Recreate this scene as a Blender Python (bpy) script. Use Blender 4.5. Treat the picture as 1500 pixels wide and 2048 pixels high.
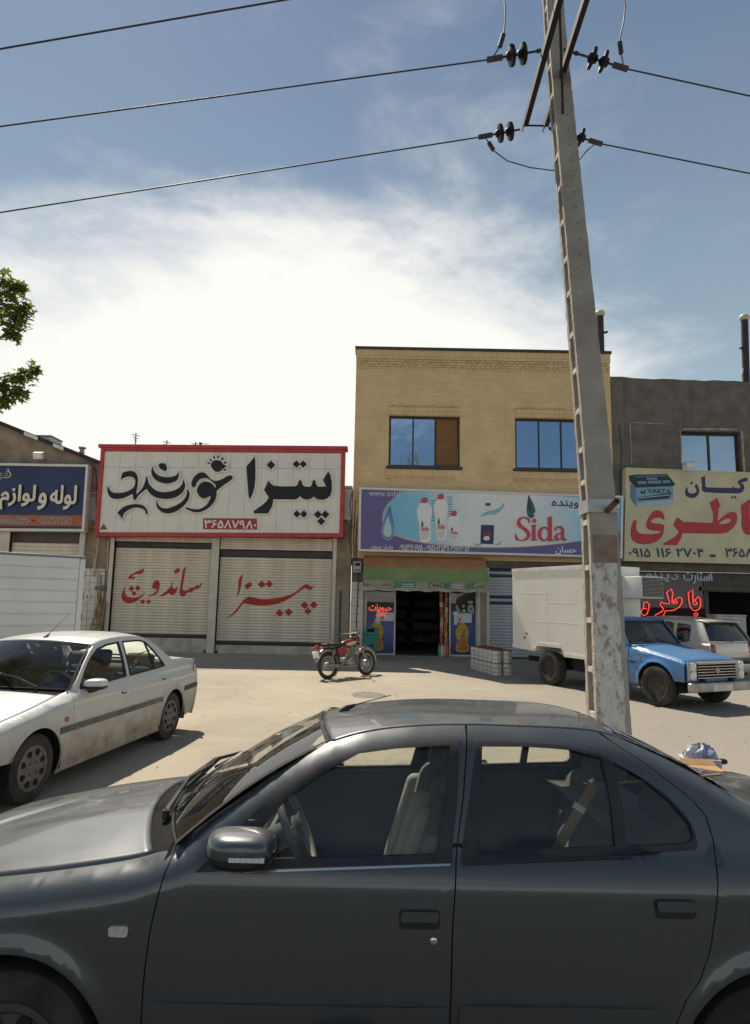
import bpy, bmesh, math, random
from mathutils import Vector, Matrix
from mathutils.geometry import delaunay_2d_cdt
random.seed(7)
R_ = math.radians
SC = bpy.context.scene
COL = SC.collection
for _o in list(bpy.data.objects): bpy.data.objects.remove(_o)

# ------------------------------------------------------------------ camera
CAM_H, PITCH, ROLL, FPX = 1.85, R_(7.89), .02, 1270.0
cd = bpy.data.cameras.new('camera'); cam = bpy.data.objects.new('camera', cd); COL.objects.link(cam)
cd.sensor_fit = 'HORIZONTAL'; cd.sensor_width = 36; cd.lens = FPX / 1500 * 36
cd.clip_start = .05; cd.clip_end = 3000
_c, _s, _cr, _sr = math.cos(PITCH), math.sin(PITCH), math.cos(ROLL), math.sin(ROLL)
FWD = Vector((0, _c, _s)); _R0 = Vector((1, 0, 0)); _U0 = Vector((0, -_s, _c))
RGT = _R0 * _cr + _U0 * _sr; UPV = _U0 * _cr - _R0 * _sr
cam.matrix_world = Matrix(((RGT.x, UPV.x, -FWD.x, 0), (RGT.y, UPV.y, -FWD.y, 0), (RGT.z, UPV.z, -FWD.z, CAM_H), (0, 0, 0, 1)))
SC.camera = cam
def ray(x, y): return FWD + RGT * ((x - 750) / FPX) + UPV * ((1024 - y) / FPX)
# ------------------------------------------------------------------ sun, sky, exposure
SUN_V = Vector((-.36, .60, 1.0)).normalized()          # towards the sun
SUN_EL = math.asin(SUN_V.z); SUN_AZ = math.atan2(SUN_V.x, SUN_V.y)
sl = bpy.data.lights.new('sun', 'SUN'); sl.energy = 3.6; sl.angle = R_(.53); sl.color = (1, .92, .79)
sun = bpy.data.objects.new('sun', sl); COL.objects.link(sun)
sun.rotation_euler = SUN_V.to_track_quat('Z', 'Y').to_euler(); sun.location = (0, 0, 30)
W = bpy.data.worlds.new('World'); SC.world = W; W.use_nodes = True
wn, wl = W.node_tree.nodes, W.node_tree.links; wn.clear()
def N(t, **k):
    n = wn.new(t)
    for a, v in k.items(): setattr(n, a, v)
    return n
sky = N('ShaderNodeTexSky', sky_type='NISHITA', sun_disc=False, sun_elevation=SUN_EL, sun_rotation=SUN_AZ, altitude=1000, air_density=.85, dust_density=.25, ozone_density=.3)
geo = N('ShaderNodeNewGeometry'); 
tc = N('ShaderNodeTexCoord'); sep = N('ShaderNodeSeparateXYZ'); wl.new(tc.outputs['Generated'], sep.inputs[0])
def mth(op, a, b=None, clamp=False):
    n = N('ShaderNodeMath', operation=op, use_clamp=clamp)
    for i, v in enumerate((a, b)):
        if v is None: continue
        if isinstance(v, (int, float)): n.inputs[i].default_value = v
        else: wl.new(v, n.inputs[i])
    return n.outputs[0]
# thin high cloud
mp = N('ShaderNodeMapping'); mp.inputs['Rotation'].default_value = (0, .30, 0); mp.inputs['Scale'].default_value = (1.9, 1.9, 4.0); mp.inputs['Location'].default_value = (.35, .2, .1); wl.new(tc.outputs['Generated'], mp.inputs[0])
no = N('ShaderNodeTexNoise'); no.inputs['Scale'].default_value = 1.5; no.inputs['Detail'].default_value = 10; no.inputs['Roughness'].default_value = .60; no.inputs['Distortion'].default_value = .35
wl.new(mp.outputs[0], no.inputs['Vector'])
# the bank of cloud that stands over the shops
dv = N('ShaderNodeVectorMath', operation='SUBTRACT'); wl.new(tc.outputs['Generated'], dv.inputs[0]); dv.inputs[1].default_value = ray(570, 810).normalized()
dm = N('ShaderNodeVectorMath', operation='MULTIPLY'); wl.new(dv.outputs[0], dm.inputs[0]); dm.inputs[1].default_value = (1 / .66, 0.4, 1 / .30)
dl = N('ShaderNodeVectorMath', operation='LENGTH'); wl.new(dm.outputs[0], dl.inputs[0])
bank = mth('SUBTRACT', 1.0, mth('DIVIDE', dl.outputs['Value'], 1.0), True)
haze = mth('SUBTRACT', 1.0, mth('DIVIDE', sep.outputs[2], .34), True)
dens = mth('ADD', mth('ADD', no.outputs['Fac'], mth('MULTIPLY', bank, 1.15)), mth('MULTIPLY', mth('MULTIPLY', haze, haze), .55))
cm = N('ShaderNodeMapRange', interpolation_type='SMOOTHSTEP'); wl.new(dens, cm.inputs[0]); cm.inputs[1].default_value = .53; cm.inputs[2].default_value = 1.02; cm.inputs[3].default_value = .0
# a thin milky veil, thicker towards the horizon all round
vl = mth('SUBTRACT', 1.0, sep.outputs[2], True)
veil = N('ShaderNodeMix', data_type='RGBA'); wl.new(mth('MULTIPLY', mth('POWER', vl, 1.5), 1.02, True), veil.inputs['Factor']); wl.new(sky.outputs[0], veil.inputs['A']); veil.inputs['B'].default_value = (5.2, 6.6, 6.8, 1)
mix = N('ShaderNodeMix', data_type='RGBA'); wl.new(cm.outputs[0], mix.inputs['Factor']); wl.new(veil.outputs['Result'], mix.inputs['A']); mix.inputs['B'].default_value = (11.0, 10.8, 10.3, 1)
bg = N('ShaderNodeBackground'); wl.new(mix.outputs['Result'], bg.inputs[0]); bg.inputs[1].default_value = .06
wo = N('ShaderNodeOutputWorld'); wl.new(bg.outputs[0], wo.inputs[0])
SC.view_settings.view_transform = 'Standard'; SC.view_settings.look = 'None'; SC.view_settings.exposure = .62; SC.view_settings.gamma = 1
SC.view_settings.use_curve_mapping = False
SC.render.engine = 'CYCLES'; SC.cycles.use_denoising = True; SC.cycles.max_bounces = 8; SC.cycles.transparent_max_bounces = 16
SC.cycles.sample_clamp_indirect = 6; SC.cycles.caustics_reflective = False; SC.cycles.caustics_refractive = False

# ------------------------------------------------------------------ measuring: a point of the photograph at a known depth
def at(x, y, Y):
    d = ray(x, y); t = Y / d.y; return Vector((d.x * t, Y, CAM_H + d.z * t))
def gnd(x, y, z=0):
    d = ray(x, y); t = (z - CAM_H) / d.z; return Vector((d.x * t, d.y * t, z))

# ------------------------------------------------------------------ materials
MATS = {}
def M(name, col, rough=.6, metal=0, var=.12, scale=4, bump=0, bscale=60, coat=0, col2=None, lo=.35, hi=.65, spec=.5, emit=None, es=0, detail=6, crough=.05):
    if name in MATS: return MATS[name]
    m = bpy.data.materials.new(name); m.use_nodes = True; nt = m.node_tree; b = nt.nodes['Principled BSDF']; L = nt.links
    b.inputs['Roughness'].default_value = rough; b.inputs['Metallic'].default_value = metal; b.inputs['Coat Weight'].default_value = coat; b.inputs['Coat Roughness'].default_value = crough
    b.inputs['Specular IOR Level'].default_value = spec
    t = nt.nodes.new('ShaderNodeTexCoord'); n = nt.nodes.new('ShaderNodeTexNoise'); n.inputs['Scale'].default_value = scale; n.inputs['Detail'].default_value = detail
    L.new(t.outputs['Object'], n.inputs['Vector'])
    r = nt.nodes.new('ShaderNodeMapRange'); L.new(n.outputs['Fac'], r.inputs[0]); r.inputs[1].default_value = lo; r.inputs[2].default_value = hi
    mx = nt.nodes.new('ShaderNodeMix'); mx.data_type = 'RGBA'; L.new(r.outputs[0], mx.inputs['Factor'])
    c2 = col2 or [min(1, c * (1 + var)) for c in col]; c1 = col if col2 else [c * (1 - var) for c in col]
    mx.inputs['A'].default_value = (*c1, 1); mx.inputs['B'].default_value = (*c2, 1); L.new(mx.outputs['Result'], b.inputs['Base Color'])
    if bump:
        n2 = nt.nodes.new('ShaderNodeTexNoise'); n2.inputs['Scale'].default_value = bscale; n2.inputs['Detail'].default_value = 8; L.new(t.outputs['Object'], n2.inputs['Vector'])
        bp = nt.nodes.new('ShaderNodeBump'); bp.inputs['Strength'].default_value = min(1, bump); bp.inputs['Distance'].default_value = .02; L.new(n2.outputs['Fac'], bp.inputs['Height']); L.new(bp.outputs[0], b.inputs['Normal'])
    if emit: b.inputs['Emission Color'].default_value = (*emit, 1); b.inputs['Emission Strength'].default_value = es
    MATS[name] = m; return m
def glass(name, tint, refl=.12, rough=.02, dust=0, dustcol=(.45, .42, .36)):
    """a window pane: looks through with a tint and mirrors by Fresnel, with a film of dust"""
    if name in MATS: return MATS[name]
    m = bpy.data.materials.new(name); m.use_nodes = True; nt = m.node_tree; nt.nodes.clear(); L = nt.links
    o = nt.nodes.new('ShaderNodeOutputMaterial'); tr = nt.nodes.new('ShaderNodeBsdfTransparent'); tr.inputs[0].default_value = (*tint, 1)
    gl = nt.nodes.new('ShaderNodeBsdfGlossy'); gl.inputs['Roughness'].default_value = rough; gl.inputs[0].default_value = (1, 1, 1, 1)
    lw = nt.nodes.new('ShaderNodeFresnel'); lw.inputs[0].default_value = 1.5
    ad = nt.nodes.new('ShaderNodeMath'); ad.operation = 'ADD'; ad.use_clamp = True; L.new(lw.outputs[0], ad.inputs[0]); ad.inputs[1].default_value = refl - .04
    mx = nt.nodes.new('ShaderNodeMixShader'); L.new(ad.outputs[0], mx.inputs[0]); L.new(tr.outputs[0], mx.inputs[1]); L.new(gl.outputs[0], mx.inputs[2])
    last = mx
    if dust:
        df = nt.nodes.new('ShaderNodeBsdfDiffuse'); df.inputs[0].default_value = (*dustcol, 1)
        t = nt.nodes.new('ShaderNodeTexCoord'); n = nt.nodes.new('ShaderNodeTexNoise'); n.inputs['Scale'].default_value = 5; n.inputs['Detail'].default_value = 8; L.new(t.outputs['Object'], n.inputs[0])
        q = nt.nodes.new('ShaderNodeMath'); q.operation = 'MULTIPLY'; L.new(n.outputs['Fac'], q.inputs[0]); q.inputs[1].default_value = dust * 2
        m2 = nt.nodes.new('ShaderNodeMixShader'); L.new(q.outputs[0], m2.inputs[0]); L.new(mx.outputs[0], m2.inputs[1]); L.new(df.outputs[0], m2.inputs[2]); last = m2
    L.new(last.outputs[0], o.inputs[0]); MATS[name] = m; return m

# ------------------------------------------------------------------ things and parts
class MB:
    """collects boxes, tubes, prisms ... into one mesh"""
    def __init__(s): s.v = []; s.f = []; s.n = None
    def add(s, V, Fs):
        o = len(s.v); s.v += [tuple(v) for v in V]; s.f += [tuple(i + o for i in f) for f in Fs]; return s
    def box(s, x0, x1, y0, y1, z0, z1):
        V = [(x, y, z) for z in (z0, z1) for y in (y0, y1) for x in (x0, x1)]
        return s.add(V, [(0, 2, 3, 1), (4, 5, 7, 6), (0, 1, 5, 4), (2, 6, 7, 3), (0, 4, 6, 2), (1, 3, 7, 5)])
    def obox(s, c, ax, ay, az):
        c, ax, ay, az = map(Vector, (c, ax, ay, az))
        V = [c + ax * i + ay * j + az * k for k in (-1, 1) for j in (-1, 1) for i in (-1, 1)]
        return s.add(V, [(0, 2, 3, 1), (4, 5, 7, 6), (0, 1, 5, 4), (2, 6, 7, 3), (0, 4, 6, 2), (1, 3, 7, 5)])
    def bar(s, a, b, w, h, up=(0, 0, 1)):
        a, b = Vector(a), Vector(b); d = (b - a); x = d.normalized(); up = Vector(up)
        y = up.cross(x); y = y.normalized() if y.length > 1e-4 else Vector((1, 0, 0)); z = x.cross(y)
        return s.obox((a + b) / 2, d / 2, y * w / 2, z * h / 2)
    def tube(s, pts, r, n=8, cap=True, closed=False):
        P = [Vector(p) for p in pts]; m = len(P); rs = r if isinstance(r, (list, tuple)) else [r] * m
        V = []; px = None
        for i in range(m):
            a = P[(i - 1) % m] if (i or closed) else P[0]; b = P[(i + 1) % m] if (i < m - 1 or closed) else P[-1]
            t = (b - a).normalized()
            if px is None:
                px = t.orthogonal().normalized()
            px = (px - t * px.dot(t)); px = px.normalized() if px.length > 1e-6 else t.orthogonal().normalized()
            py = t.cross(px)
            for k in range(n):
                an = 2 * math.pi * k / n; V.append(P[i] + (px * math.cos(an) + py * math.sin(an)) * rs[i])
        Fs = []
        for i in range(m if closed else m - 1):
            for k in range(n):
                a = i * n + k; b = i * n + (k + 1) % n; j = (i + 1) % m
                Fs.append((a, b, j * n + (k + 1) % n, j * n + k))
        if cap and not closed: Fs += [tuple(range(n))[::-1], tuple(range((m - 1) * n, m * n))]
        return s.add(V, Fs)
    def cyl(s, a, b, r, n=16, r2=None): return s.tube([a, b], [r, r if r2 is None else r2], n)
    def lathe(s, prof, c=(0, 0, 0), ax=(0, 0, 1), n=24, close=False):
        ax = Vector(ax).normalized(); x = ax.orthogonal().normalized(); y = ax.cross(x); c = Vector(c); V = []
        for r, h in prof:
            for k in range(n):
                an = 2 * math.pi * k / n; V.append(c + ax * h + (x * math.cos(an) + y * math.sin(an)) * r)
        m = len(prof); Fs = [(i * n + k, i * n + (k + 1) % n, (i + 1) % m * n + (k + 1) % n, (i + 1) % m * n + k) for i in range(m if close else m - 1) for k in range(n)]
        if not close: Fs += [tuple(range(n))[::-1], tuple(range((m - 1) * n, m * n))]
        return s.add(V, Fs)
    def sphere(s, c, r, n=16, sz=(1, 1, 1)):
        c = Vector(c); V = []; m = n // 2
        for i in range(m + 1):
            a = math.pi * i / m
            for k in range(n):
                b = 2 * math.pi * k / n; V.append(c + Vector((math.sin(a) * math.cos(b) * sz[0], math.sin(a) * math.sin(b) * sz[1], math.cos(a) * sz[2])) * r)
        return s.add(V, [(i * n + k, (i + 1) * n + k, (i + 1) * n + (k + 1) % n, i * n + (k + 1) % n) for i in range(m) for k in range(n)])
    def grid(s, fn, nu, nv, flip=False):
        V = [fn(i / nu, j / nv) for j in range(nv + 1) for i in range(nu + 1)]
        Fs = [(j * (nu + 1) + i, j * (nu + 1) + i + 1, (j + 1) * (nu + 1) + i + 1, (j + 1) * (nu + 1) + i) for j in range(nv) for i in range(nu)]
        if flip: Fs = [f[::-1] for f in Fs]
        return s.add(V, Fs)
    def prism(s, polys, to3, d):
        """fill polygons (2-D, non-zero winding, holes as reversed loops) and extrude: to3(x, y, t) with t 0 (front) .. d (back)"""
        T, E, P = fill(polys)
        n = len(P); V = [to3(x, y, 0) for x, y in P]
        if not d: return s.add(V, T)
        V += [to3(x, y, d) for x, y in P]
        return s.add(V, T + [tuple(i + n for i in t[::-1]) for t in T] + [(b, a, a + n, b + n) for a, b in E])
    def build(s, name, mat, parent=None, org=None, smooth=False, auto=None, bevel=0, kind=None):
        me = bpy.data.meshes.new(name)
        o0 = Vector(org) if org is not None else (ROOT.get(parent.name, Vector()) if parent is not None and WORLD[0] else Vector())
        me.from_pydata([tuple(Vector(v) - o0) for v in s.v], [], s.f); me.update()
        bm = bmesh.new(); bm.from_mesh(me)
        if s.n is None: bmesh.ops.recalc_face_normals(bm, faces=bm.faces)
        bm.to_mesh(me); bm.free()
        if smooth or auto:
            for p in me.polygons: p.use_smooth = True
            if s.n is None:
                try: me.set_sharp_from_angle(angle=R_(auto or 40))
                except Exception: pass
            else: me.normals_split_custom_set_from_vertices([tuple(x) for x in s.n])
        if mat is not None: me.materials.append(mat)
        ob = bpy.data.objects.new(name, me); COL.objects.link(ob)
        if parent is not None:
            ob.parent = parent; ROOT[ob.name] = ROOT.get(parent.name, Vector())
        if bevel:
            b = ob.modifiers.new('bevel', 'BEVEL'); b.width = bevel; b.segments = 2; b.limit_method = 'ANGLE'; b.angle_limit = R_(35)
        if kind: ob['kind'] = kind
        return ob
ROOT = {}; WORLD = [True]      # WORLD[0]: meshes are written in world coordinates and shifted to their thing's base
def thing(name, label, cat, loc=(0, 0, 0), rot=(0, 0, 0), group=None):
    o = bpy.data.objects.new(name, None); COL.objects.link(o); o.location = loc; o.rotation_euler = rot; o.empty_display_size = .2
    o['label'] = label; o['category'] = cat
    if group: o['group'] = group
    ROOT[o.name] = Vector(loc); return o
def tag(o, label, cat, group=None):
    o['label'] = label; o['category'] = cat
    if group: o['group'] = group
    return o
def struct(o): o['kind'] = 'structure'; return o
def copy_tree(o, parent=None, **kw):
    c = o.copy(); COL.objects.link(c); c.parent = parent
    for k, v in kw.items(): c[k] = v
    for ch in list(o.children): copy_tree(ch, c)
    return c
def wind(p, poly):
    w = 0; x, y = p; n = len(poly)
    for i in range(n):
        x0, y0 = poly[i]; x1, y1 = poly[(i + 1) % n]
        if y0 <= y:
            if y1 > y and (x1 - x0) * (y - y0) - (x - x0) * (y1 - y0) > 0: w += 1
        elif y1 <= y and (x1 - x0) * (y - y0) - (x - x0) * (y1 - y0) < 0: w -= 1
    return w
def fill(polys, extra=(), evenodd=False):
    V = []; Ed = []
    for p in polys:
        o = len(V); V += [Vector(q) for q in p]; Ed += [(o + i, o + (i + 1) % len(p)) for i in range(len(p))]
    V += [Vector(e) for e in extra]
    v, e, f, *_ = delaunay_2d_cdt(V, Ed, [], 0, 1e-6)
    T = []; BB = [(min(q[0] for q in p), max(q[0] for q in p), min(q[1] for q in p), max(q[1] for q in p)) for p in polys]
    for t in f:
        c = ((v[t[0]].x + v[t[1]].x + v[t[2]].x) / 3, (v[t[0]].y + v[t[1]].y + v[t[2]].y) / 3)
        ws = [wind(c, p) if b[0] <= c[0] <= b[1] and b[2] <= c[1] <= b[3] else 0 for p, b in zip(polys, BB)]
        ok = (sum(1 for w in ws if w) % 2 == 1) if evenodd else sum(ws) != 0
        if ok: T.append(tuple(t))
    cnt = {}
    for t in T:
        for i in range(3): cnt[(t[i], t[(i + 1) % 3])] = 1
    E = [(a, b) for a, b in cnt if (b, a) not in cnt]
    used = sorted({i for t in T for i in t}); ix = {k: i for i, k in enumerate(used)}
    return [tuple(ix[i] for i in t) for t in T], [(ix[a], ix[b]) for a, b in E], [(v[i].x, v[i].y) for i in used]
def smooth_poly(P, k=4, closed=True):
    out = []; n = len(P)
    for i in range(n if closed else n - 1):
        g = (lambda j: P[j % n]) if closed else (lambda j: P[max(0, min(n - 1, j))])
        p0, p1, p2, p3 = g(i - 1), g(i), g(i + 1), g(i + 2)
        for q in range(k):
            t = q / k; t2, t3 = t * t, t * t * t
            out.append(tuple(.5 * (2 * p1[d] + (p2[d] - p0[d]) * t + (2 * p0[d] - 5 * p1[d] + 4 * p2[d] - p3[d]) * t2 + (3 * p1[d] - p0[d] - 3 * p2[d] + p3[d]) * t3) for d in range(len(p1))))
    if not closed: out.append(tuple(P[-1]))
    return out
def offset_poly(P, d):
    a = sum(P[i][0] * P[(i + 1) % len(P)][1] - P[(i + 1) % len(P)][0] * P[i][1] for i in range(len(P)))
    sg = 1 if a > 0 else -1; out = []; n = len(P)
    for i in range(n):
        a0, b0, c0 = Vector(P[i - 1]), Vector(P[i]), Vector(P[(i + 1) % n])
        e1, e2 = (b0 - a0), (c0 - b0)
        if e1.length < 1e-9 or e2.length < 1e-9: out.append(P[i]); continue
        n1 = Vector((e1.y, -e1.x)).normalized() * sg; n2 = Vector((e2.y, -e2.x)).normalized() * sg
        m = n1 + n2; m = m.normalized() if m.length > .3 else n1
        out.append(tuple(b0 + m * d * min(1.6, 1 / max(.4, m.dot(n1)))))
    return out
def lerp(a, b, t): return a + (b - a) * t
def sstep(a, b, x):
    t = max(0., min(1., (x - a) / (b - a))); return t * t * (3 - 2 * t)
def interp(tab, x):
    if x <= tab[0][0]: return tab[0][1]
    for (a, p), (b, q) in zip(tab, tab[1:]):
        if x <= b: return p + (q - p) * (x - a) / (b - a)
    return tab[-1][1]
def spl(tab, x):
    """smooth interpolation through a table"""
    n = len(tab)
    if x <= tab[0][0]: return tab[0][1]
    if x >= tab[-1][0]: return tab[-1][1]
    for i in range(n - 1):
        if x <= tab[i + 1][0]:
            x0, y0 = tab[i]; x1, y1 = tab[i + 1]; h = x1 - x0; t = (x - x0) / h
            m0 = (y1 - tab[i - 1][1]) / (x1 - tab[i - 1][0]) if i else (y1 - y0) / h
            m1 = (tab[i + 2][1] - y0) / (tab[i + 2][0] - x0) if i + 2 < n else (y1 - y0) / h
            return (2 * t**3 - 3 * t**2 + 1) * y0 + (t**3 - 2 * t**2 + t) * h * m0 + (-2 * t**3 + 3 * t**2) * y1 + (t**3 - t**2) * h * m1

# ------------------------------------------------------------------ lettering
_AR = {'ا': 'FE8D FE8E', 'ب': 'FE8F FE90 FE91 FE92', 'پ': 'FB56 FB57 FB58 FB59', 'ت': 'FE95 FE96 FE97 FE98', 'ح': 'FEA1 FEA2 FEA3 FEA4', 'خ': 'FEA5 FEA6 FEA7 FEA8', 'د': 'FEA9 FEAA', 'ر': 'FEAD FEAE', 'ز': 'FEAF FEB0',
       'س': 'FEB1 FEB2 FEB3 FEB4', 'ش': 'FEB5 FEB6 FEB7 FEB8', 'ط': 'FEC1 FEC2 FEC3 FEC4', 'ع': 'FEC9 FECA FECB FECC', 'ف': 'FED1 FED2 FED3 FED4', 'ق': 'FED5 FED6 FED7 FED8', 'ل': 'FEDD FEDE FEDF FEE0', 'م': 'FEE1 FEE2 FEE3 FEE4', 'ن': 'FEE5 FEE6 FEE7 FEE8', 'و': 'FEED FEEE', 'ه': 'FEE9 FEEA FEEB FEEC', 'ی': 'FBFC FBFD FBFE FBFF'}
_AR = {k: [chr(int(x, 16)) for x in v.split()] for k, v in _AR.items()}
def shape_fa(t):
    out = []
    for i, c in enumerate(t):
        if c not in _AR: out.append(c); continue
        f = _AR[c]; pj = i > 0 and t[i - 1] in _AR and len(_AR[t[i - 1]]) == 4; nj = len(f) == 4 and i + 1 < len(t) and t[i + 1] in _AR
        out.append(f[3] if pj and nj else f[2] if nj else f[1] if pj else f[0])
    s = ''.join(out)
    return s[::-1] if any(c in _AR for c in t) else s
def text_loops(body):
    """outlines of a line of lettering"""
    cu = bpy.data.curves.new('t', 'FONT'); cu.body = shape_fa(body); cu.resolution_u = 4; cu.fill_mode = 'NONE'
    ob = bpy.data.objects.new('t', cu); COL.objects.link(ob); dg = bpy.context.evaluated_depsgraph_get(); dg.update()
    ev = ob.evaluated_get(dg); me = ev.to_mesh(); V = [(v.co.x, v.co.y) for v in me.vertices]; nb = {}
    for e in me.edges: a, b = e.vertices; nb.setdefault(a, []).append(b); nb.setdefault(b, []).append(a)
    ev.to_mesh_clear(); bpy.data.objects.remove(ob); bpy.data.curves.remove(cu)
    seen = set(); loops = []
    for v in range(len(V)):
        if v in seen or v not in nb: continue
        L = [v]; seen.add(v); nx = min(nb[v]) if (v + 1) not in nb[v] else v + 1
        while nx is not None and nx not in seen: L.append(nx); seen.add(nx); c = [q for q in nb[nx] if q not in seen]; nx = c[0] if c else None
        if len(L) > 2: loops.append([V[i] for i in L])
    return loops
def area2(P): return sum(P[i][0] * P[(i + 1) % len(P)][1] - P[(i + 1) % len(P)][0] * P[i][1] for i in range(len(P)))
def text_mesh(body, x0, x1, z0, z1, Y, name, mat, parent, bold=.01, depth=.004, tube=0, to3=None):
    """lettering fitted to a box on a plane facing -Y"""
    Ls = text_loops(body); ax, bx = min(p[0] for l in Ls for p in l), max(p[0] for l in Ls for p in l); ay, by = min(p[1] for l in Ls for p in l), max(p[1] for l in Ls for p in l)
    sx, sz = (x1 - x0) / (bx - ax), (z1 - z0) / (by - ay); P = [[(x0 + (x - ax) * sx, z0 + (y - ay) * sz) for x, y in l] for l in Ls]
    big = max(P, key=lambda l: abs(area2(l))); sg = 1 if area2(big) > 0 else -1; bo = bold * min(sx, sz)
    Q = []
    for l in P:
        m = [q for i, q in enumerate(l) if (Vector(q) - Vector(l[i - 1])).length > 1e-6]
        if len(m) < 3: continue
        Q.append(offset_poly(m, bo * (1 if area2(m) * sg > 0 else -1)) if bo else m)
    f3 = to3 or (lambda x, z, d: (x, Y - d, z)); mb = MB(); T, E, V = fill(Q)
    if not tube: mb.add([f3(x, z, depth) for x, z in V], T); return mb.build(name, mat, parent)
    nx = dict(E); seen = set()
    for a in list(nx):
        if a in seen: continue
        L = []
        while a in nx and a not in seen: seen.add(a); L.append(a); a = nx[a]
        if len(L) > 3:
            R = [V[i] for i in L]; R = R[::2] if len(R) > 16 else R; mb.tube([f3(x, z, depth) for x, z in R], tube, 6, closed=True)
    return mb.build(name, mat, parent, smooth=True)
# ================================================================== the setting: ground, road, kerb
def ground_mat(name, c1, c2, c3, stain=(.12, .105, .09), speck=.5, bumpy=.5):
    m = bpy.data.materials.new(name); m.use_nodes = True; nt = m.node_tree; b = nt.nodes['Principled BSDF']; L = nt.links
    b.inputs['Roughness'].default_value = .92; b.inputs['Specular IOR Level'].default_value = .2
    t = nt.nodes.new('ShaderNodeTexCoord')
    def noise(sc, de=6, ro=.55, di=0):
        n = nt.nodes.new('ShaderNodeTexNoise'); n.inputs['Scale'].default_value = sc; n.inputs['Detail'].default_value = de; n.inputs['Roughness'].default_value = ro; n.inputs['Distortion'].default_value = di; L.new(t.outputs['Object'], n.inputs['Vector']); return n.outputs['Fac']
    def rng(s, a, bb, o0=0., o1=1.):
        r = nt.nodes.new('ShaderNodeMapRange'); r.interpolation_type = 'SMOOTHSTEP'; L.new(s, r.inputs[0]); r.inputs[1].default_value = a; r.inputs[2].default_value = bb; r.inputs[3].default_value = o0; r.inputs[4].default_value = o1; return r.outputs[0]
    def mixc(f, A, B, mode='MIX'):
        x = nt.nodes.new('ShaderNodeMix'); x.data_type = 'RGBA'; x.blend_type = mode
        if isinstance(f, float): x.inputs['Factor'].default_value = f
        else: L.new(f, x.inputs['Factor'])
        for k, v in (('A', A), ('B', B)):
            if isinstance(v, tuple): x.inputs[k].default_value = (*v, 1)
            else: L.new(v, x.inputs[k])
        return x.outputs['Result']
    base = mixc(rng(noise(.22, 5, .6, .6), .38, .62), c1, c2)
    base = mixc(rng(noise(1.3, 8, .65), .45, .75, 0, .6), base, c3)
    base = mixc(rng(noise(.55, 7, .7, 1.2), .60, .74, 0, .40), base, stain)
    sp = noise(95, 3, .6); base = mixc(rng(sp, .56, .70, 0, speck), base, tuple(x * .55 for x in c1)); base = mixc(rng(sp, .42, .30, 0, speck * .7), base, tuple(min(1, x * 1.5) for x in c1))
    base = mixc(rng(noise(14, 6, .7), .58, .74, 0, .35), base, tuple(x * .62 for x in c2))
    vo = nt.nodes.new('ShaderNodeTexVoronoi'); vo.feature = 'DISTANCE_TO_EDGE'; vo.inputs['Scale'].default_value = .38; vo.inputs['Randomness'].default_value = 1
    wv = nt.nodes.new('ShaderNodeVectorMath'); wv.operation = 'ADD'; L.new(t.outputs['Object'], wv.inputs[0])
    wn_ = nt.nodes.new('ShaderNodeTexNoise'); wn_.inputs['Scale'].default_value = 1.6; wn_.inputs['Detail'].default_value = 6; L.new(t.outputs['Object'], wn_.inputs['Vector']); L.new(wn_.outputs['Color'], wv.inputs[1]); L.new(wv.outputs[0], vo.inputs['Vector'])
    base = mixc(rng(vo.outputs['Distance'], .007, .0, 0, .30), base, stain)
    if name == 'dusty_ground':      # greyer, older asphalt shows through towards the right of the yard
        sx = nt.nodes.new('ShaderNodeSeparateXYZ'); L.new(t.outputs['Object'], sx.inputs[0]); ax = nt.nodes.new('ShaderNodeMath'); ax.operation = 'MULTIPLY_ADD'; L.new(noise(.35, 6, .65), ax.inputs[0]); ax.inputs[1].default_value = 6.0; L.new(sx.outputs[0], ax.inputs[2]); base = mixc(rng(ax.outputs[0], 2.5, 7.5, 0, .75), base, (.27, .245, .205))
    L.new(base, b.inputs['Base Color'])
    h = nt.nodes.new('ShaderNodeMath'); h.operation = 'ADD'; L.new(noise(60, 8, .7), h.inputs[0]); L.new(noise(7, 5), h.inputs[1])
    bp = nt.nodes.new('ShaderNodeBump'); bp.inputs['Strength'].default_value = bumpy; bp.inputs['Distance'].default_value = .02; L.new(h.outputs[0], bp.inputs['Height']); L.new(bp.outputs[0], b.inputs['Normal'])
    return m
m_ground = ground_mat('dusty_ground', (.45, .385, .29), (.37, .32, .25), (.49, .425, .325))
m_road = ground_mat('asphalt', (.075, .072, .068), (.06, .058, .056), (.10, .095, .088), (.03, .03, .03), .5, .6)
KERB_Y = 4.45
g = MB().add([(-600, KERB_Y, 0), (600, KERB_Y, 0), (600, 900, 0), (-600, 900, 0)], [(0, 1, 2, 3)]).build('ground', m_ground); struct(g)
rp = [(-600, .05), (-12, .05), (-1.0, .065), (.6, .04), (2.35, -.05), (4.25, -.1496)]
mb = MB(); mb.add([(x, y, z) for y, z in rp for x in (-600, 600)], [(2 * i, 2 * i + 1, 2 * i + 3, 2 * i + 2) for i in range(len(rp) - 1)])
struct(mb.build('road', m_road))
kb = MB().box(-30, 30, 4.25, KERB_Y, -.3, .012).build('kerb', M('kerb_concrete', (.36, .34, .31), .9, bump=.4), bevel=.02); struct(kb)
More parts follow.
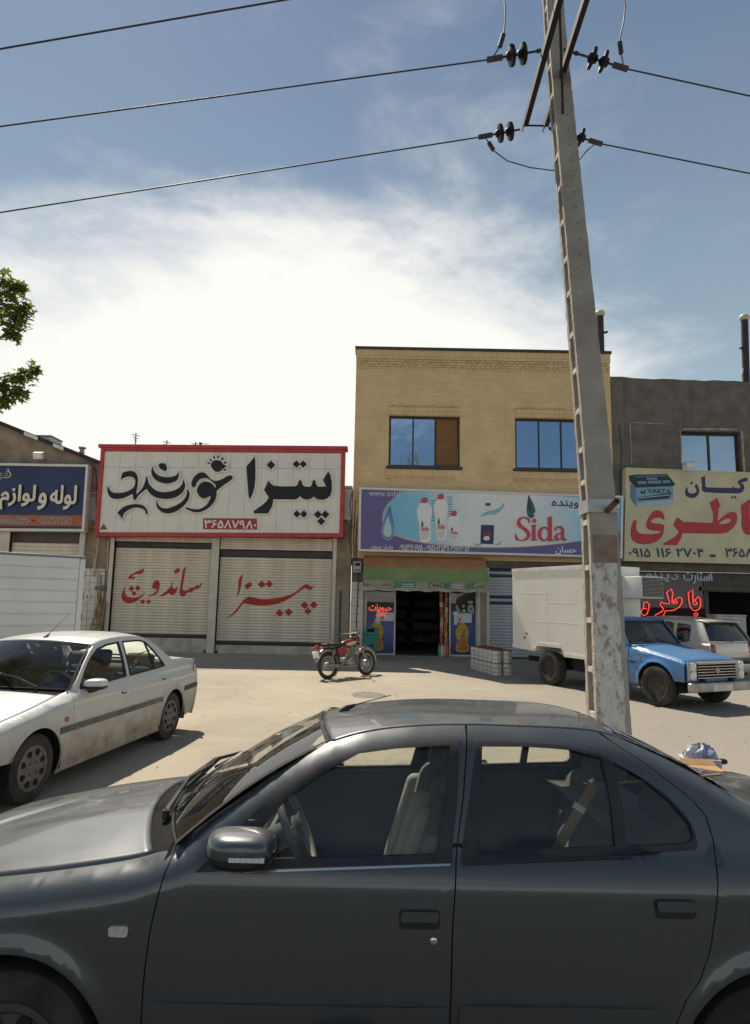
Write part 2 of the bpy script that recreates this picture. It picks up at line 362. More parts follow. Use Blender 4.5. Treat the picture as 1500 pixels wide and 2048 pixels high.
# stones and grit lying loose on the yard
ico = [(0, 0, .7), (.9, 0, .1), (.2, .8, .15), (-.8, .4, .05), (-.6, -.7, .1), (.4, -.9, .12)]; icf = [(0, 1, 2), (0, 2, 3), (0, 3, 4), (0, 4, 5), (0, 5, 1)]
rg = random.Random(3); mb = MB()
for _ in range(3600):
    Y = 4.6 + 15 * rg.random() ** 1.4; X = (rg.random() * 1.5 - .75) * Y; r = .004 + .016 * rg.random() ** 4; a = rg.random() * 6.3; ca, sa = math.cos(a), math.sin(a)
    mb.add([(X + (x * ca - y * sa) * r, Y + (x * sa + y * ca) * r, z * r) for x, y, z in ico], icf)
tag(mb.build('gravel', M('grit', (.32, .28, .22), .95, var=.35, scale=3), kind='stuff'), 'loose grit and small stones scattered over the dusty yard', 'gravel')
# a dark oil stain near the motorcycle, ragged outline
c = gnd(737, 1390); P = [(c.x + math.cos(a / 14 * 6.283) * (.30 + .10 * rg.random()), c.y + math.sin(a / 14 * 6.283) * (.36 + .14 * rg.random())) for a in range(14)]
struct(MB().prism([smooth_poly(P, 3)], lambda x, y, t: (x, y, .004), 0).build('oil_stain', M('oil', (.20, .17, .135), .8, var=.25, scale=9)))
# ================================================================== the row of shops
FY = 21.5
def F(x, y, Y=FY): p = at(x, y, Y); return (p.x, p.z)
def rect(x0, x1, z0, z1): return [(x0, z0), (x1, z0), (x1, z1), (x0, z1)]
def wall_mesh(outer, holes, Y0, d):
    return MB().prism([outer] + [h[::-1] for h in holes], lambda x, z, t: (x, Y0 + t, z), d)
def brick_mat(name, c1, c2, mortar, bw, bh, ms=.012, bump=.6, off=.5):
    m = bpy.data.materials.new(name); m.use_nodes = True; nt = m.node_tree; b = nt.nodes['Principled BSDF']; L = nt.links; b.inputs['Roughness'].default_value = .85
    t = nt.nodes.new('ShaderNodeTexCoord'); s = nt.nodes.new('ShaderNodeSeparateXYZ'); c = nt.nodes.new('ShaderNodeCombineXYZ'); L.new(t.outputs['Object'], s.inputs[0])
    ad = nt.nodes.new('ShaderNodeMath'); ad.operation = 'ADD'; L.new(s.outputs[0], ad.inputs[0]); L.new(s.outputs[1], ad.inputs[1]); L.new(ad.outputs[0], c.inputs[0]); L.new(s.outputs[2], c.inputs[1])
    k = nt.nodes.new('ShaderNodeTexBrick'); k.offset = off; L.new(c.outputs[0], k.inputs['Vector']); k.inputs['Color1'].default_value = (*c1, 1); k.inputs['Color2'].default_value = (*c2, 1); k.inputs['Mortar'].default_value = (*mortar, 1)
    k.inputs['Scale'].default_value = 1; k.inputs['Brick Width'].default_value = bw; k.inputs['Row Height'].default_value = bh; k.inputs['Mortar Size'].default_value = ms; k.inputs['Mortar Smooth'].default_value = .3; k.inputs['Bias'].default_value = 0
    n = nt.nodes.new('ShaderNodeTexNoise'); n.inputs['Scale'].default_value = 1.2; n.inputs['Detail'].default_value = 8; L.new(t.outputs['Object'], n.inputs[0])
    r = nt.nodes.new('ShaderNodeMapRange'); L.new(n.outputs['Fac'], r.inputs[0]); r.inputs[1].default_value = .35; r.inputs[2].default_value = .7; r.inputs[3].default_value = .90; r.inputs[4].default_value = 1.06
    mu = nt.nodes.new('ShaderNodeVectorMath'); mu.operation = 'SCALE'; L.new(k.outputs['Color'], mu.inputs[0]); L.new(r.outputs[0], mu.inputs['Scale']); L.new(mu.outputs[0], b.inputs['Base Color'])
    bp = nt.nodes.new('ShaderNodeBump'); bp.invert = True; bp.inputs['Strength'].default_value = bump; bp.inputs['Distance'].default_value = .012; L.new(k.outputs['Fac'], bp.inputs['Height']); L.new(bp.outputs[0], b.inputs['Normal'])
    return m
m_brick = brick_mat('yellow_brick', (.82, .59, .31), (.74, .52, .27), (.60, .43, .24), .22, .085, .008, .35)
m_soldier = brick_mat('soldier_brick', (.82, .59, .31), (.74, .52, .27), (.50, .36, .21), .085, .4, .010, .5, 0)
m_cement = M('grey_cement', (.135, .115, .093), .95, col2=(.195, .17, .138), scale=2.4, bump=1.0, bscale=11, detail=9)
m_mud = M('brown_plaster', (.21, .155, .10), .95, col2=(.36, .28, .20), scale=1.6, bump=.8, bscale=18, detail=9)
m_stone = M('stone_facing', (.26, .21, .155), .85, col2=(.38, .32, .25), scale=2.2, bump=.6, bscale=22)
m_tile = M('white_tile', (.66, .60, .51), .45, var=.12, scale=5)
m_grout = M('grout', (.17, .155, .14), .95)
m_darkmetal = M('dark_metal', (.055, .05, .048), .55, .3)
m_frame = M('brown_window_frame', (.030, .022, .020), .45)
m_shutter = M('shutter_metal', (.70, .615, .485), .5, .15, var=.10, scale=2.5, bump=.12, bscale=8)
m_shutbox = M('shutter_shade', (.12, .105, .09), .7)
m_post = M('painted_post', (.66, .61, .52), .55, .1, col2=(.54, .49, .41), scale=2.2)
m_white = M('white_paint', (.72, .70, .65), .5, var=.06)
m_bitumen = M('bitumen', (.035, .032, .035), .8, bump=.4, bscale=30)
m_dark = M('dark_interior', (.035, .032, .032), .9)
m_blue_glass = glass('blue_reflective_glass', (.05, .08, .14), .62, .015)
def _tint(m, c):
    for n in m.node_tree.nodes:
        if n.type == 'BSDF_GLOSSY': n.inputs[0].default_value = (*c, 1)
_tint(m_blue_glass, (.30, .45, .70))
for _m in (m_blue_glass,):
    _nt = _m.node_tree; _t = _nt.nodes.new('ShaderNodeTexCoord'); _n = _nt.nodes.new('ShaderNodeTexNoise'); _n.inputs['Scale'].default_value = 1.3; _b = _nt.nodes.new('ShaderNodeBump'); _b.inputs['Strength'].default_value = .25; _b.inputs['Distance'].default_value = .05; _nt.links.new(_t.outputs['Object'], _n.inputs[0]); _nt.links.new(_n.outputs['Fac'], _b.inputs['Height'])
    for _g in _nt.nodes:
        if _g.type == 'BSDF_GLOSSY': _nt.links.new(_b.outputs[0], _g.inputs['Normal'])
m_pale_glass = glass('pale_reflective_glass', (.10, .13, .17), .66, .015); _tint(m_pale_glass, (.50, .62, .76))
m_shop_glass = glass('shop_glass', (.75, .76, .74), .05, .01, .015)

def slats(parent, x0, x1, z0, z1, n, Y, mat, bulge=.018, mats=None):
    """roller-shutter slats: one shared curved slat, one object each"""
    h = (z1 - z0) / n; prof = [(0, .0), (.10, .55), (.30, .95), (.55, 1.0), (.80, .75), (.93, .3), (.96, -.35), (1, -.35)]
    mb = MB(); mb.add([(x, -b * bulge, f * h) for f, b in prof for x in (x0, x1)], [(2 * i, 2 * i + 1, 2 * i + 3, 2 * i + 2) for i in range(len(prof) - 1)])
    w = WORLD[0]; WORLD[0] = False
    first = mb.build('slat', mat, parent, smooth=True, auto=50); WORLD[0] = w
    base = Vector((0, Y, z0)) - ROOT[parent.name]; first.location = base; out = [first]
    alt = {}
    for i in range(1, n):
        c = first.copy()
        if mats and mats.get(i):
            mm = mats[i]
            if mm.name not in alt: d = first.data.copy(); d.materials.clear(); d.materials.append(mm); alt[mm.name] = d
            c.data = alt[mm.name]
        COL.objects.link(c); c.location = base + Vector((0, 0, i * h)); out.append(c)
    return out
def tiles(parent, name, x0, x1, z0, z1, nx, nz, Y, mat, gap=.012, d=.02, jit=.15, skip=0):
    """wall tiles / facing slabs, one object each, shared mesh"""
    w, h = (x1 - x0) / nx, (z1 - z0) / nz; mb = MB().box(0, w - gap, -d, 0, 0, h - gap); ww = WORLD[0]; WORLD[0] = False
    ob = mb.build(name, mat, parent, bevel=.004); WORLD[0] = ww; rr = random.Random(int(x0 * 100)); k = 0
    for i in range(nx):
        for j in range(nz):
            if rr.random() < skip: continue
            c = ob if k == 0 else ob.copy()
            if k: COL.objects.link(c)
            k += 1; c.location = Vector((x0 + i * w, Y + rr.random() * d * jit, z0 + j * h)) - ROOT[parent.name]

# ------------------------------------------------------------------ pizza shop: low building with two shuttered bays
xL, xM0, xM1, xR = -8.80, -5.50, -5.24, -1.40
pz = thing('pizza_shop', 'low shop with two closed cream roller shutters under the red framed sign', 'shop', (-5.2, FY, 0))
WZ = 5.62
ops = [rect(xL, xM0, .0, 3.86), rect(xM1, xR, .0, 3.90)]
wall_mesh(rect(-9.02, -.775, -.05, WZ), [rect(xL, xM0, -.02, 3.86), rect(xM1, xR, -.02, 3.90)], FY, .35).build('wall', m_mud, pz)
MB().box(-9.02, -.775, FY + .35, FY + 12, 5.2, 5.5).build('roof', m_bitumen, pz)
MB().box(-1.36, -.79, FY - .03, FY - .004, 4.55, 5.60).build('parapet_panel', M('pale_panel', (.55, .53, .49), .6, var=.12, scale=3), pz)
MB().box(-9.0, -.79, FY - .05, FY + .40, WZ + .004, WZ + .09).build('coping', M('coping', (.46, .44, .41), .8), pz)
for x0, x1 in ((xL - .13, xL), (xM0, xM1), (xR, xR + .13)): MB().box(x0, x1, FY - .05, FY + .12, 0, 3.92).build('door_post', m_post, pz, bevel=.008)
for (x0, x1, zt, zd, zb, zk) in ((xL, xM0, 3.84, (3.45, 3.66), (.47, .585), .03), (xM1, xR, 3.88, (3.20, 3.46), (.28, .40), .03)):
    sh = MB().box(x0 + .01, x1 - .01, FY + .22, FY + .30, 0, zt).build('roller_shutter', m_shutbox, pz)
    slats(sh, x0 + .02, x1 - .02, zd[1], zt, 3 if zt < 3.86 else 5, FY + .03, m_shutter)
    slats(sh, x0 + .02, x1 - .02, zb[1], zd[0], 29, FY + .13, m_shutter)
    MB().box(x0 + .02, x1 - .02, FY + .10, FY + .16, zb[0] + .045, zb[1] - .01).build('bottom_rail', m_darkmetal, sh)
    MB().box(x0 + .02, x1 - .02, FY + .06, FY + .18, .0, zb[0] - .01).build('kick_plate', M('kick_plate', (.58, .51, .42), .6, .1, col2=(.40, .35, .29), scale=3), sh)
    MB().box(x0 + .02, x1 - .02, FY + .10, FY + .2, zd[0] + .03, zd[1] - .03).build('lintel_rail', m_darkmetal, sh)
    for xx in (x0 + .05, x1 - .05): MB().cyl((xx, FY + .02, .03), (xx, FY + .07, .03), .06, 10).build('lock', m_darkmetal, sh)
# stone facing right of the shutters, bare plaster above; wall pier left of them with white tiles
tiles(pz, 'stone_slab', -1.26, -.80, .02, 2.32, 1, 6, FY - .004, m_stone, .014, .03)
MB().box(-1.27, -.785, FY - .02, FY - .003, 2.34, 3.9).build('plaster_panel', m_mud, pz)
MB().cyl((-1.10, FY - .06, .02), (-1.10, FY - .06, 2.15), .022, 8).build('drain_pipe', M('iron_pipe', (.07, .055, .05), .6, .4), pz)

# ------------------------------------------------------------------ left shop under the blue sign
lb = thing('plumbing_shop', 'brown brick shop with sloping dark roof edge under the blue sign', 'shop', (-12, FY, 0))
zl = lambda x: interp([(-17, 9.0), (-13.09, 7.62), (-9.9, 6.42), (-9.03, 6.10)], x)
wall_mesh([(-17, -.05), (-9.03, -.05), (-9.03, zl(-9.03)), (-13.09, zl(-13.09)), (-17, 9.0)], [rect(-12.35, -9.98, -.02, 3.95), rect(-16.2, -12.72, -.02, 3.9)], FY, .35).build('wall', m_mud, lb)
mb = MB(); mb.add([(x, FY + yy, zl(x) + dz) for x in (-17, -13.09, -9.03) for yy, dz in ((-.16, .0), (-.16, .13), (14, .13), (14, 0))], [(0, 1, 5, 4), (1, 2, 6, 5), (2, 3, 7, 6), (3, 0, 4, 7), (4, 5, 9, 8), (5, 6, 10, 9), (6, 7, 11, 10), (7, 4, 8, 11), (0, 3, 2, 1), (8, 9, 10, 11)]); rf = mb.build('roof', m_bitumen, lb)
for (a, b) in ((52, 80), (112, 133)):
    x0, x1 = F(a, 890)[0], F(b, 890)[0]
    MB().add([(x0, FY - .17, zl(x0) - .02), (x1, FY - .17, zl(x1) - .02), (x1, FY - .17, zl(x1) + .10), (x0, FY - .17, zl(x0) + .10), (x0, FY - .2, zl(x0) - .02), (x1, FY - .2, zl(x1) - .02), (x1, FY - .2, zl(x1) + .1), (x0, FY - .2, zl(x0) + .1)], [(0, 1, 2, 3), (7, 6, 5, 4), (0, 4, 5, 1), (1, 5, 6, 2), (2, 6, 7, 3), (3, 7, 4, 0)]).build('flashing', m_white, rf)
MB().box(-12.72, -12.35, FY - .05, FY + .1, 0, 3.95).build('door_post', m_post, lb)
MB().box(-9.98, -9.80, FY - .05, FY + .1, 0, 3.95).build('door_post', m_post, lb)
sh = MB().box(-12.34, -9.99, FY + .24, FY + .3, 2.74, 3.94).build('roller_shutter', m_shutbox, lb)
slats(sh, -12.33, -10.0, 2.80, 3.55, 6, FY + .12, m_shutter)
gr = MB().box(-12.34, -9.99, FY + .06, FY + .10, 2.70, 2.75).build('window_grille', m_post, lb)
for i in range(14): x = -12.30 + i * .175; MB().cyl((x, FY + .08, .9), (x, FY + .08, 2.70), .011, 6).build('bar', m_post, gr)
MB().box(-12.34, -9.99, FY + .3, FY + .33, .0, 2.74).build('shop_window', glass('dark_shop_glass', (.25, .25, .25), .08), lb)
MB().box(-12.5, -9.9, FY + 2.5, FY + 2.6, 0, 4).build('back_wall', m_dark, lb)
MB().box(-16.2, -12.72, FY + .2, FY + .3, 0, 3.9).build('closed_bay', m_dark, lb)
# pier between the two shops: tiles below, rough plaster above
tiles(lb, 'wall_tile', -9.78, -9.04, .35, 2.72, 3, 10, FY - .004, m_tile, .012, .022)
MB().box(-9.79, -9.03, FY - .02, FY - .003, 4.35, 5.15).build('pale_patch', M('pale_patch', (.44, .40, .34), .9, col2=(.34, .30, .26), scale=3), lb)

# ------------------------------------------------------------------ yellow brick building (detergent shop)
BX0, BX1, BZ = -.765, 8.19, 10.72
bb = thing('brick_building', 'two storey yellow brick building with two blue windows above the detergent sign', 'building', (3.7, FY, 0))
w1 = rect(.43, 2.90, 6.44, 8.25); w2 = rect(4.82, 7.30, 6.44, 8.25)
wall_mesh(rect(BX0, BX1, 3.25, BZ - .09), [w1, w2], FY, .35).build('wall', m_brick, bb)
for x0, x1 in ((BX0, BX0 + .3), (BX1 - .3, BX1)): MB().box(x0, x1, FY + .35, FY + 12, 3.25, BZ - .092).build('side_wall', m_brick, bb)
MB().box(BX0 + .3, BX1 - .3, FY + .35, FY + 12, 10.1, 10.3).build('roof', m_bitumen, bb)
MB().box(BX0 - .05, BX1 + .05, FY - .10, FY + .55, BZ - .088, BZ).build('coping', M('roof_coping', (.06, .052, .05), .6, .2), bb)
MB().box(BX0 - .012, BX1 + .012, FY - .045, FY - .002, BZ - .42, BZ - .09).build('soldier_course', m_soldier, bb)
m_dent = M('dentil_brick', (.68, .49, .27), .85, var=.25, scale=9); 
def dentils(x0, x1, z, h=.075, w=.085, p=.17, d=.05, ph=0, name='dentil_course'):
    mb = MB(); x = x0 + ph
    while x + w < x1: mb.box(x, x + w, FY - d, FY - .002, z, z + h); x += p
    mb.build(name, m_dent, bb, kind='stuff')
dentils(BX0, BX1, BZ - .515); dentils(BX0, BX1, BZ - .70, ph=.0); dentils(BX0, BX1, BZ - .79, .05, .06, .17, .03, .012)
MB().box(BX0 - .006, BX1 + .006, FY - .03, FY - .002, BZ - .605, BZ - .54).build('string_course', m_dent, bb)
def add_window(op, blind):
    (x0, z0), (x1, z1) = op[0], op[2]
    MB().box(x0 - .02, x1 + .02, FY - .03, FY - .002, z1 + .03, z1 + .30).build('lintel_course', m_soldier, bb)
    dentils(x0 - .02, x1 + .02, z1 + .32, .06, .07, .14, .045)
    MB().box(x0 - .06, x1 + .06, FY - .035, FY - .002, z0 - .34, z0 - .11).build('sill_course', m_soldier, bb)
    dentils(x0 - .06, x1 + .06, z0 - .44, .06, .07, .14, .04); dentils(x0 - .06, x1 + .06, z0 - .53, .05, .07, .14, .02, .07)
    wn_ = wall_mesh(rect(x0, x1, z0, z1), [rect(x0 + .07, x1 - .07, z0 + .07, z1 - .07)], FY + .10, .08).build('window', m_frame, bb)
    MB().box(x0 - .08, x1 + .08, FY - .09, FY + .12, z0 - .085, z0 - .002).build('sill', M('dark_sill', (.05, .04, .038), .5), wn_)
    ww = (x1 - x0 - .14) / 3
    for i in (1, 2): MB().box(x0 + .07 + i * ww - .025, x0 + .07 + i * ww + .025, FY + .105, FY + .17, z0 + .07, z1 - .07).build('mullion', m_frame, wn_)
    for i in range(3):
        a, b_ = x0 + .075 + i * ww + (.022 if i else 0), x0 + .065 + (i + 1) * ww - (.022 if i < 2 else 0)
        if blind and i == 2:
            MB().box(a, b_, FY + .15, FY + .165, z0 + .07, z1 - .07).build('cane_blind', m_blind, wn_)
        else: MB().box(a, b_, FY + .14 + .004 * i, FY + .148 + .004 * i, z0 + .07, z1 - .07).build('pane', m_blue_glass, wn_)
    MB().box(x0 + .05, x1 - .05, FY + .9, FY + .95, z0, z1).build('room', m_dark, wn_)
m_blind = brick_mat('cane', (.33, .17, .06), (.27, .13, .045), (.15, .07, .03), .6, .035, .006, .4)
add_window(w1, True); add_window(w2, False)
# ground floor
MB().box(BX0, BX1, FY + .02, FY + .37, 3.0, 3.246).build('shop_lintel', M('lintel', (.10, .085, .075), .8, col2=(.16, .13, .11), scale=4), bb)
MB().box(3.60, 3.80, FY + .0, FY + .35, 0, 3.0).build('pier', m_stone, bb)
MB().box(BX0 + .02, -.30, FY + .004, FY + .35, 0, 3.0).build('pier', m_grout, bb)
tiles(bb, 'wall_tile', -.735, -.32, .05, 2.45, 2, 9, FY + .002, m_tile, .014, .025)
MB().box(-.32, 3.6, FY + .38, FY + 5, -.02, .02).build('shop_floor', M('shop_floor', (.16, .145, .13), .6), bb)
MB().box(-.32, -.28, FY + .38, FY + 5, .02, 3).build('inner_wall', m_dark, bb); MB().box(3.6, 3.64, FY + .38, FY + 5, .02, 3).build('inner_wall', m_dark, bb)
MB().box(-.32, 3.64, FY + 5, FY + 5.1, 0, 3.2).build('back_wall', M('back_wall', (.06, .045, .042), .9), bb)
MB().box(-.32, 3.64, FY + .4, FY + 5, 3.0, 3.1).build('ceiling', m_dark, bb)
sh = MB().box(3.83, BX1 - .05, FY + .24, FY + .32, 0, 3.0).build('roller_shutter', m_shutbox, bb)
m_gs = M('grey_shutter', (.46, .46, .47), .5, .15, var=.08, scale=2.5); m_navy_sl = M('navy_slat', (.02, .032, .10), .5)
slats(sh, 3.90, BX1 - .1, .05, 3.0, 29, FY + .14, m_gs, .016, {17: m_navy_sl, 19: m_navy_sl, 26: m_navy_sl, 28: m_navy_sl})
MB().box(3.80, 3.89, FY - .02, FY + .2, 0, 3.0).build('door_post', m_post, bb)
# shop front: side windows with posters, open doorway
for (x0, x1, nm) in ((-.26, .76, 'left'), (2.56, 3.50, 'right')):
    sw = wall_mesh(rect(x0, x1, .03, 2.55), [rect(x0 + .05, x1 - .05, .10, 2.50)], FY + .10, .06).build('shop_window', m_post, bb)
    MB().box(x0 + .05, x1 - .05, FY + .125, FY + .133, .10, 2.50).build('pane', m_shop_glass, sw)
MB().box(3.50, 3.60, FY + .02, FY + .3, 0, 2.9).build('door_post', m_post, bb); MB().box(-.30, -.26, FY + .05, FY + .3, 0, 2.9).build('door_post', m_post, bb)
MB().box(-.3, 3.6, FY + .10, FY + .38, 2.56, 3.0).build('transom', m_dark, bb)
MB().box(-.3, 3.62, FY - .05, FY + .38, .0, .045).build('threshold', M('threshold', (.22, .20, .18), .8), bb)

# ------------------------------------------------------------------ grey cement building (battery shop)
cb = thing('cement_building', 'unfinished grey cement rendered building above the battery shop sign', 'building', (11, FY, 0))
wq = rect(10.60, 12.68, 6.30, 7.90)
rr = random.Random(5); top = [(x, 9.83 + (rr.random() - .5) * .06 - .018 * (x - 8.2)) for x in [15.5 - i * .36 for i in range(20)]] + [(8.2, 9.84)]
wall_mesh([(8.2, 3.02), (15.5, 3.02)] + top, [wq], FY + .06, .35).build('wall', m_cement, cb)
MB().box(8.25, 15.5, FY + .41, FY + 12, 9.2, 9.4).build('roof', m_bitumen, cb)
MB().box(8.21, 8.64, FY + .02, FY + .058, 3.4, 9.7).build('render_strip', M('grey_cement_pale', (.165, .145, .115), .95, var=.2, scale=1.5, bump=.6, bscale=25), cb)
MB().box(11.02, 11.06, FY + .045, FY + .058, 8.2, 9.6).build('render_joint', m_cement, cb)
wn_ = wall_mesh(rect(10.64, 12.64, 6.30, 7.86), [rect(10.70, 12.58, 6.36, 7.80)], FY + .2, .06).build('window', m_frame, cb)
MB().box(11.60, 11.68, FY + .20, FY + .262, 6.36, 7.80).build('mullion', m_frame, wn_)
for a, b_ in ((10.71, 11.59), (11.69, 12.57)): MB().box(a, b_, FY + .226, FY + .234, 6.37, 7.79).build('pane', m_pale_glass, wn_)
MB().box(10.6, 12.7, FY + .8, FY + .85, 6.3, 7.9).build('room', m_dark, wn_)
mp_ = M('mortar_edge', (.40, .35, .28), .95, var=.3, scale=6, bump=.6)
rr = random.Random(8)
def ragged(a, b, w, name):
    a, b = Vector(a), Vector(b); n = 10; d = (b - a); nrm = Vector((-d.z, 0, d.x)).normalized(); up, lo = [], []
    for i in range(n + 1):
        p = a + d * i / n; up.append(p + nrm * w * (.4 + .6 * rr.random())); lo.append(p - nrm * w * (.4 + .6 * rr.random()))
    P = [(q.x, q.z) for q in lo] + [(q.x, q.z) for q in up[::-1]]
    MB().prism([P], lambda x, z, t: (x, FY + .035 + t, z), .024).build(name, mp_, cb)
ragged((10.60, 0, 6.4), (10.60, 0, 7.92), .025, 'mortar_patch'); ragged((10.7, 0, 7.98), (12.6, 0, 8.0), .04, 'mortar_patch'); ragged((12.75, 0, 6.4), (12.75, 0, 7.95), .05, 'mortar_patch')
ragged((8.86, 0, 8.18), (10.4, 0, 8.14), .018, 'mortar_patch'); ragged((8.86, 0, 6.7), (8.86, 0, 8.15), .02, 'mortar_patch')
MB().box(8.21, 15.5, FY - .12, FY + .055, 3.02, 3.30).build('beam', M('beam', (.13, .105, .085), .85, var=.2), cb)
MB().box(17.6, 17.7, FY + .42, FY + 4, 0, 3).build('inner_wall', m_dark, cb)
for x in (8.21, 13.4): MB().box(x, x + (.25 if x < 9 else 2.1), FY + .02, FY + .4, 0, 3.015).build('pier', m_cement, cb)
sf = wall_mesh(rect(8.48, 13.38, .0, 3.0), [rect(8.56, 11.20, .5, 2.92), rect(11.34, 13.3, .05, 2.35)], FY + .15, .08).build('shop_front', M('shop_front_frame', (.07, .058, .05), .6, var=.3), cb)
MB().box(8.56, 11.20, FY + .185, FY + .193, .5, 2.92).build('pane', glass('battery_shop_glass', (.45, .42, .40), .04, .01), sf)
MB().box(8.4, 17.6, FY + 4, FY + 4.1, 0, 3.1).build('back_wall', m_dark, cb); MB().box(8.4, 17.6, FY + .42, FY + 4, -.02, .015).build('shop_floor', m_dark, cb); MB().box(8.4, 17.6, FY + .42, FY + 4, 2.95, 3.0).build('ceiling', m_dark, cb)
MB().box(11.10, 13.5, FY + .10, FY + .148, 2.38, 2.52).build('door_header', M('header', (.10, .085, .07), .8), cb)
# ================================================================== signs
def zoom(ox, oy, k, Y):
    """photo zoom coordinates -> (X, Z) on a plane facing the street"""
    return lambda p: (lambda q: (q.x, q.z))(at(ox + p[0] / k, oy + p[1] / k, Y))
def conv(z, P, k=3): return [z(p) for p in (smooth_poly(P, k) if k else P)]
def flat(Y): return lambda x, z, t: (x, Y + t, z)
def dia(cx, cy, r, ry=None): return [(cx, cy - (ry or r)), (cx + r, cy), (cx, cy + (ry or r)), (cx - r, cy)]
def frame_mb(q, w, Y0, d):
    """rectangular frame of width w round a quad q (bl, br, tr, tl), grown outwards"""
    o = offset_poly(q, w); return MB().prism([o, q[::-1]], flat(Y0), d)

# ------------------------------------------------------------------ red framed pizza sign
SY = FY - .36
m_red = M('red_sign_frame', (.50, .045, .045), .5, var=.15, scale=3); m_signwhite = M('sign_white', (.80, .76, .665), .5, col2=(.71, .66, .56), scale=1.6, lo=.5, hi=.78, detail=9)
m_letter = M('black_letter', (.012, .011, .012), .65); m_edge = M('letter_edge', (.74, .70, .63), .4)
qp = [F(x, y, SY) for x, y in ((198, 1065), (679, 1067), (683, 906), (210, 902))]
ps = thing('pizza_sign', 'large white pizza sign with red frame and black calligraphy', 'sign', (-5.2, FY, 3.9))
def q_at(q, u, v):
    a = lerp(q[0][0], q[1][0], u), lerp(q[0][1], q[1][1], u); b = lerp(q[3][0], q[2][0], u), lerp(q[3][1], q[2][1], u)
    return lerp(a[0], b[0], v), lerp(a[1], b[1], v)
MB().prism([qp], flat(SY + .03), .28).build('backing', M('sign_backing', (.50, .46, .39), .6), ps)
frame_mb(qp, .13, SY - .05, .36).build('frame', m_red, ps, bevel=.012)
tl, tr = q_at(qp, -.026, 1.045), q_at(qp, 1.026, 1.045)
MB().add([(tl[0], SY - .09, tl[1] - .02), (tr[0], SY - .09, tr[1] - .02), (tr[0], SY - .09, tr[1] + .10), (tl[0], SY - .09, tl[1] + .10), (tl[0], SY + .36, tl[1] - .02), (tr[0], SY + .36, tr[1] - .02), (tr[0], SY + .36, tr[1] + .1), (tl[0], SY + .36, tl[1] + .1)], [(0, 1, 2, 3), (7, 6, 5, 4), (0, 4, 5, 1), (1, 5, 6, 2), (2, 6, 7, 3), (3, 7, 4, 0)]).build('frame_cap', m_red, ps, bevel=.01)
for i in range(15):
    for v0, v1 in ((.004, .798), (.802, .996)):
        a, b = q_at(qp, i / 15 + .0005, v0), q_at(qp, (i + 1) / 15 - .0005, v0); c, d = q_at(qp, (i + 1) / 15 - .0005, v1), q_at(qp, i / 15 + .0005, v1)
        MB().prism([[a, b, c, d]], flat(SY + .004 * ((i * 7) % 3) * .25), .03).build('panel', m_signwhite, ps)
zA = zoom(200, 890, 5.769, SY - .05); zB = zoom(440, 890, 5.769, SY - .05)
A = [
 [(97,480),(88,500),(90,540),(110,590),(150,620),(210,624),(280,610),(340,585),(376,566),(383,590),(385,615),(400,634),(418,625),(440,590),(475,555),(520,520),(540,510),(565,545),(600,580),(650,605),(720,622),(800,622),(870,605),(930,570),(965,530),(985,480),(980,440),(960,398),(956,430),(943,460),(905,500),(840,530),(760,545),(690,540),(640,520),(600,485),(570,450),(555,410),(546,372),(534,372),(528,400),(515,450),(490,500),(455,540),(425,568),(424,530),(435,470),(440,400),(430,350),(405,315),(370,300),(330,302),(290,310),(262,325),(250,360),(242,402),(255,395),(290,375),(340,365),(385,375),(405,400),(410,430),(395,480),(350,520),(290,545),(220,555),(160,550),(125,530),(108,500)],
 [(632,232),(605,260),(593,300),(600,340),(620,380),(660,415),(720,440),(790,445),(850,430),(890,405),(908,370),(910,340),(903,312),(895,335),(870,355),(820,370),(760,372),(700,360),(655,335),(625,300),(615,270),(619,248)],
 [(720,210),(750,215),(770,245),(775,280),(755,300),(720,290),(690,265),(678,240),(690,217)],
 [(203,785),(250,735),(310,700),(380,685),(450,685),(500,700),(535,735),(551,770),(549,797),(530,796),(525,765),(500,740),(450,725),(400,725),(350,740),(300,770),(270,810),(258,852),(240,825),(222,802)],
 [(655,642),(650,680),(660,720),(690,755),(740,785),(800,790),(860,775),(920,740),(970,700),(1010,650),(1030,600),(1035,560),(1025,525),(1004,508),(1005,550),(990,600),(950,650),(890,690),(820,720),(760,732),(710,722),(680,695),(665,665)],
 [(1065,480),(1055,450),(1065,410),(1095,360),(1140,325),(1190,318),(1230,340),(1270,385),(1320,415),(1370,410),(1420,390),(1460,365),(1495,352),(1520,355),(1532,380),(1518,400),(1480,428),(1420,470),(1370,510),(1340,535),(1325,500),(1340,470),(1295,425),(1260,398),(1230,382),(1190,385),(1150,400),(1122,430),(1105,468),(1090,488),(1075,490)],
 [(1135,480),(1160,445),(1200,425),(1245,425),(1290,445),(1325,490),(1345,545),(1345,580),(1330,630),(1300,680),(1255,725),(1200,758),(1140,776),(1085,774),(1035,757),(986,733),(1000,722),(1060,738),(1130,742),(1190,722),(1240,682),(1268,630),(1278,588),(1240,605),(1200,617),(1160,602),(1130,565),(1120,525)],
 [(1345,175),(1390,185),(1418,215),(1420,255),(1400,295),(1355,312),(1320,300),(1295,270),(1280,235),(1290,205),(1315,182)]]
for (x, y) in ((1257, 210), (1282, 178), (1318, 145), (1362, 140), (1412, 162), (1445, 205), (1445, 247), (1438, 285)):
    d = Vector((x - 1352, y - 243)).normalized(); n = Vector((-d.y, d.x)); c = Vector((x, y))
    A.append([tuple(c + d * 24), tuple(c + n * 11 - d * 4), tuple(c - d * 18), tuple(c - n * 11 - d * 4)])
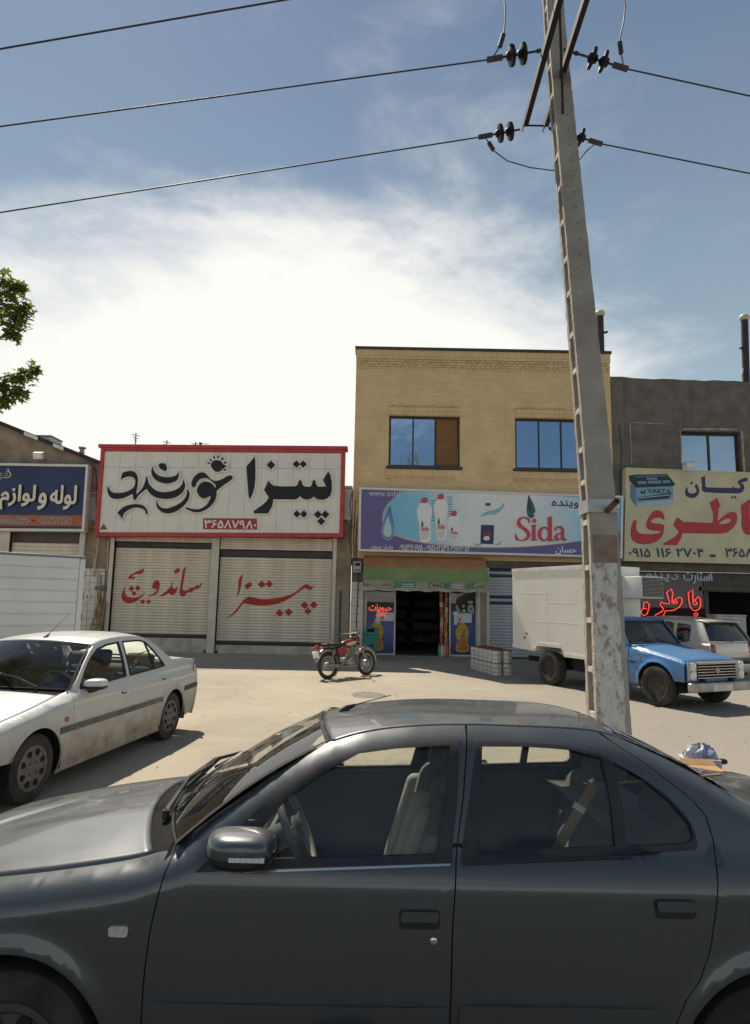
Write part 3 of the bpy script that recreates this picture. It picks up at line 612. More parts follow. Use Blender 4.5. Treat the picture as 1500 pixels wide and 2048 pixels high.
B = [[(400,138),(305,250),(310,340),(320,450),(330,580),(338,618),(352,618),(375,570),(398,490),(408,400),(410,300),(407,180)], dia(590,232,50),
 [(560,412),(590,450),(620,472),(700,478),(870,478),(895,460),(910,415),(925,403),(940,415),(950,455),(975,480),(1040,482),(1060,460),(1070,415),(1085,403),(1100,415),(1108,455),(1135,482),(1226,480),(1187,405),(1250,303),(1275,350),(1290,430),(1290,520),(1275,580),(1240,615),(1190,632),(1140,630),(1105,615),(1080,595),(1060,615),(1020,630),(975,628),(945,612),(922,590),(900,615),(870,628),(700,628),(615,628),(613,660),(595,720),(555,790),(395,790),(388,770),(400,755),(480,700),(540,650),(565,605),(508,520)],
 dia(882,222,43), dia(960,222,43), dia(887,797,43), dia(967,797,43), dia(1130,803,47), dia(1215,803,47), dia(1168,880,47)]
sm = [3] * 8 + [2] * 8; k = 0
for zz_, Ls in ((zA, A), (zB, B)):
    for j, P in enumerate(Ls):
        pl = conv(zz_, P, (3 if j < 8 else 2) if zz_ is zA else 0)
        le = MB().prism([offset_poly(pl, .052)], flat(SY - .062 + .0009 * (k % 7)), .07).build('letter', m_edge, ps)
        MB().prism([pl], flat(SY - .072 + .0011 * (k % 5)), .02).build('letter_face', m_letter, le); k += 1
z0 = zoom(200, 890, 5.769, SY)
pr = conv(zoom(440, 890, 5.769, SY), [(-195, 845), (425, 848), (430, 975), (-195, 972)], 0)
MB().prism([pr], flat(SY - .012), .012).build('phone_plate', M('red_plate', (.40, .03, .035), .5), ps)
xs = [p[0] for p in pr]; zs = [p[1] for p in pr]
text_mesh('۳۶۵۸۷۹۸۰', min(xs) + .06, max(xs) - .04, min(zs) + .05, max(zs) - .08, SY - .014, 'phone_number', M('white_print', (.78, .77, .74), .5), ps, .02)
MB().prism([conv(z0, [(0, 975), (85, 975), (42, 908)], 0)], flat(SY - .012), .012).build('maker_mark', M('grey_print', (.10, .10, .11), .5), ps)
# red painted words on the shutters
SHY = FY + .13 - .0195
m_paint = M('red_paint', (.42, .03, .025), .7, var=.2, scale=8)
shs = [o for o in pz.children if o.name.startswith('roller_shutter')]
zC, zD = zoom(220, 1110, 6.818, SHY), zoom(430, 1130, 6.0, SHY)
C = [[(1035,155),(1000,195),(985,240),(975,330),(958,420),(948,500),(955,550),(985,568),(1015,560),(1045,525),(1070,505),(1110,508),(1130,490),(1160,465),(1200,460),(1235,430),(1260,373),(1235,390),(1215,415),(1190,408),(1160,425),(1135,450),(1100,445),(1075,465),(1040,485),(1005,485),(990,460),(995,400),(1010,320),(1025,230)],
 [(930,172),(960,210),(895,265),(868,220)],
 [(850,352),(838,400),(815,440),(780,480),(720,530),(668,560),(720,560),(770,540),(800,520),(830,540),(865,542),(895,515),(915,470),(916,430),(890,455),(860,450),(848,425),(855,390)],
 [(640,348),(600,365),(578,410),(578,445),(605,462),(640,455),(630,490),(600,520),(550,545),(508,562),(560,558),(610,548),(650,510),(672,450),(675,380),(660,352)],
 [(470,186),(430,200),(370,225),(300,260),(262,290),(247,322),(280,325),(315,325),(270,370),(215,430),(175,490),(158,550),(165,600),(200,640),(260,657),(330,645),(390,605),(440,560),(487,510),(450,535),(400,565),(340,580),(280,578),(230,560),(205,520),(205,470),(230,410),(280,360),(330,320),(350,302),(320,298),(290,300),(320,275),(380,258),(440,250)],
 dia(292,458,38,42), dia(378,453,40), dia(327,525,36), dia(447,635,35), dia(525,635,35)]
D = [[(332,113),(290,160),(280,230),(275,310),(264,382),(285,350),(300,300),(315,230),(328,160)], [(425,200),(445,245),(385,295),(348,248)], dia(560,232,48), dia(652,228,46),
 [(1205,206),(1190,240),(1170,260),(1140,250),(1105,235),(1070,240),(1030,270),(970,320),(890,360),(800,385),(700,403),(600,410),(500,400),(430,382),(390,385),(350,415),(310,460),(260,530),(200,590),(133,642),(200,610),(270,550),(310,495),(340,462),(400,470),(480,483),(580,487),(680,478),(780,455),(870,415),(950,365),(1010,320),(1060,285),(1110,285),(1140,298),(1165,285),(1190,250)],
 dia(775,575,50,46), dia(885,565,51,47), dia(1075,482,48), dia(1185,478,50,46), dia(1115,555,44)]
for zz_, Ls, s_ in ((zC, C, shs[0]), (zD, D, shs[1])):
    mb = MB()
    for j, P in enumerate(Ls): mb.prism([conv(zz_, P, 3 if len(P) > 4 else 0)], flat(SHY - .0007 * (j % 6)), .003)
    mb.build('painted_word', m_paint, s_)

# ------------------------------------------------------------------ blue plumbing sign
LY = FY - .35
q = [F(x, y, LY) for x, y in ((-70, 1056), (164, 1058), (172, 934), (-70, 930))]
bs = thing('plumbing_sign', 'dark blue sign with cream raised letters and an orange strip', 'sign', (-12, FY, 4))
MB().prism([q], flat(LY), .3).build('board', M('navy_board', (.016, .028, .085), .5, col2=(.028, .045, .12), scale=.6), bs)
frame_mb(q, .085, LY - .03, .33).build('frame', m_white, bs, bevel=.01)
def qz(x, y): return F(x, y, LY)
o = [qz(-70, 1030), qz(165, 1032), qz(166, 1053), qz(-70, 1050)]; o = [qz(-70, 1051), qz(165, 1052), qz(166, 1031), qz(-70, 1029)]
MB().prism([o], flat(LY - .006), .006).build('strip', M('orange_strip', (.40, .11, .04), .5), bs)
m_cream = M('cream_letter', (.78, .70, .55), .45, var=.05)
def textpx(body, x0, y0, x1, y1, Y, name, mat, parent, **k):
    a, b = F(x0, (y0 + y1) / 2, Y), F(x1, (y0 + y1) / 2, Y); zt, zb = F((x0 + x1) / 2, y0, Y)[1], F((x0 + x1) / 2, y1, Y)[1]
    return text_mesh(body, a[0], b[0], zb, zt, Y, name, mat, parent, **k)
lk = M('letter_dark', (.01, .01, .015), .5)
for wd, x0, x1, y0, y1 in (('لوله', 103, 154, 972, 1019), ('و', 79, 94, 987, 1019), ('لوازم', 3, 72, 971, 1019)):
    textpx(wd, x0 + 2, y0 + 1, x1 + 2, y1 + 1, LY, 'letter_shadow', lk, bs, bold=.03, depth=.03)  # dark offset copy laid behind each word as a painted shadow
    textpx(wd, x0, y0, x1, y1, LY, 'word', m_cream, bs, bold=.03, depth=.07)
textpx('فر', -6, 939, 21, 960, LY, 'word_halo', m_white, bs, bold=.05, depth=.008); textpx('فر', -5, 940, 20, 959, LY, 'word', lk, bs, bold=.015, depth=.014)
for bd, mm, dp in ((.05, m_white, .010), (.005, lk, .016)):
    textpx('۰۹۱۵۵۵۸۶۶۹۰', -12, 1034, 60, 1047, LY, 'phone_number', mm, bs, bold=bd, depth=dp); textpx('۰۹۱۵۳۱۶۲۲۸۹', 76, 1035, 143, 1047, LY, 'phone_number', mm, bs, bold=bd, depth=dp)
a, b = qz(65, 1042), qz(72, 1041); MB().box(a[0], b[0], LY - .018, LY - .007, a[1], a[1] + .03).build('dash', lk, bs)

# ------------------------------------------------------------------ long detergent sign
DY = FY - .40
q = [F(x, y, DY) for x, y in ((721, 1098), (1240, 1112), (1242, 996), (723, 979))]
ds = thing('detergent_sign', 'long blue and purple detergent sign with white frame and red lettering', 'sign', (3.8, FY, 4.5))
MB().prism([q], flat(DY), .30).build('board', M('purple_print', (.13, .10, .28), .35, var=.12, scale=.5), ds)
frame_mb(q, .075, DY - .035, .37).build('frame', M('white_frame', (.70, .69, .66), .4, var=.05), ds, bevel=.01)
def grad_mat(name, stops, axis, lo, hi):
    m = bpy.data.materials.new(name); m.use_nodes = True; nt = m.node_tree; b = nt.nodes['Principled BSDF']; L = nt.links; b.inputs['Roughness'].default_value = .35
    t = nt.nodes.new('ShaderNodeTexCoord'); s = nt.nodes.new('ShaderNodeSeparateXYZ'); L.new(t.outputs['Object'], s.inputs[0])
    n = nt.nodes.new('ShaderNodeTexNoise'); n.inputs['Scale'].default_value = .9; L.new(t.outputs['Object'], n.inputs[0])
    r = nt.nodes.new('ShaderNodeMapRange'); r.inputs[1].default_value = lo; r.inputs[2].default_value = hi; L.new(s.outputs[axis], r.inputs[0])
    a = nt.nodes.new('ShaderNodeMath'); a.operation = 'MULTIPLY_ADD'; L.new(n.outputs['Fac'], a.inputs[0]); a.inputs[1].default_value = .12; L.new(r.outputs[0], a.inputs[2])
    a2 = nt.nodes.new('ShaderNodeMath'); a2.operation = 'SUBTRACT'; L.new(a.outputs[0], a2.inputs[0]); a2.inputs[1].default_value = .06
    c = nt.nodes.new('ShaderNodeValToRGB'); e = c.color_ramp.elements; e[0].position, e[0].color = stops[0][0], (*stops[0][1], 1); e[1].position, e[1].color = stops[-1][0], (*stops[-1][1], 1)
    for p, cc in stops[1:-1]: x = e.new(p); x.color = (*cc, 1)
    L.new(a2.outputs[0], c.inputs[0]); L.new(c.outputs[0], b.inputs['Base Color']); return m
PW, PB, PBL = (.78, .78, .74), (.16, .47, .66), (.10, .36, .60)
m_skyp = grad_mat('sky_print', [(0, PB), (.14, (.24, .56, .72)), (.33, PW), (.60, PW), (.80, (.42, .66, .78)), (1, PBL)], 0, -3.4, 4.7)
zf, zg = zoom(710, 960, 5.357, DY), zoom(960, 970, 5.0, DY)
curve_px = [(812, 979), (790, 994), (772, 1014), (768, 1040), (780, 1062), (800, 1072), (840, 1083), (900, 1090), (980, 1094), (1060, 1092), (1140, 1084), (1200, 1074), (1242, 1062)]
lo_ = [F(x, y, DY) for x, y in curve_px]; up_ = [q[2], q[3]]
bl = smooth_poly(lo_, 3, False)
MB().prism([bl + [F(1242, 997, DY), F(813, 980, DY)]], flat(DY - .004), .004).build('print_sky', m_skyp, ds)
out = [(x, z - .0) for x, z in bl]; m_gold = M('gold_line', (.55, .43, .26), .5)
MB().prism([out + [(x - .05, z - .035) for x, z in out[::-1]]], flat(DY - .0065), .0025).build('print_line', m_gold, ds)
def blob(cx, cy, rx, ry, n=24): return [(cx + rx * math.cos(6.2832 * i / n), cy + ry * math.sin(6.2832 * i / n)) for i in range(n)]
def drop(cx, ty, by, w, lean=0):
    P = [(cx + lean, ty)]
    for i in range(1, 20):
        a = math.pi * i / 20 * 2 - math.pi / 2
    h = by - ty; pts = []
    for i in range(33):
        t = i / 32 * 2 * math.pi; y = ty + h * (.5 - .5 * math.cos(t)); f = math.sin(t) * math.sin(t / 2) ** 1.5
        pts.append((cx + w * .66 * f + lean * (1 - (y - ty) / h) ** 2, y))
    return pts[:-1]
def dr(z, P, lay, name, mat, k=0): MB().prism([conv(z, P, k)], flat(DY - .008 - .0025 * lay), .0025).build(name, mat, ds)
pm = lambda n, c: M('print_' + n, c, .4, var=.04)
dr(zf, drop(350, 250, 645, 148, 30), 0, 'drop_glow', pm('glow', (.36, .48, .62))); dr(zf, drop(350, 265, 633, 132, 28), 1, 'drop_rim', pm('rim', (.02, .05, .11)))
dr(zf, drop(350, 290, 618, 118, 24), 2, 'drop_body', grad_mat('drop_print', [(0, (.45, .6, .7)), (.35, (.10, .32, .55)), (1, (.03, .12, .30))], 2, -.55, .75)); dr(zf, drop(348, 385, 600, 82, 5), 3, 'drop_light', pm('dlight', (.50, .62, .68)))
# bottles
wb = pm('bottle', (.80, .79, .75)); rc = pm('cap', (.55, .06, .09)); gl_ = pm('label', (.66, .66, .56)); rw = pm('red', (.50, .04, .05)); dg_ = pm('dark', (.06, .08, .09))
for (x, t, b_, w) in ((745, 240, 655, 82), (920, 200, 640, 78), (1060, 380, 650, 74)):
    h = b_ - t
    for yy in range(0, 9): 
        if x < 1000: dr(zf, [(x + w * .9, t + yy * 26 - 20), (x + w * 1.55, t + yy * 26 - 24), (x + w * 1.55, t + yy * 26 - 15), (x + w * .9, t + yy * 26 - 12)], 0, 'print_stripe', pm('stripe', (.06, .16, .24)))
    dr(zf, [(x - w * .35, t), (x + w * .35, t), (x + w * .9, t + h * .12), (x + w, t + h * .3), (x + w * .78, t + h * .5), (x + w * .85, t + h * .75), (x + w * .7, b_), (x - w * .5, b_), (x - w * .7, t + h * .6), (x - w, t + h * .25), (x - w * .8, t + h * .1)], 2 if x < 800 else 3, 'print_bottle', wb, 3)
    dr(zf, [(x - w * .35 - 12, t + 4), (x - w * .3, t - 45), (x + w * .3, t - 50), (x + w * .35, t + 4)], 4, 'print_cap', rc, 2)
    dr(zf, blob(x, t + h * .82, w * .55, h * .15), 4, 'print_label', gl_); dr(zf, drop(x - w * .3, t + h * .45, t + h * .62, 26), 4, 'print_drop', dg_)
    p0, p1 = zf((x - w * .50, t + h * .73)), zf((x + w * .56, t + h * .62)); text_mesh('Sida', p0[0], p1[0], p0[1], p1[1], DY - .024, 'print_word', rw, ds, .02, .001)
# jug with blue label
dr(zf, [(1350, 480), (1490, 484), (1482, 690), (1342, 682)], 2, 'print_box', pm('boxnavy', (.022, .03, .12))); dr(zf, [(1396, 245), (1452, 247), (1450, 278), (1396, 276)], 2, 'print_cap', pm('capnavy', (.03, .07, .20)))
dr(zf, [(1345, 390), (1385, 350), (1440, 330), (1500, 320), (1560, 285), (1600, 240), (1592, 290), (1550, 340), (1500, 365), (1430, 372)], 2, 'print_splash', pm('splash', (.25, .48, .60)), 2); dr(zf, blob(1410, 625, 34, 24), 3, 'print_flower', wb)
p0, p1 = zf((1370, 590)), zf((1455, 552)); text_mesh('Sida', p0[0], p1[0], p0[1], p1[1], DY - .02, 'print_word', rw, ds, .02, .001)
dr(zf, [(1270, 672), (1310, 690), (1340, 676), (1350, 700), (1290, 705)], 2, 'print_splash', pm('splash', (.2, .4, .55)), 2); dr(zg, [(150, 600), (180, 585), (205, 555), (212, 570), (195, 600)], 2, 'print_splash', pm('splash', (.2, .4, .55)), 2)
rn = random.Random(4)
mb = MB()
for _ in range(26): x, y = 1150 + rn.random() * 900, 280 + rn.random() * 360; mb.prism([conv(zf, blob(x, y, 4 + rn.random() * 5, 3 + rn.random() * 3, 8), 0)], flat(DY - .0075 - .0001 * _), .0005)
mb.build('print_droplets', pm('splash', (.2, .4, .55)), ds, kind='stuff')
# big green drop and the red word
dr(zg, drop(512, 90, 332, 92, -30), 2, 'drop_rim', pm('greendark', (.012, .05, .055))); dr(zg, drop(514, 135, 325, 74, -22), 3, 'drop_body', pm('green', (.03, .13, .13))); dr(zg, drop(500, 150, 270, 34, -10), 4, 'drop_shade', pm('greendark', (.012, .05, .055)))
dr(zg, [(555, 262), (562, 282), (582, 290), (562, 298), (555, 318), (548, 298), (528, 290), (548, 282)], 5, 'print_sparkle', wb)
S_ = [[(495,345),(470,322),(430,318),(390,330),(370,360),(368,390),(385,420),(420,445),(450,470),(465,495),(460,525),(435,545),(405,548),(380,535),(362,500),(352,488),(352,545),(385,555),(430,560),(470,550),(497,522),(500,485),(482,450),(445,420),(415,395),(402,370),(410,345),(440,333),(470,345),(486,378),(497,382)]]
lets = [(S_, []), ([[(505,402),(555,394),(555,540),(575,548),(575,556),(500,556),(500,548),(518,540),(518,418)], blob(540, 358, 22, 22)], []),
        ([[(672,325),(718,312),(718,545),(738,552),(738,562),(684,567)], blob(640, 490, 66, 74)], [blob(644, 490, 33, 56)]),
        ([[(745,430),(780,410),(815,412),(840,440),(842,530),(868,545),(850,562),(820,555),(810,540),(775,562),(745,550),(738,515),(760,490),(808,475),(808,445),(790,428),(765,440),(760,460),(742,455)]], [[(808,490),(780,500),(772,520),(785,540),(808,525)]])]
m_sida = pm('sida', (.58, .06, .075)); i = 0
for ps_, hs in lets:
    polys = [conv(zg, P, 3 if P is S_[0] else 0) for P in ps_]
    def ccw(P): return P if sum(P[j][0] * P[(j + 1) % len(P)][1] - P[(j + 1) % len(P)][0] * P[j][1] for j in range(len(P))) > 0 else P[::-1]
    polys = [ccw(P) for P in polys]; T = [conv(zg, h, 0) for h in hs]
    if len(polys) == 2 and hs: # the d: ring and stem separately
        MB().prism([polys[0]], flat(DY - .030), .02).build('letter', m_sida, ds); MB().prism([polys[1], ccw(T[0])[::-1]], flat(DY - .029), .02).build('letter', m_sida, ds)
    else: MB().prism(polys + [ccw(h)[::-1] for h in T], flat(DY - .03), .02).build('letter', m_sida, ds)
m_navy = pm('navy', (.03, .03, .14))
def halo(body, x0, y0, x1, y1, nm='word'):
    textpx(body, x0 - 2, y0 - 2, x1 + 2, y1 + 2, DY, nm + '_halo', wb, ds, bold=.06, depth=.012); textpx(body, x0, y0, x1, y1, DY, nm, m_navy, ds, bold=.025, depth=.018)
halo('مواد شوینده', 1103, 998, 1235, 1018)
textpx('www.sida81.com', 738, 981, 841, 993, DY, 'web_address', pm('pale', (.62, .60, .66)), ds, bold=.004, depth=.02)
textpx('برادران نوروزی', 741, 1089, 786, 1100, DY, 'word', wb, ds, bold=.012, depth=.02)
textpx('۰۹۱۵۳۱۶۰۶۷۵--۰۹۱۵۱۰۶۲۵۳۷-۳۶۶۶۳۰۵۳', 799, 1090, 940, 1102, DY, 'phone_number', wb, ds, bold=.012, depth=.02)
textpx('حسان', 1111, 1092, 1152, 1109, DY, 'word', wb, ds, bold=.02, depth=.02); textpx('م', 1226, 1098, 1235, 1108, DY, 'word', wb, ds, bold=.02, depth=.02)

# ------------------------------------------------------------------ battery shop sign
VY = FY - .36
q = [F(x, y, VY) for x, y in ((1250, 1120), (1640, 1130), (1640, 952), (1254, 937))]
vs = thing('battery_sign', 'pale yellow battery shop sign with red calligraphy and a battery picture', 'sign', (11, FY, 4.8))
MB().prism([q], flat(VY), .30).build('board', M('pale_yellow_print', (.66, .60, .37), .45, col2=(.55, .50, .31), scale=1.4, detail=9), vs)
frame_mb(q, .03, VY - .02, .34).build('frame', M('yellow_frame', (.66, .60, .40), .45), vs)
zE = zoom(1240, 920, 5.769, VY); m_vred = pm('battery_red', (.50, .03, .045)); m_vn = pm('battery_navy', (.03, .025, .10))
def vd(P, lay, name, mat, k=3, holes=()):
    pl = conv(zE, P, k); a = sum(pl[j][0] * pl[(j + 1) % len(pl)][1] - pl[(j + 1) % len(pl)][0] * pl[j][1] for j in range(len(pl)))
    if a < 0: pl = pl[::-1]
    hl = []
    for h in holes:
        hp = conv(zE, h, 3); a = sum(hp[j][0] * hp[(j + 1) % len(hp)][1] - hp[(j + 1) % len(hp)][0] * hp[j][1] for j in range(len(hp))); hl.append(hp if a < 0 else hp[::-1])
    MB().prism([pl] + hl, flat(VY - .006 - .003 * lay), .006).build(name, mat, vs)
vd([(175,692),(150,710),(130,770),(122,830),(130,900),(165,945),(230,970),(310,972),(390,955),(450,920),(490,870),(508,800),(505,755),(470,735),(400,730),(362,718),(360,700),(390,675),(440,665),(480,675),(505,694),(512,660),(500,620),(470,590),(430,580),(390,590),(350,630),(320,680),(302,730),(305,770),(330,800),(380,815),(440,820),(470,826),(450,840),(390,852),(300,855),(230,845),(195,815),(185,770),(192,720),(188,698)], 0, 'letter', m_vred)
vd([(658,660),(610,750),(680,830),(640,880),(498,965),(500,980),(657,985),(690,930),(715,870),(720,845),(900,848),(1150,852),(1230,840),(1300,790),(1345,720),(1355,660),(1345,615),(1310,598),(1260,605),(1200,640),(1125,706),(1140,540),(1167,554),(1120,433),(1030,495),(1070,600),(1075,680),(1065,725),(900,720),(730,713),(690,680)], 0, 'letter', m_vred, 0, [[(1140,735),(1200,690),(1240,675),(1270,680),(1280,700),(1260,720),(1220,735)]])
vd([(1500,450),(1395,520),(1400,650),(1400,760),(1415,820),(1450,860),(1500,868),(1640,868),(1760,850),(1800,780),(1790,690),(1755,700),(1750,755),(1640,775),(1530,775),(1502,730),(1497,600)], 0, 'letter', m_vred, 0)
vd([(770,310),(755,345),(750,380),(765,415),(805,437),(850,437),(890,415),(910,375),(910,330),(885,276),(862,305),(880,340),(878,370),(850,385),(810,385),(785,365),(780,340)], 0, 'letter', m_vn); vd(dia(825, 268, 20), 0, 'letter', m_vn, 0)
vd([(980,178),(935,205),(945,290),(945,350),(975,372),(1100,380),(1290,385),(1360,388),(1410,372),(1435,330),(1430,290),(1400,262),(1470,240),(1472,203),(1420,210),(1370,235),(1358,260),(1385,295),(1390,318),(1370,325),(1320,322),(1308,296),(1295,322),(1150,320),(1000,315),(985,300)], 0, 'letter', m_vn, 0)
for x in (1292, 1327): vd(dia(x, 430, 17), 0, 'letter', m_vn, 0)
for tx, x0, x1 in (('۰۹۱۵', 1258, 1300), ('۱۱۶', 1313, 1342), ('۲۷۰۴', 1353, 1407), ('۳۶۵۸', 1451, 1505)): textpx(tx, x0, 1097, x1, 1114, VY, 'phone_number', m_vn, vs, bold=.022, depth=.008)
p = F(1420, 1114, VY), F(1431, 1109, VY); MB().box(p[0][0], p[1][0], VY - .01, VY - .002, p[0][1], p[1][1]).build('dash', m_vn, vs)
bl_ = pm('battery_blue', (.20, .38, .47)); bl2 = pm('battery_side', (.10, .22, .30)); bk = pm('battery_black', (.012, .02, .022)); hi_ = pm('battery_hi', (.42, .52, .56))
vd([(118, 270), (180, 318), (190, 545), (115, 440)], 0, 'print_side', bl2, 0); vd([(180, 318), (615, 300), (612, 512), (190, 545)], 0, 'print_front', bl_, 0); vd([(188, 495), (614, 455), (612, 512), (190, 545)], 1, 'print_base', hi_, 0)
vd([(102, 180), (185, 168), (540, 162), (590, 220), (640, 285), (600, 303), (180, 320), (110, 240)], 1, 'print_lid', bk, 0); vd([(150, 185), (370, 170), (520, 168), (545, 190), (180, 205)], 2, 'print_lid_top', pm('battery_lid', (.06, .14, .18)), 0)
for P in ([(200, 245), (300, 243), (303, 276), (205, 278)], [(318, 240), (470, 238), (480, 270), (322, 274)], [(490, 236), (570, 234), (584, 262), (500, 268)], [(305, 205), (425, 203), (430, 226), (308, 228)]): vd(P, 2, 'print_cell', pm('battery_cell', (.16, .30, .40)), 0)
vd([(210, 430), (600, 380), (560, 445), (205, 468)], 1, 'print_band', bk, 0); vd([(215, 436), (580, 398), (575, 408), (215, 446)], 2, 'print_line', hi_, 0)
a, b = zE((318, 385)), zE((585, 338)); text_mesh('VARTA', a[0], b[0], a[1], b[1], VY - .006, 'print_word', bk, vs, .02, .005); vd([(236, 345), (262, 372), (300, 340), (290, 388), (238, 388)], 1, 'print_mark', bk, 0)
# ================================================================== cars
WORLD[0] = False          # vehicles are written in their own coordinates: x from the front axle to the rear, -y the left side
def paint(name, col, metal=0, rough=.35, coat=1., dirt=(.30, .25, .19), dz=(.25, .75), damt=.8, dust=.12, top=.15):
    m = bpy.data.materials.new(name); m.use_nodes = True; nt = m.node_tree; b = nt.nodes['Principled BSDF']; L = nt.links
    t = nt.nodes.new('ShaderNodeTexCoord'); s = nt.nodes.new('ShaderNodeSeparateXYZ'); L.new(t.outputs['Object'], s.inputs[0])
    n = nt.nodes.new('ShaderNodeTexNoise'); n.inputs['Scale'].default_value = 5; n.inputs['Detail'].default_value = 9; n.inputs['Roughness'].default_value = .65; L.new(t.outputs['Object'], n.inputs[0])
    r = nt.nodes.new('ShaderNodeMapRange'); r.interpolation_type = 'SMOOTHSTEP'; L.new(s.outputs[2], r.inputs[0]); r.inputs[1].default_value = dz[1]; r.inputs[2].default_value = dz[0]; r.inputs[3].default_value = 0; r.inputs[4].default_value = damt
    n2 = nt.nodes.new('ShaderNodeMapRange'); L.new(n.outputs['Fac'], n2.inputs[0]); n2.inputs[1].default_value = .2; n2.inputs[2].default_value = .7; n2.inputs[3].default_value = .35
    mu = nt.nodes.new('ShaderNodeMath'); mu.operation = 'MULTIPLY'; L.new(r.outputs[0], mu.inputs[0]); L.new(n2.outputs[0], mu.inputs[1])
    ad = nt.nodes.new('ShaderNodeMath'); ad.operation = 'MULTIPLY_ADD'; ad.use_clamp = True; ge = nt.nodes.new('ShaderNodeNewGeometry'); gs = nt.nodes.new('ShaderNodeSeparateXYZ'); L.new(ge.outputs['Normal'], gs.inputs[0]); gr_ = nt.nodes.new('ShaderNodeMapRange'); gr_.interpolation_type = 'SMOOTHSTEP'; L.new(gs.outputs[2], gr_.inputs[0]); gr_.inputs[1].default_value = .55; gr_.inputs[2].default_value = 1.0; gr_.inputs[3].default_value = dust; gr_.inputs[4].default_value = dust + top; n3 = nt.nodes.new('ShaderNodeMapRange'); L.new(n.outputs['Fac'], n3.inputs[0]); n3.inputs[1].default_value = .2; n3.inputs[2].default_value = .75; n3.inputs[3].default_value = .35; n3.inputs[4].default_value = 1.0; L.new(n3.outputs[0], ad.inputs[0]); L.new(gr_.outputs[0], ad.inputs[1]); L.new(mu.outputs[0], ad.inputs[2])
    mx = nt.nodes.new('ShaderNodeMix'); mx.data_type = 'RGBA'; L.new(ad.outputs[0], mx.inputs['Factor']); mx.inputs['A'].default_value = (*col, 1); mx.inputs['B'].default_value = (*dirt, 1); L.new(mx.outputs['Result'], b.inputs['Base Color'])
    ro = nt.nodes.new('ShaderNodeMapRange'); L.new(ad.outputs[0], ro.inputs[0]); ro.inputs[3].default_value = rough; ro.inputs[4].default_value = .85; L.new(ro.outputs[0], b.inputs['Roughness'])
    co = nt.nodes.new('ShaderNodeMapRange'); L.new(ad.outputs[0], co.inputs[0]); co.inputs[2].default_value = .5; co.inputs[3].default_value = coat; co.inputs[4].default_value = 0; L.new(co.outputs[0], b.inputs['Coat Weight']); b.inputs['Coat Roughness'].default_value = .06
    me = nt.nodes.new('ShaderNodeMapRange'); L.new(ad.outputs[0], me.inputs[0]); me.inputs[2].default_value = .6; me.inputs[3].default_value = metal; me.inputs[4].default_value = 0; L.new(me.outputs[0], b.inputs['Metallic'])
    MATS[name] = m; return m
m_rubber = M('rubber', (.018, .017, .017), .75, var=.2); m_tyre = M('tyre', (.022, .020, .019), .85, col2=(.055, .048, .04), scale=7, bump=.2, bscale=40)
m_blacktrim = M('black_trim', (.022, .018, .018), .5, var=.25, scale=20); m_under = M('underbody', (.008, .008, .008), .95)
m_seat = M('seat_fabric', (.13, .13, .12), .95, var=.15, scale=30); m_seat2 = M('seat_fabric_pale', (.46, .44, .38), .95, var=.1, scale=30); m_plastic = M('interior_plastic', (.10, .10, .098), .7); m_doorcard = M('door_card', (.085, .10, .115), .85)
m_chrome = M('chrome', (.62, .61, .59), .18, 1.0, var=.03); m_lampglass = M('lamp_lens', (.70, .70, .66), .12, var=.05, coat=1); m_tail = M('tail_lens', (.30, .012, .012), .2, coat=1); m_amber = M('amber_lens', (.45, .10, .03), .3)
m_cglass = glass('car_glass', (.92, .94, .90), .05, .01, .028); m_wglass = glass('windscreen_glass', (.88, .92, .87), .05, .01, .02); m_rubberdull = M('seal', (.016, .014, .013), .85)

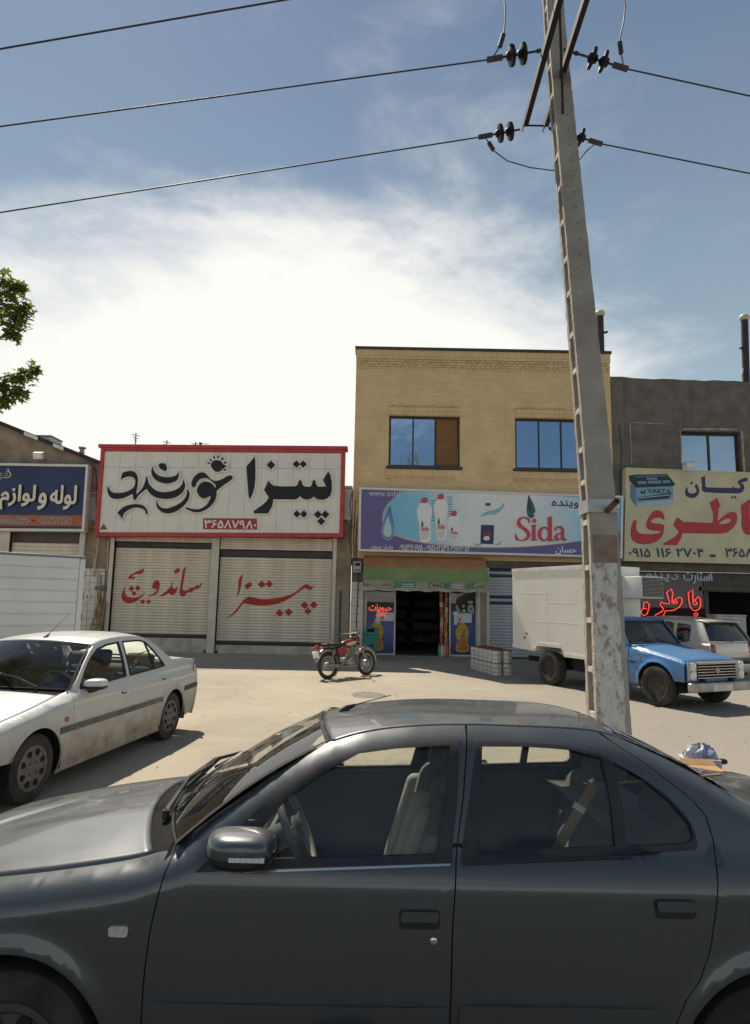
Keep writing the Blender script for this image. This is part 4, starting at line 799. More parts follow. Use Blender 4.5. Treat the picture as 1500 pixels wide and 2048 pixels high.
m_cowl = M('cowl_plastic', (.012, .011, .011), .9, var=.3, spec=.2)
def panel(name, outline, wf, mat, parent, sg, holes=(), step=.04, lip=.016, off=0., bulge=None):
    """a body panel: outline in side view (u, z), laid on the side surface y = sg * wf(u, z), edges turned in"""
    W_ = (lambda u, z: wf(u, z) + off)
    a = sum(outline[i][0] * outline[(i + 1) % len(outline)][1] - outline[(i + 1) % len(outline)][0] * outline[i][1] for i in range(len(outline)))
    if a < 0: outline = outline[::-1]
    hs = []
    for h in holes:
        a = sum(h[i][0] * h[(i + 1) % len(h)][1] - h[(i + 1) % len(h)][0] * h[i][1] for i in range(len(h))); hs.append(h[::-1] if a > 0 else h)
    def dens(P):
        out = []
        for i in range(len(P)):
            p, q = P[i], P[(i + 1) % len(P)]; n = max(1, int(math.hypot(q[0] - p[0], q[1] - p[1]) / step + .5))
            out += [(lerp(p[0], q[0], k / n), lerp(p[1], q[1], k / n)) for k in range(n)]
        return out
    O = dens(outline); Hs = [dens(h) for h in hs]; allp = O + [p for h in Hs for p in h]
    x0, x1 = min(p[0] for p in O), max(p[0] for p in O); z0, z1 = min(p[1] for p in O), max(p[1] for p in O); ex = []
    cell = {}
    for p in allp: cell.setdefault((int(p[0] / step), int(p[1] / step)), []).append(p)
    i = 0
    z = z0 + step * .5
    while z < z1:
        u = x0 + step * (.25 if i % 2 else .75)
        while u < x1:
            if wind((u, z), O) and not any(wind((u, z), h) for h in Hs):
                ci, cj = int(u / step), int(z / step)
                if all((q[0] - u) ** 2 + (q[1] - z) ** 2 > (step * .45) ** 2 for a_ in (-1, 0, 1) for b_ in (-1, 0, 1) for q in cell.get((ci + a_, cj + b_), ())): ex.append((u, z))
            u += step
        z += step * .6 if step > .02 else step; i += 1
    T, E, P = fill([O] + Hs, ex)
    def nrm(u, z):
        e = .004; du = (W_(u + e, z) - W_(u - e, z)) / (2 * e); dz = (W_(u, z + e) - W_(u, z - e)) / (2 * e); v = Vector((-du, sg, -dz)); return v.normalized()
    mb = MB(); V = [(u, sg * W_(u, z), z) for u, z in P]; NN = [nrm(u, z) for u, z in P]; Fs = [t if sg < 0 else t[::-1] for t in T]
    if lip:
        ed = {}
        for a_, b_ in E:
            d = Vector((P[b_][0] - P[a_][0], P[b_][1] - P[a_][1])); nn = Vector((d.y, 0, -d.x)).normalized()
            for k in (a_, b_): ed.setdefault(k, []).append(nn)
        ix = {}
        for k, l in ed.items():
            nn = sum(l, Vector()); nn = nn.normalized() if nn.length > .01 else l[0]; u, z = P[k]; ix[k] = len(V)
            V += [(u, sg * W_(u, z), z), (u - nn.x * .002, sg * (W_(u, z) - lip), z - nn.z * .002)]; NN += [(nn + NN[k] * .6).normalized(), nn]
        for a_, b_ in E:
            f = (ix[b_], ix[a_], ix[a_] + 1, ix[b_] + 1); Fs.append(f if sg < 0 else f[::-1])
    mb.v, mb.f, mb.n = V, Fs, NN
    return mb.build(name, mat, parent, smooth=True)
def rrect(x0, x1, z0, z1, r):
    out = []
    for cx, cz, a0 in ((x1 - r, z0 + r, -1.5708), (x1 - r, z1 - r, 0), (x0 + r, z1 - r, 1.5708), (x0 + r, z0 + r, 3.1416)): out += [(cx + r * math.cos(a0 + k * .3927), cz + r * math.sin(a0 + k * .3927)) for k in range(5)]
    return out
def surf(name, fn, nu, nv, mat, parent, thick=0, smooth=True):
    """a free surface fn(a, b), a and b 0..1, with its normals turned up / outwards"""
    mb = MB().grid(fn, nu, nv); o = mb.build(name, mat, parent, smooth=smooth, auto=60)
    if thick: md = o.modifiers.new('thick', 'SOLIDIFY'); md.thickness = thick; md.offset = -1
    return o
def arc(cu, cz, r, a0, a1, n=18): return [(cu + r * math.cos(lerp(a0, a1, i / n)), cz + r * math.sin(lerp(a0, a1, i / n))) for i in range(n + 1)]
def rbox(mb_name, x0, x1, y0, y1, z0, z1, mat, parent, bev=.04, sub=False, shear=0):
    mb = MB().box(x0, x1, y0, y1, z0, z1)
    if shear: mb.v = [(x + (z - z0) * shear, y, z) for x, y, z in mb.v]
    o = mb.build(mb_name, mat, parent); b = o.modifiers.new('bevel', 'BEVEL'); b.width = bev; b.segments = 4
    for p in o.data.polygons: p.use_smooth = True
    return o
def wheel(parent, u, y, zc, r, wd, sg, style, mrim, mty=None, rr=None):
    """tyre with rim: sg is the outward side"""
    rr = rr or r * .66; ax = (0, sg, 0); h = wd / 2
    prof = [(rr * .98, -h), (r * .90, -h), (r * .97, -h * .86), (r, -h * .55), (r, h * .55), (r * .97, h * .86), (r * .90, h), (rr * 1.06, h * .98), (rr * .98, h * .90)]
    w = MB().lathe(prof, (u, y, zc), ax, 40, True).build('wheel', mty or m_tyre, parent, smooth=True, auto=35)
    x, z = Vector((1, 0, 0)), Vector((0, 0, 1)); c = Vector((u, y, zc)); A = Vector(ax)
    if style == 'hubcap':
        MB().lathe([(rr * 1.0, h * .80), (rr * .98, h * .95), (rr * .86, h * .97), (rr * .80, h * .85), (rr * .40, h * .98), (0.001, h * 1.02)], c, ax, 40).build('rim', mrim, w, smooth=True, auto=40)
        for k in range(8):
            mb = MB(); a = 6.2832 * (k + .5) / 8; p = c + (x * math.cos(a) + z * math.sin(a)) * rr * .70; d = (x * math.cos(a) + z * math.sin(a)); t = (z * math.cos(a) - x * math.sin(a))
            pts = [p + A * (h * .93) + d * (math.cos(q) * rr * .15) + t * (math.sin(q) * rr * .13) for q in [6.2832 * i / 10 for i in range(10)]]
            mb.add(pts + [q + A * .006 for q in pts], [tuple(range(10, 20))] + [(i, (i + 1) % 10, 10 + (i + 1) % 10, 10 + i) for i in range(10)])
            mb.build('hubcap_hole', m_under, w)
        mb = MB()
        for k in range(4): a = 6.2832 * (k + .5) / 4; p = c + (x * math.cos(a) + z * math.sin(a)) * rr * .30 + A * h; mb.cyl(p, p + A * .008, rr * .055, 8)
        mb.build('wheel_nuts', m_plastic, w)
    elif style == 'steel':
        MB().lathe([(rr * 1.0, h * .85), (rr * .93, h * .95), (rr * .86, h * .55), (rr * .62, h * .30), (rr * .55, h * .55), (rr * .30, h * .60), (rr * .27, h * .85), (.001, h * .9)], c, ax, 40).build('rim', mrim, w, smooth=True, auto=40)
        mb = MB()
        for k in range(6): a = 6.2832 * k / 6; p = c + (x * math.cos(a) + z * math.sin(a)) * rr * .43 + A * h * .55; mb.cyl(p, p + A * .02, .012, 6)
        mb.build('wheel_nuts', m_darkmetal, w)
    return w
def chair(parent, u, y, zb, mat, mat2, w=.25, head=True):
    s = rbox('seat', u - .05, u + .46, y - w, y + w, zb, zb + .16, mat2, parent, .06)
    mb = MB()
    prof = [(.36, .10, .10), (.42, .30, .11), (.50, .50, .10), (.57, .64, .07)]
    b = rbox('backrest', u + .34, u + .50, y - w, y + w, zb + .10, zb + .70, mat, s, .07, shear=.32)
    rbox('bolster', u + .30, u + .40, y - w - .01, y - w + .075, zb + .14, zb + .62, mat2, s, .035, shear=.32); rbox('bolster', u + .30, u + .40, y + w - .075, y + w + .01, zb + .14, zb + .62, mat2, s, .035, shear=.32)
    if head: rbox('headrest', u + .54, u + .66, y - .13, y + .13, zb + .70, zb + .91, mat, s, .05, shear=.25)
    return s

def sedan(name, label, sp, loc, rot, mp):
    t = thing(name, label, 'car', loc, rot); w = sp['w']; uf, ur, zc, ra = sp['uf'], sp['ur'], sp['zc'], sp['ra']; zs = sp['sill']; G = .0024
    gap, crown = sp['gap'], sp['crown']; un = sp['nose']; ut = sp['tail'][0][0]
    fs, bs_, rs = sp['fseam'], sp['bseam'], sp['rseam']
    da = math.asin(max(-1, min(1, (zs - zc) / ra)))
    zg = lambda u: spl(gap, u)
    gut = sp['gutter']; zgut = lambda u: spl(gut, u)
    for sg in (-1, 1):
        far = sg > 0
        fend = [(un, zs + .25)] + [(uf - ra - .02, zs + .25)] + arc(uf, zc, ra, math.pi - math.asin((zs + .25 - zc) / ra), da, 26) + [(fs[0][0] - G, zs)] + [(u - G, z) for u, z in fs if z > zs][:-1] + [(fs[-1][0] - G, fs[-1][1])] + [(u, zg(u)) for u in [lerp(fs[-1][0] - .03, un, i / 24) for i in range(25)]]
        f_ = panel('fender', fend, w, mp, t, sg)
        door = [(u + G, z) for u, z in fs] + [(u, z - G) for u, z in sp['aedge']] + [(u, zgut(u) - G) for u in [lerp(sp['aedge'][-1][0] + .02, bs_[0][0] - .006, i / 12) for i in range(13)]] + [(u - G, z) for u, z in bs_[1:]]
        d1 = panel('door', door, w, mp, t, sg, [sp['trimF']])
        door2 = [(u + G, z) for u, z in bs_[::-1][:-1]] + [(u, zgut(u) - G) for u in [lerp(bs_[0][0] + .006, rs[0][0] - .012, i / 12) for i in range(13)]] + [(u - G, z) for u, z in rs]
        d2 = panel('door', door2, w, mp, t, sg, [sp['trimR']])
        cp = sp['cpil']
        quar = [(u + G, z) for u, z in rs[::-1][:-1]] + [(rs[0][0] + .012, zgut(rs[0][0]) - .003)] + cp[1:] + sp['deck'] + sp['tail'] + [(ur + ra + .12, zs + .06)] + arc(ur, zc, ra, math.asin((zs + .06 - zc) / ra), math.pi - da, 26)
        if sp.get('sillrear'): quar += sp['sillrear']
        q_ = panel('rear_quarter', quar, w, mp, t, sg)
        # window trim and glass
        panel('window_trim', sp['trimF'], w, m_blacktrim, d1, sg, [sp['glF']], .05, .02, .003); panel('pane', offset_poly(sp['glF'], .006), w, m_cglass, d1, sg, (), .05, 0, -.012)
        panel('window_trim', sp['trimR'], w, m_blacktrim, d2, sg, [sp['glR'], sp['glQ']], .05, .02, .003); panel('pane', offset_poly(sp['glR'], .006), w, m_cglass, d2, sg, (), .05, 0, -.012); panel('pane', offset_poly(sp['glQ'], .006), w, m_cglass, d2, sg, (), .05, 0, -.012)
        for st, dd in zip(sp.get('belt', ()), (d1, d2)): panel('belt_strip', [(st[0], st[1]), (st[2], st[3]), (st[2], st[3] + .007), (st[0], st[1] + .007)], w, m_chrome if dd is d1 else m_blacktrim, dd, sg, (), .08, .006, .008)
        # inside of the doors, black strips added behind the gaps to make them dark
        zb = sp['zb']
        panel('door_card', [(fs[0][0] + .05, zs), (bs_[-1][0] - .01, zs), (bs_[-1][0] + .01, zb - .02), (fs[0][0] + .12, zb - .05)], w, m_doorcard, d1, sg, (), .12, 0, -.05)
        panel('door_card', [(bs_[-1][0] + .02, zs), (rs[-1][0] - .03, zs), (rs[-1][0] + .1, zb - .01), (bs_[-1][0] + .04, zb - .02)], w, m_doorcard, d2, sg, (), .12, 0, -.05)
        for l in (fs, bs_, rs):
            cl = MB()
            for p, q in zip(l, l[1:]):
                pts = [(p[0] + du, sg * (w(p[0], p[1]) - .014), p[1]) for du in (-.025, .025)] + [(q[0] + du, sg * (w(q[0], q[1]) - .014), q[1]) for du in (.025, -.025)]
                cl.add(pts, [(0, 1, 2, 3)])
            cl.build('gap_liner', m_under, t)
        for uc in (uf, ur):
            mb = MB(); P = arc(uc, zc, ra + .015, -.25, math.pi + .25, 20); y0, y1 = sg * (w(uc, zc + ra) - .015), sg * (w(uc, zc + ra) - .34)
            mb.add([(u, y, z) for u, z in P for y in (y0, y1)], [(2 * i, 2 * i + 1, 2 * i + 3, 2 * i + 2) for i in range(len(P) - 1)]); n = len(mb.v); mb.add([(uc, y1, zc)] + [(u, y1, z) for u, z in P], [(0, i + 1, i + 2) for i in range(len(P) - 1)])
            mb.build('wheel_well', m_under, t)
            wheel(t, uc, sg * (w(uc, zc + .1) - .115), zc, sp['rt'], .185, sg, sp.get('wstyle', 'hubcap'), sp['mrim'])
        # handles
        for (hu, hz), dd in zip(sp['handles'], (d1, d2)):
            hw, hh = sp.get('hsize', (.072, .031))
            panel('handle_recess_shade', rrect(hu - hw, hu + hw, hz - hh, hz + hh, .016), w, M('recess_shade', (.010, .011, .013), .6), dd, sg, (), .04, .0, .0015)  # dark overlay on the flush door: the hollow's shade put into colour
            panel('handle', rrect(hu - hw + .006, hu + hw - .006, hz - .004, hz + hh - .003, .010), w, mp, dd, sg, (), .03, .014, .016)
        if sp.get('lock'): u, z = sp['lock']; MB().lathe([(.013, -.004), (.013, .004), (.009, .006), (.001, .006)], (u, sg * w(u, z), z), (0, sg, 0), 14).build('door_lock', m_chrome, d1, smooth=True)
        for (st, hgt, mm) in sp['strips']:
            panel('side_strip', [(st[0], st[2]), (st[1], st[2]), (st[1], st[2] + hgt), (st[0] + .01, st[2] + hgt)], w, mm, d1 if st[1] < rs[0][0] - .3 and st[1] < bs_[-1][0] + .02 else d2 if st[1] < ur - .2 else q_, sg, (), .06, .014, .012)
        if sp.get('repeater'): u, z, a, b_ = sp['repeater']; panel('indicator', rrect(u - a, u + a, z - b_, z + b_, .011), w, sp['rep_mat'], f_, sg, (), .02, .012, .011)
        # mirror
        mx, mz, ml, mh = sp['mirror']; yb = w(mx - .05, mz)
        sh = panel('mirror_base', sp['mtri'], w, m_blacktrim, d1, sg, (), .05, .02, .010)
        def mir(a, b_):  # shell: superellipsoid pod
            th, ph = (a - .5) * math.pi, b_ * 2 * math.pi
            e = lambda v, p: math.copysign(abs(v) ** p, v)
            return (mx + ml / 2 * (1 - .12 * e(math.sin(th), .6)) * e(math.cos(th), .55) * e(math.cos(ph), .62) + .012 * math.sin(th), sg * (yb + .115 + .10 * e(math.sin(th), .7)), mz + mh / 2 * e(math.cos(th), .55) * e(math.sin(ph), .70))
        md = MB().grid(mir, 20, 28).build('mirror', sp.get('mmir', mp), t, smooth=True)
        MB().tube([(mx - .03, sg * (yb - .02), mz - mh * .52), (mx + .0, sg * (yb + .06), mz - mh * .52), (mx + .02, sg * (yb + .11), mz - mh * .40)], [.034, .032, .028], 10).build('mirror_foot', m_blacktrim, md, smooth=True)
        def low(a, b_): p = mir(a, .5 + b_ * .5); return (mx + (p[0] - mx) * 1.012, p[1], mz - .012 + min(0, (p[2] - mz) * 1.03 + .012) * 1.0)
        MB().grid(low, 20, 14).build('mirror_cap', m_blacktrim, md, smooth=True)
        if sp.get('mirror_lamp'):
            mb = MB(); 
            for k in range(6): x_ = mx - .02 + k * ml * .082; mb.box(x_, x_ + ml * .078, sg * (yb + .205) if sg > 0 else sg * (yb + .216), sg * (yb + .216) if sg > 0 else sg * (yb + .205), mz - mh * .13, mz - mh * .01)
            mb.build('mirror_lamp', m_lampglass, md)
    # bonnet
    ss = sp['sgap']; ub = sp['hoodrear']
    def hood(a, b_):
        tt = a * 2 - 1; ue = lerp(ub[0], ub[1], tt * tt); u = lerp(sp['hoodfront'](tt), ue, b_); sl_ = ss(u)
        return (u, tt * (sl_ - .004), zg(u) + spl(crown, u) * (1 - abs(tt) ** 2.3) + .002)
    bo = surf('bonnet', hood, 40, 40, mp, t, .012)
    # fender tops fold in to the bonnet gap
    # cowl, windscreen, roof, rear window
    wb, wh = sp['wsbase'], sp['wshead']
    def edge(E, tt): (uc, zc_), (ue, ze, se) = E; return Vector((lerp(uc, ue, tt * tt), tt * se, lerp(zc_, ze, abs(tt) ** 2.2)))
    surf('cowl', lambda a, b_: tuple(lerp(Vector((lerp(ub[0], ub[1], (a * 2 - 1) ** 2) - .03, (a * 2 - 1) * (ss(ub[0]) - .02), zg(ub[1]) + spl(crown, ub[1]) * (1 - abs(a * 2 - 1) ** 2.3) - .035)), edge(wb, a * 2 - 1) + Vector((.03, 0, -.006)), b_)), 24, 6, m_cowl, t)
    def wsf(a, b_, m0=0., m1=0.):
        tt = (a * 2 - 1) * (1 - m0); p = lerp(edge(wb, tt), edge(wh, tt), lerp(m1, 1 - m1, b_)); bu = math.sin(math.pi * lerp(m1, 1 - m1, b_)) * .022
        return tuple(p + Vector((-bu * .6, 0, bu)))
    ws = surf('windscreen', lambda a, b_: wsf(a, b_), 24, 14, m_wglass, t)
    def ring(f, e, off_):
        mb = MB(); P = []; Q = []
        for i in range(24): P.append(f(i / 24, 0)); Q.append(f(lerp(e, 1 - e, i / 24), e))
        for i in range(16): P.append(f(1, i / 16)); Q.append(f(1 - e, lerp(e, 1 - e, i / 16)))
        for i in range(24): P.append(f(1 - i / 24, 1)); Q.append(f(1 - lerp(e, 1 - e, i / 24), 1 - e))
        for i in range(16): P.append(f(0, 1 - i / 16)); Q.append(f(e, 1 - lerp(e, 1 - e, i / 16)))
        n = len(P); mb.add([Vector(p) + Vector(off_) for p in P] + [Vector(p) + Vector(off_) for p in Q], [(i, (i + 1) % n, n + (i + 1) % n, n + i) for i in range(n)]); return mb
    ring(wsf, .016, (-.002, 0, .004)).build('windscreen_seal', m_rubberdull, ws)
    rb, rh = sp['rwbase'], sp['rwhead']
    def rwf(a, b_):
        tt = a * 2 - 1; p = lerp(edge(rb, tt), edge(rh, tt), b_); bu = math.sin(math.pi * b_) * .02; return tuple(p + Vector((bu * .6, 0, bu)))
    rw = surf('rear_window', rwf, 24, 12, m_wglass, t); ring(rwf, .035, (.002, 0, .004)).build('rear_window_seal', sp.get('rwseal', m_rubberdull), rw)
    rc_ = sp['roofcrown']
    def roof(a, b_):
        tt = a * 2 - 1; A_, B_ = edge(wh, tt), edge(rh, tt); u = lerp(A_.x, B_.x, b_); z_ = zgut(u); s_ = w(u, z_) - .002
        return (u, tt * s_, z_ + spl(rc_, u) * (1 - abs(tt) ** 2.4) + .001)
    rf_ = surf('roof', roof, 32, 32, mp, t, .015)
    surf('headlining', lambda a, b_: tuple(Vector(roof(a, b_)) + Vector((0, 0, -.03))), 12, 8, M('headlining', (.42, .41, .38), .95), rf_)
    if sp.get('aerial'): u, dx, dz_ = sp['aerial']; z_ = zgut(u) + spl(rc_, u); ae = MB().tube([(u, 0, z_ - .005), (u + .03, 0, z_ + .022), (u + .07, 0, z_ + .035)], [.022, .016, .008], 10).build('aerial', m_blacktrim, rf_, smooth=True); MB().tube([(u + .05, 0, z_ + .03), (u + dx, 0, z_ + dz_)], [.004, .002], 6).build('aerial_rod', m_blacktrim, ae)
    # boot
    dk = sp['deck']; zdk = lambda u: spl(dk, u)
    def boot(a, b_):
        tt = a * 2 - 1; u0 = edge(rb, tt).x + .02; u = lerp(u0, dk[-1][0] - .01, b_); s_ = sp['bootw']; return (u, tt * s_, zdk(max(u, dk[0][0])) + .022 * (1 - abs(tt) ** 2.2) + .004)
    surf('boot_lid', boot, 20, 14, mp, t, .01)
    surf('shelf', lambda a, b_: (lerp(dk[0][0] - .55, dk[0][0] + .05, b_), (a * 2 - 1) * .66, sp['zb'] - .04), 6, 4, m_plastic, t)
    # closing deck between the boot lid and the quarters
    surf('deck_edge', lambda a, b_: (lerp(sp['cpil'][-1][0] - .1, dk[-1][0], b_), (-1 if a < .5 else 1) * lerp(sp['bootw'] - .02, w(lerp(sp['cpil'][-1][0], dk[-1][0], b_), zdk(lerp(sp['cpil'][-1][0], dk[-1][0], b_))), (a * 2) % 1.0001 if a < .5 else a * 2 - 1), zdk(max(lerp(sp['cpil'][-1][0] - .1, dk[-1][0], b_), dk[0][0])) - .006), 7, 14, mp, t)
    # nose and tail
    def nosecurve(tt, u0, depth): return u0 + depth * abs(tt) ** 2.6
    fb = sp['fbump']
    surf('front_bumper', lambda a, b_: (nosecurve(a * 2 - 1, un - .06, .16) + fb[2] * (math.cos(b_ * math.pi * 2) * .5 + .5) ** 2 * .4, (a * 2 - 1) * (w(un + .1, .5) - .004), lerp(fb[0], fb[1], b_)), 28, 14, sp['mbump'], t, .02)
    surf('front_bumper_strip', lambda a, b_: (nosecurve(a * 2 - 1, un - .085, .165), (a * 2 - 1) * (w(un + .1, .5) + .010), lerp(lerp(fb[0], fb[1], .55), lerp(fb[0], fb[1], .88), b_)), 28, 3, m_blacktrim, t, .03)
    hz = zg(un) + .03
    gl2 = surf('grille', lambda a, b_: (nosecurve((a * 2 - 1) * .5, un - .02, .16), (a * 2 - 1) * .40, lerp(fb[1], hz + spl(crown, un) * .6, b_)), 12, 4, m_blacktrim, t, .02)
    for k in range(3): surf('grille_bar', lambda a, b_: (nosecurve((a * 2 - 1) * .5, un - .03, .16), (a * 2 - 1) * .38, lerp(fb[1], hz, .25 + .22 * k + .08 * b_)), 10, 1, m_chrome, gl2, .008)
    for sg in (-1, 1): surf('headlight', lambda a, b_: (nosecurve(.5 + a * .48, un - .02, .17), sg * lerp(.42, w(un + .1, .6) - .01, a), lerp(fb[1] + .005, hz, b_)), 10, 5, m_lampglass, t, .03)
    surf('rear_bumper', lambda a, b_: (ut - .02 - .12 * abs(a * 2 - 1) ** 3 + .08 * math.sin(b_ * math.pi), (a * 2 - 1) * (w(ut - .1, .5) + .004), lerp(sp['sill'] + .05, .62, b_)), 28, 10, sp['mbump'], t, .02)
    surf('rear_panel', lambda a, b_: (ut - .03 - .10 * abs(a * 2 - 1) ** 3, (a * 2 - 1) * (w(ut - .1, .75) - .006), lerp(.58, dk[-1][1], b_)), 20, 6, mp, t, .02)
    for sg in (-1, 1): surf('tail_light', lambda a, b_: (ut - .02 - .10 * lerp(.55, 1, a) ** 3, sg * lerp(.45, w(ut - .1, .75) + .001, a), lerp(.66, dk[-1][1] - .04, b_)), 8, 4, m_tail, t, .02)
    MB().box(uf + .4, ur - .35, -.70, .70, sp['sill'] - .02, sp['sill'] + .05).build('floor_pan', m_under, t); MB().box(un + .1, ut - .1, -.45, .45, sp['sill'] + .0, sp['sill'] + .04).build('underbody', m_under, t)
    MB().box(ur - .05, ur - .02, -.72, .72, zs, sp['zb'] - .05).build('bulkhead', m_under, t)
    # inside
    zi = sp['zi']
    surf('dashboard', lambda a, b_: [(lerp(.52, .80, b_), (a * 2 - 1) * .72, zi + .60 - .10 * max(0, b_ * 2 - 1.2) - .04 * (1 - b_)), ][0], 14, 8, m_plastic, t, .04)
    MB().box(.70, .82, -.72, .72, zi + .20, zi + .52).build('dash_face', m_plastic, t)
    su, sz_ = sp['steer']; c = Vector((su, -.37, sz_)); ax = Vector((.84, 0, .42)).normalized(); v1 = Vector((0, 1, 0)); v2 = ax.cross(v1)
    sw = MB().tube([c + (v1 * math.cos(a) + v2 * math.sin(a)) * .178 for a in [6.2832 * i / 28 for i in range(28)]], .0165, 10, closed=True).build('steering_wheel', M('wheel_grey', (.22, .205, .18), .6), t, smooth=True)
    mb = MB(); mb.sphere(c - ax * .02, .072, 14, (.6, 1, .8)); [mb.bar(c, c + (v1 * math.cos(a) + v2 * math.sin(a)) * .175, .035, .02, ax) for a in (.15, 2.99, 4.71)]; mb.tube([c - ax * .02, c - ax * .30], [.05, .06], 10); mb.build('steering_hub', m_plastic, sw, smooth=True, auto=40)
    ms1, ms2 = sp.get('mseat', (m_seat, m_seat2))
    for y in (-.37, .37): chair(t, sp['seatu'], y, zi + .10, ms1, ms2, .24)
    rbox('rear_seat', ur - .85, ur - .25, -.66, .66, zi + .10, zi + .30, m_seat, t, .06)
    rbo = rbox('rear_backrest', ur - .42, ur - .22, -.66, .66, zi + .25, zi + .76, m_seat, t, .07, shear=.3)
    for y in (-.40, .40): rbox('rear_headrest', ur - .22, ur - .08, y - .20, y + .20, zi + .72, zi + .90, m_seat, rbo, .06, shear=.2)
    for sg in (-1,):
        sb = MB().bar((ur - .52, sg * .60, zi + .93), (ur - .74, sg * .56, zi + .56), .042, .004, (0, 1, .2)).build('seat_belt', M('belt', (.30, .19, .11), .9), t); MB().bar((ur - .575, sg * .597, zi + .85), (ur - .588, sg * .594, zi + .83), .052, .010, (0, 1, .2)).build('belt_clip', m_white, sb)
        MB().tube([(ur - .02, sg * .62, zi + .98), (ur - .52, sg * .60, zi + .93)], .006, 5).build('belt_run', MATS['belt'], sb)
    # wipers
    for (a0, y0_, a1, y1_) in sp['wipers']:
        p0 = Vector(wsf((y0_ + 1) / 2, .02)) + Vector((-.04, 0, .01)); p1 = Vector(wsf((y1_ + 1) / 2, a1)) + Vector((-.012, 0, .022)); mid = (p0 + p1) / 2 + Vector((-.02, 0, .03))
        wi = MB().tube([p0, mid, p1], [.014, .010, .007], 6).build('wiper', m_blacktrim, t, smooth=True)
        q0 = Vector(wsf((y0_ * .6 + y1_ * .4 + .10 + 1) / 2, .06)) + Vector((-.006, 0, .012)); q1 = p1 + (p1 - q0) * .22
        MB().bar(q0, q1, .012, .016, (-.5, 0, 1)).build('wiper_blade', m_rubber, wi); MB().cyl(p0 - Vector((0, 0, .03)), p0 + Vector((0, 0, .008)), .016, 10).build('wiper_hub', m_blacktrim, wi)
    return t

# ------------------------------------------------------------------ the grey car in front
G_GAP = [(-.85, .56), (-.78, .64), (-.66, .715), (-.5, .752), (-.25, .788), (-.07, .812), (.114, .834), (.3, .86), (.446, .884), (.57, .918)]
G_EDGE = [(.6, .945), (.72, 1.035), (.90, 1.152), (1.05, 1.243), (1.144, 1.289), (1.288, 1.327), (1.48, 1.352), (1.705, 1.362), (1.927, 1.36), (2.118, 1.356), (2.25, 1.346), (2.34, 1.322), (2.5, 1.257), (2.64, 1.188), (2.769, 1.112), (2.86, 1.065), (2.9, 1.037), (3.05, 1.014), (3.3, .977), (3.6, .94)]
def w_grey(u, z):
    zb = .955
    s = .862 - (.05 * ((.55 - z) / .35) ** 2 if z < .55 else .022 * ((min(z, zb) - .55) / .4) ** 2)
    if z > .84: s -= .042 * ((min(z, zb) - .84) / .115) ** 1.7
    if z > zb: h = z - zb; s -= .012 + .40 * h + .16 * h * h
    if u < .1: s -= .11 * ((.1 - u) / .95) ** 2
    if u > 2.3: s -= .07 * ((u - 2.3) / 1.3) ** 2
    if u < .68:      # the wing rolls over to the bonnet
        k = 1 - sstep(.50, .68, u); zg_ = spl(G_GAP, u); tt = max(0., min(1., (z - (zg_ - .115)) / .115)); s -= k * .125 * (1 - math.sqrt(max(0., 1 - tt ** 2.2 * .985)))
    ze = interp(G_EDGE, u); tt = (z - (ze - .085)) / .085      # the frame rolls over to the roof
    if tt > 0 and u > .62: s -= .056 * min(1.3, tt) ** 2
    for uc in (.08, 2.73):   # lip round the wheel arch
        d = math.hypot(u - uc, z - .25) - .37
        if -.05 < d < .16: s += .014 * math.exp(-(d / .045) ** 2)
    return s
m_grey = paint('grey_metallic', (.066, .074, .079), .55, .30, 1., (.21, .20, .18), (.05, .42), .22, .05, .20)
gtF = [(.695, .879), (.79, .975), (.882, 1.061), (.965, 1.132), (1.048, 1.193), (1.13, 1.232), (1.228, 1.264), (1.353, 1.289), (1.541, 1.305), (1.668, 1.312), (1.648, 1.12), (1.612, .922), (1.2, .906), (.854, .89)]
gtR = [(1.738, 1.312), (1.92, 1.308), (2.02, 1.304), (2.107, 1.297), (2.225, 1.271), (2.337, 1.215), (2.442, 1.149), (2.507, 1.079), (2.527, 1.03), (2.528, .985), (2.515, .967), (2.271, .954), (1.644, .924), (1.694, 1.12)]
ggF = smooth_poly([(.962, .924), (.912, .945), (.910, 1.005), (.997, 1.103), (1.111, 1.182), (1.266, 1.258), (1.415, 1.278), (1.628, 1.293), (1.600, 1.12), (1.556, .944), (1.25, .932)], 1)
ggR = [(1.758, 1.291), (1.918, 1.293), (2.02, 1.290), (2.117, 1.284), (2.226, 1.262), (2.232, 1.12), (2.220, .975), (1.95, .961), (1.709, .949), (1.735, 1.12)]
ggQ = [(2.270, 1.244), (2.32, 1.222), (2.379, 1.189), (2.469, 1.113), (2.516, 1.049), (2.520, 1.01), (2.506, .994), (2.481, .987), (2.262, .976), (2.274, 1.12)]
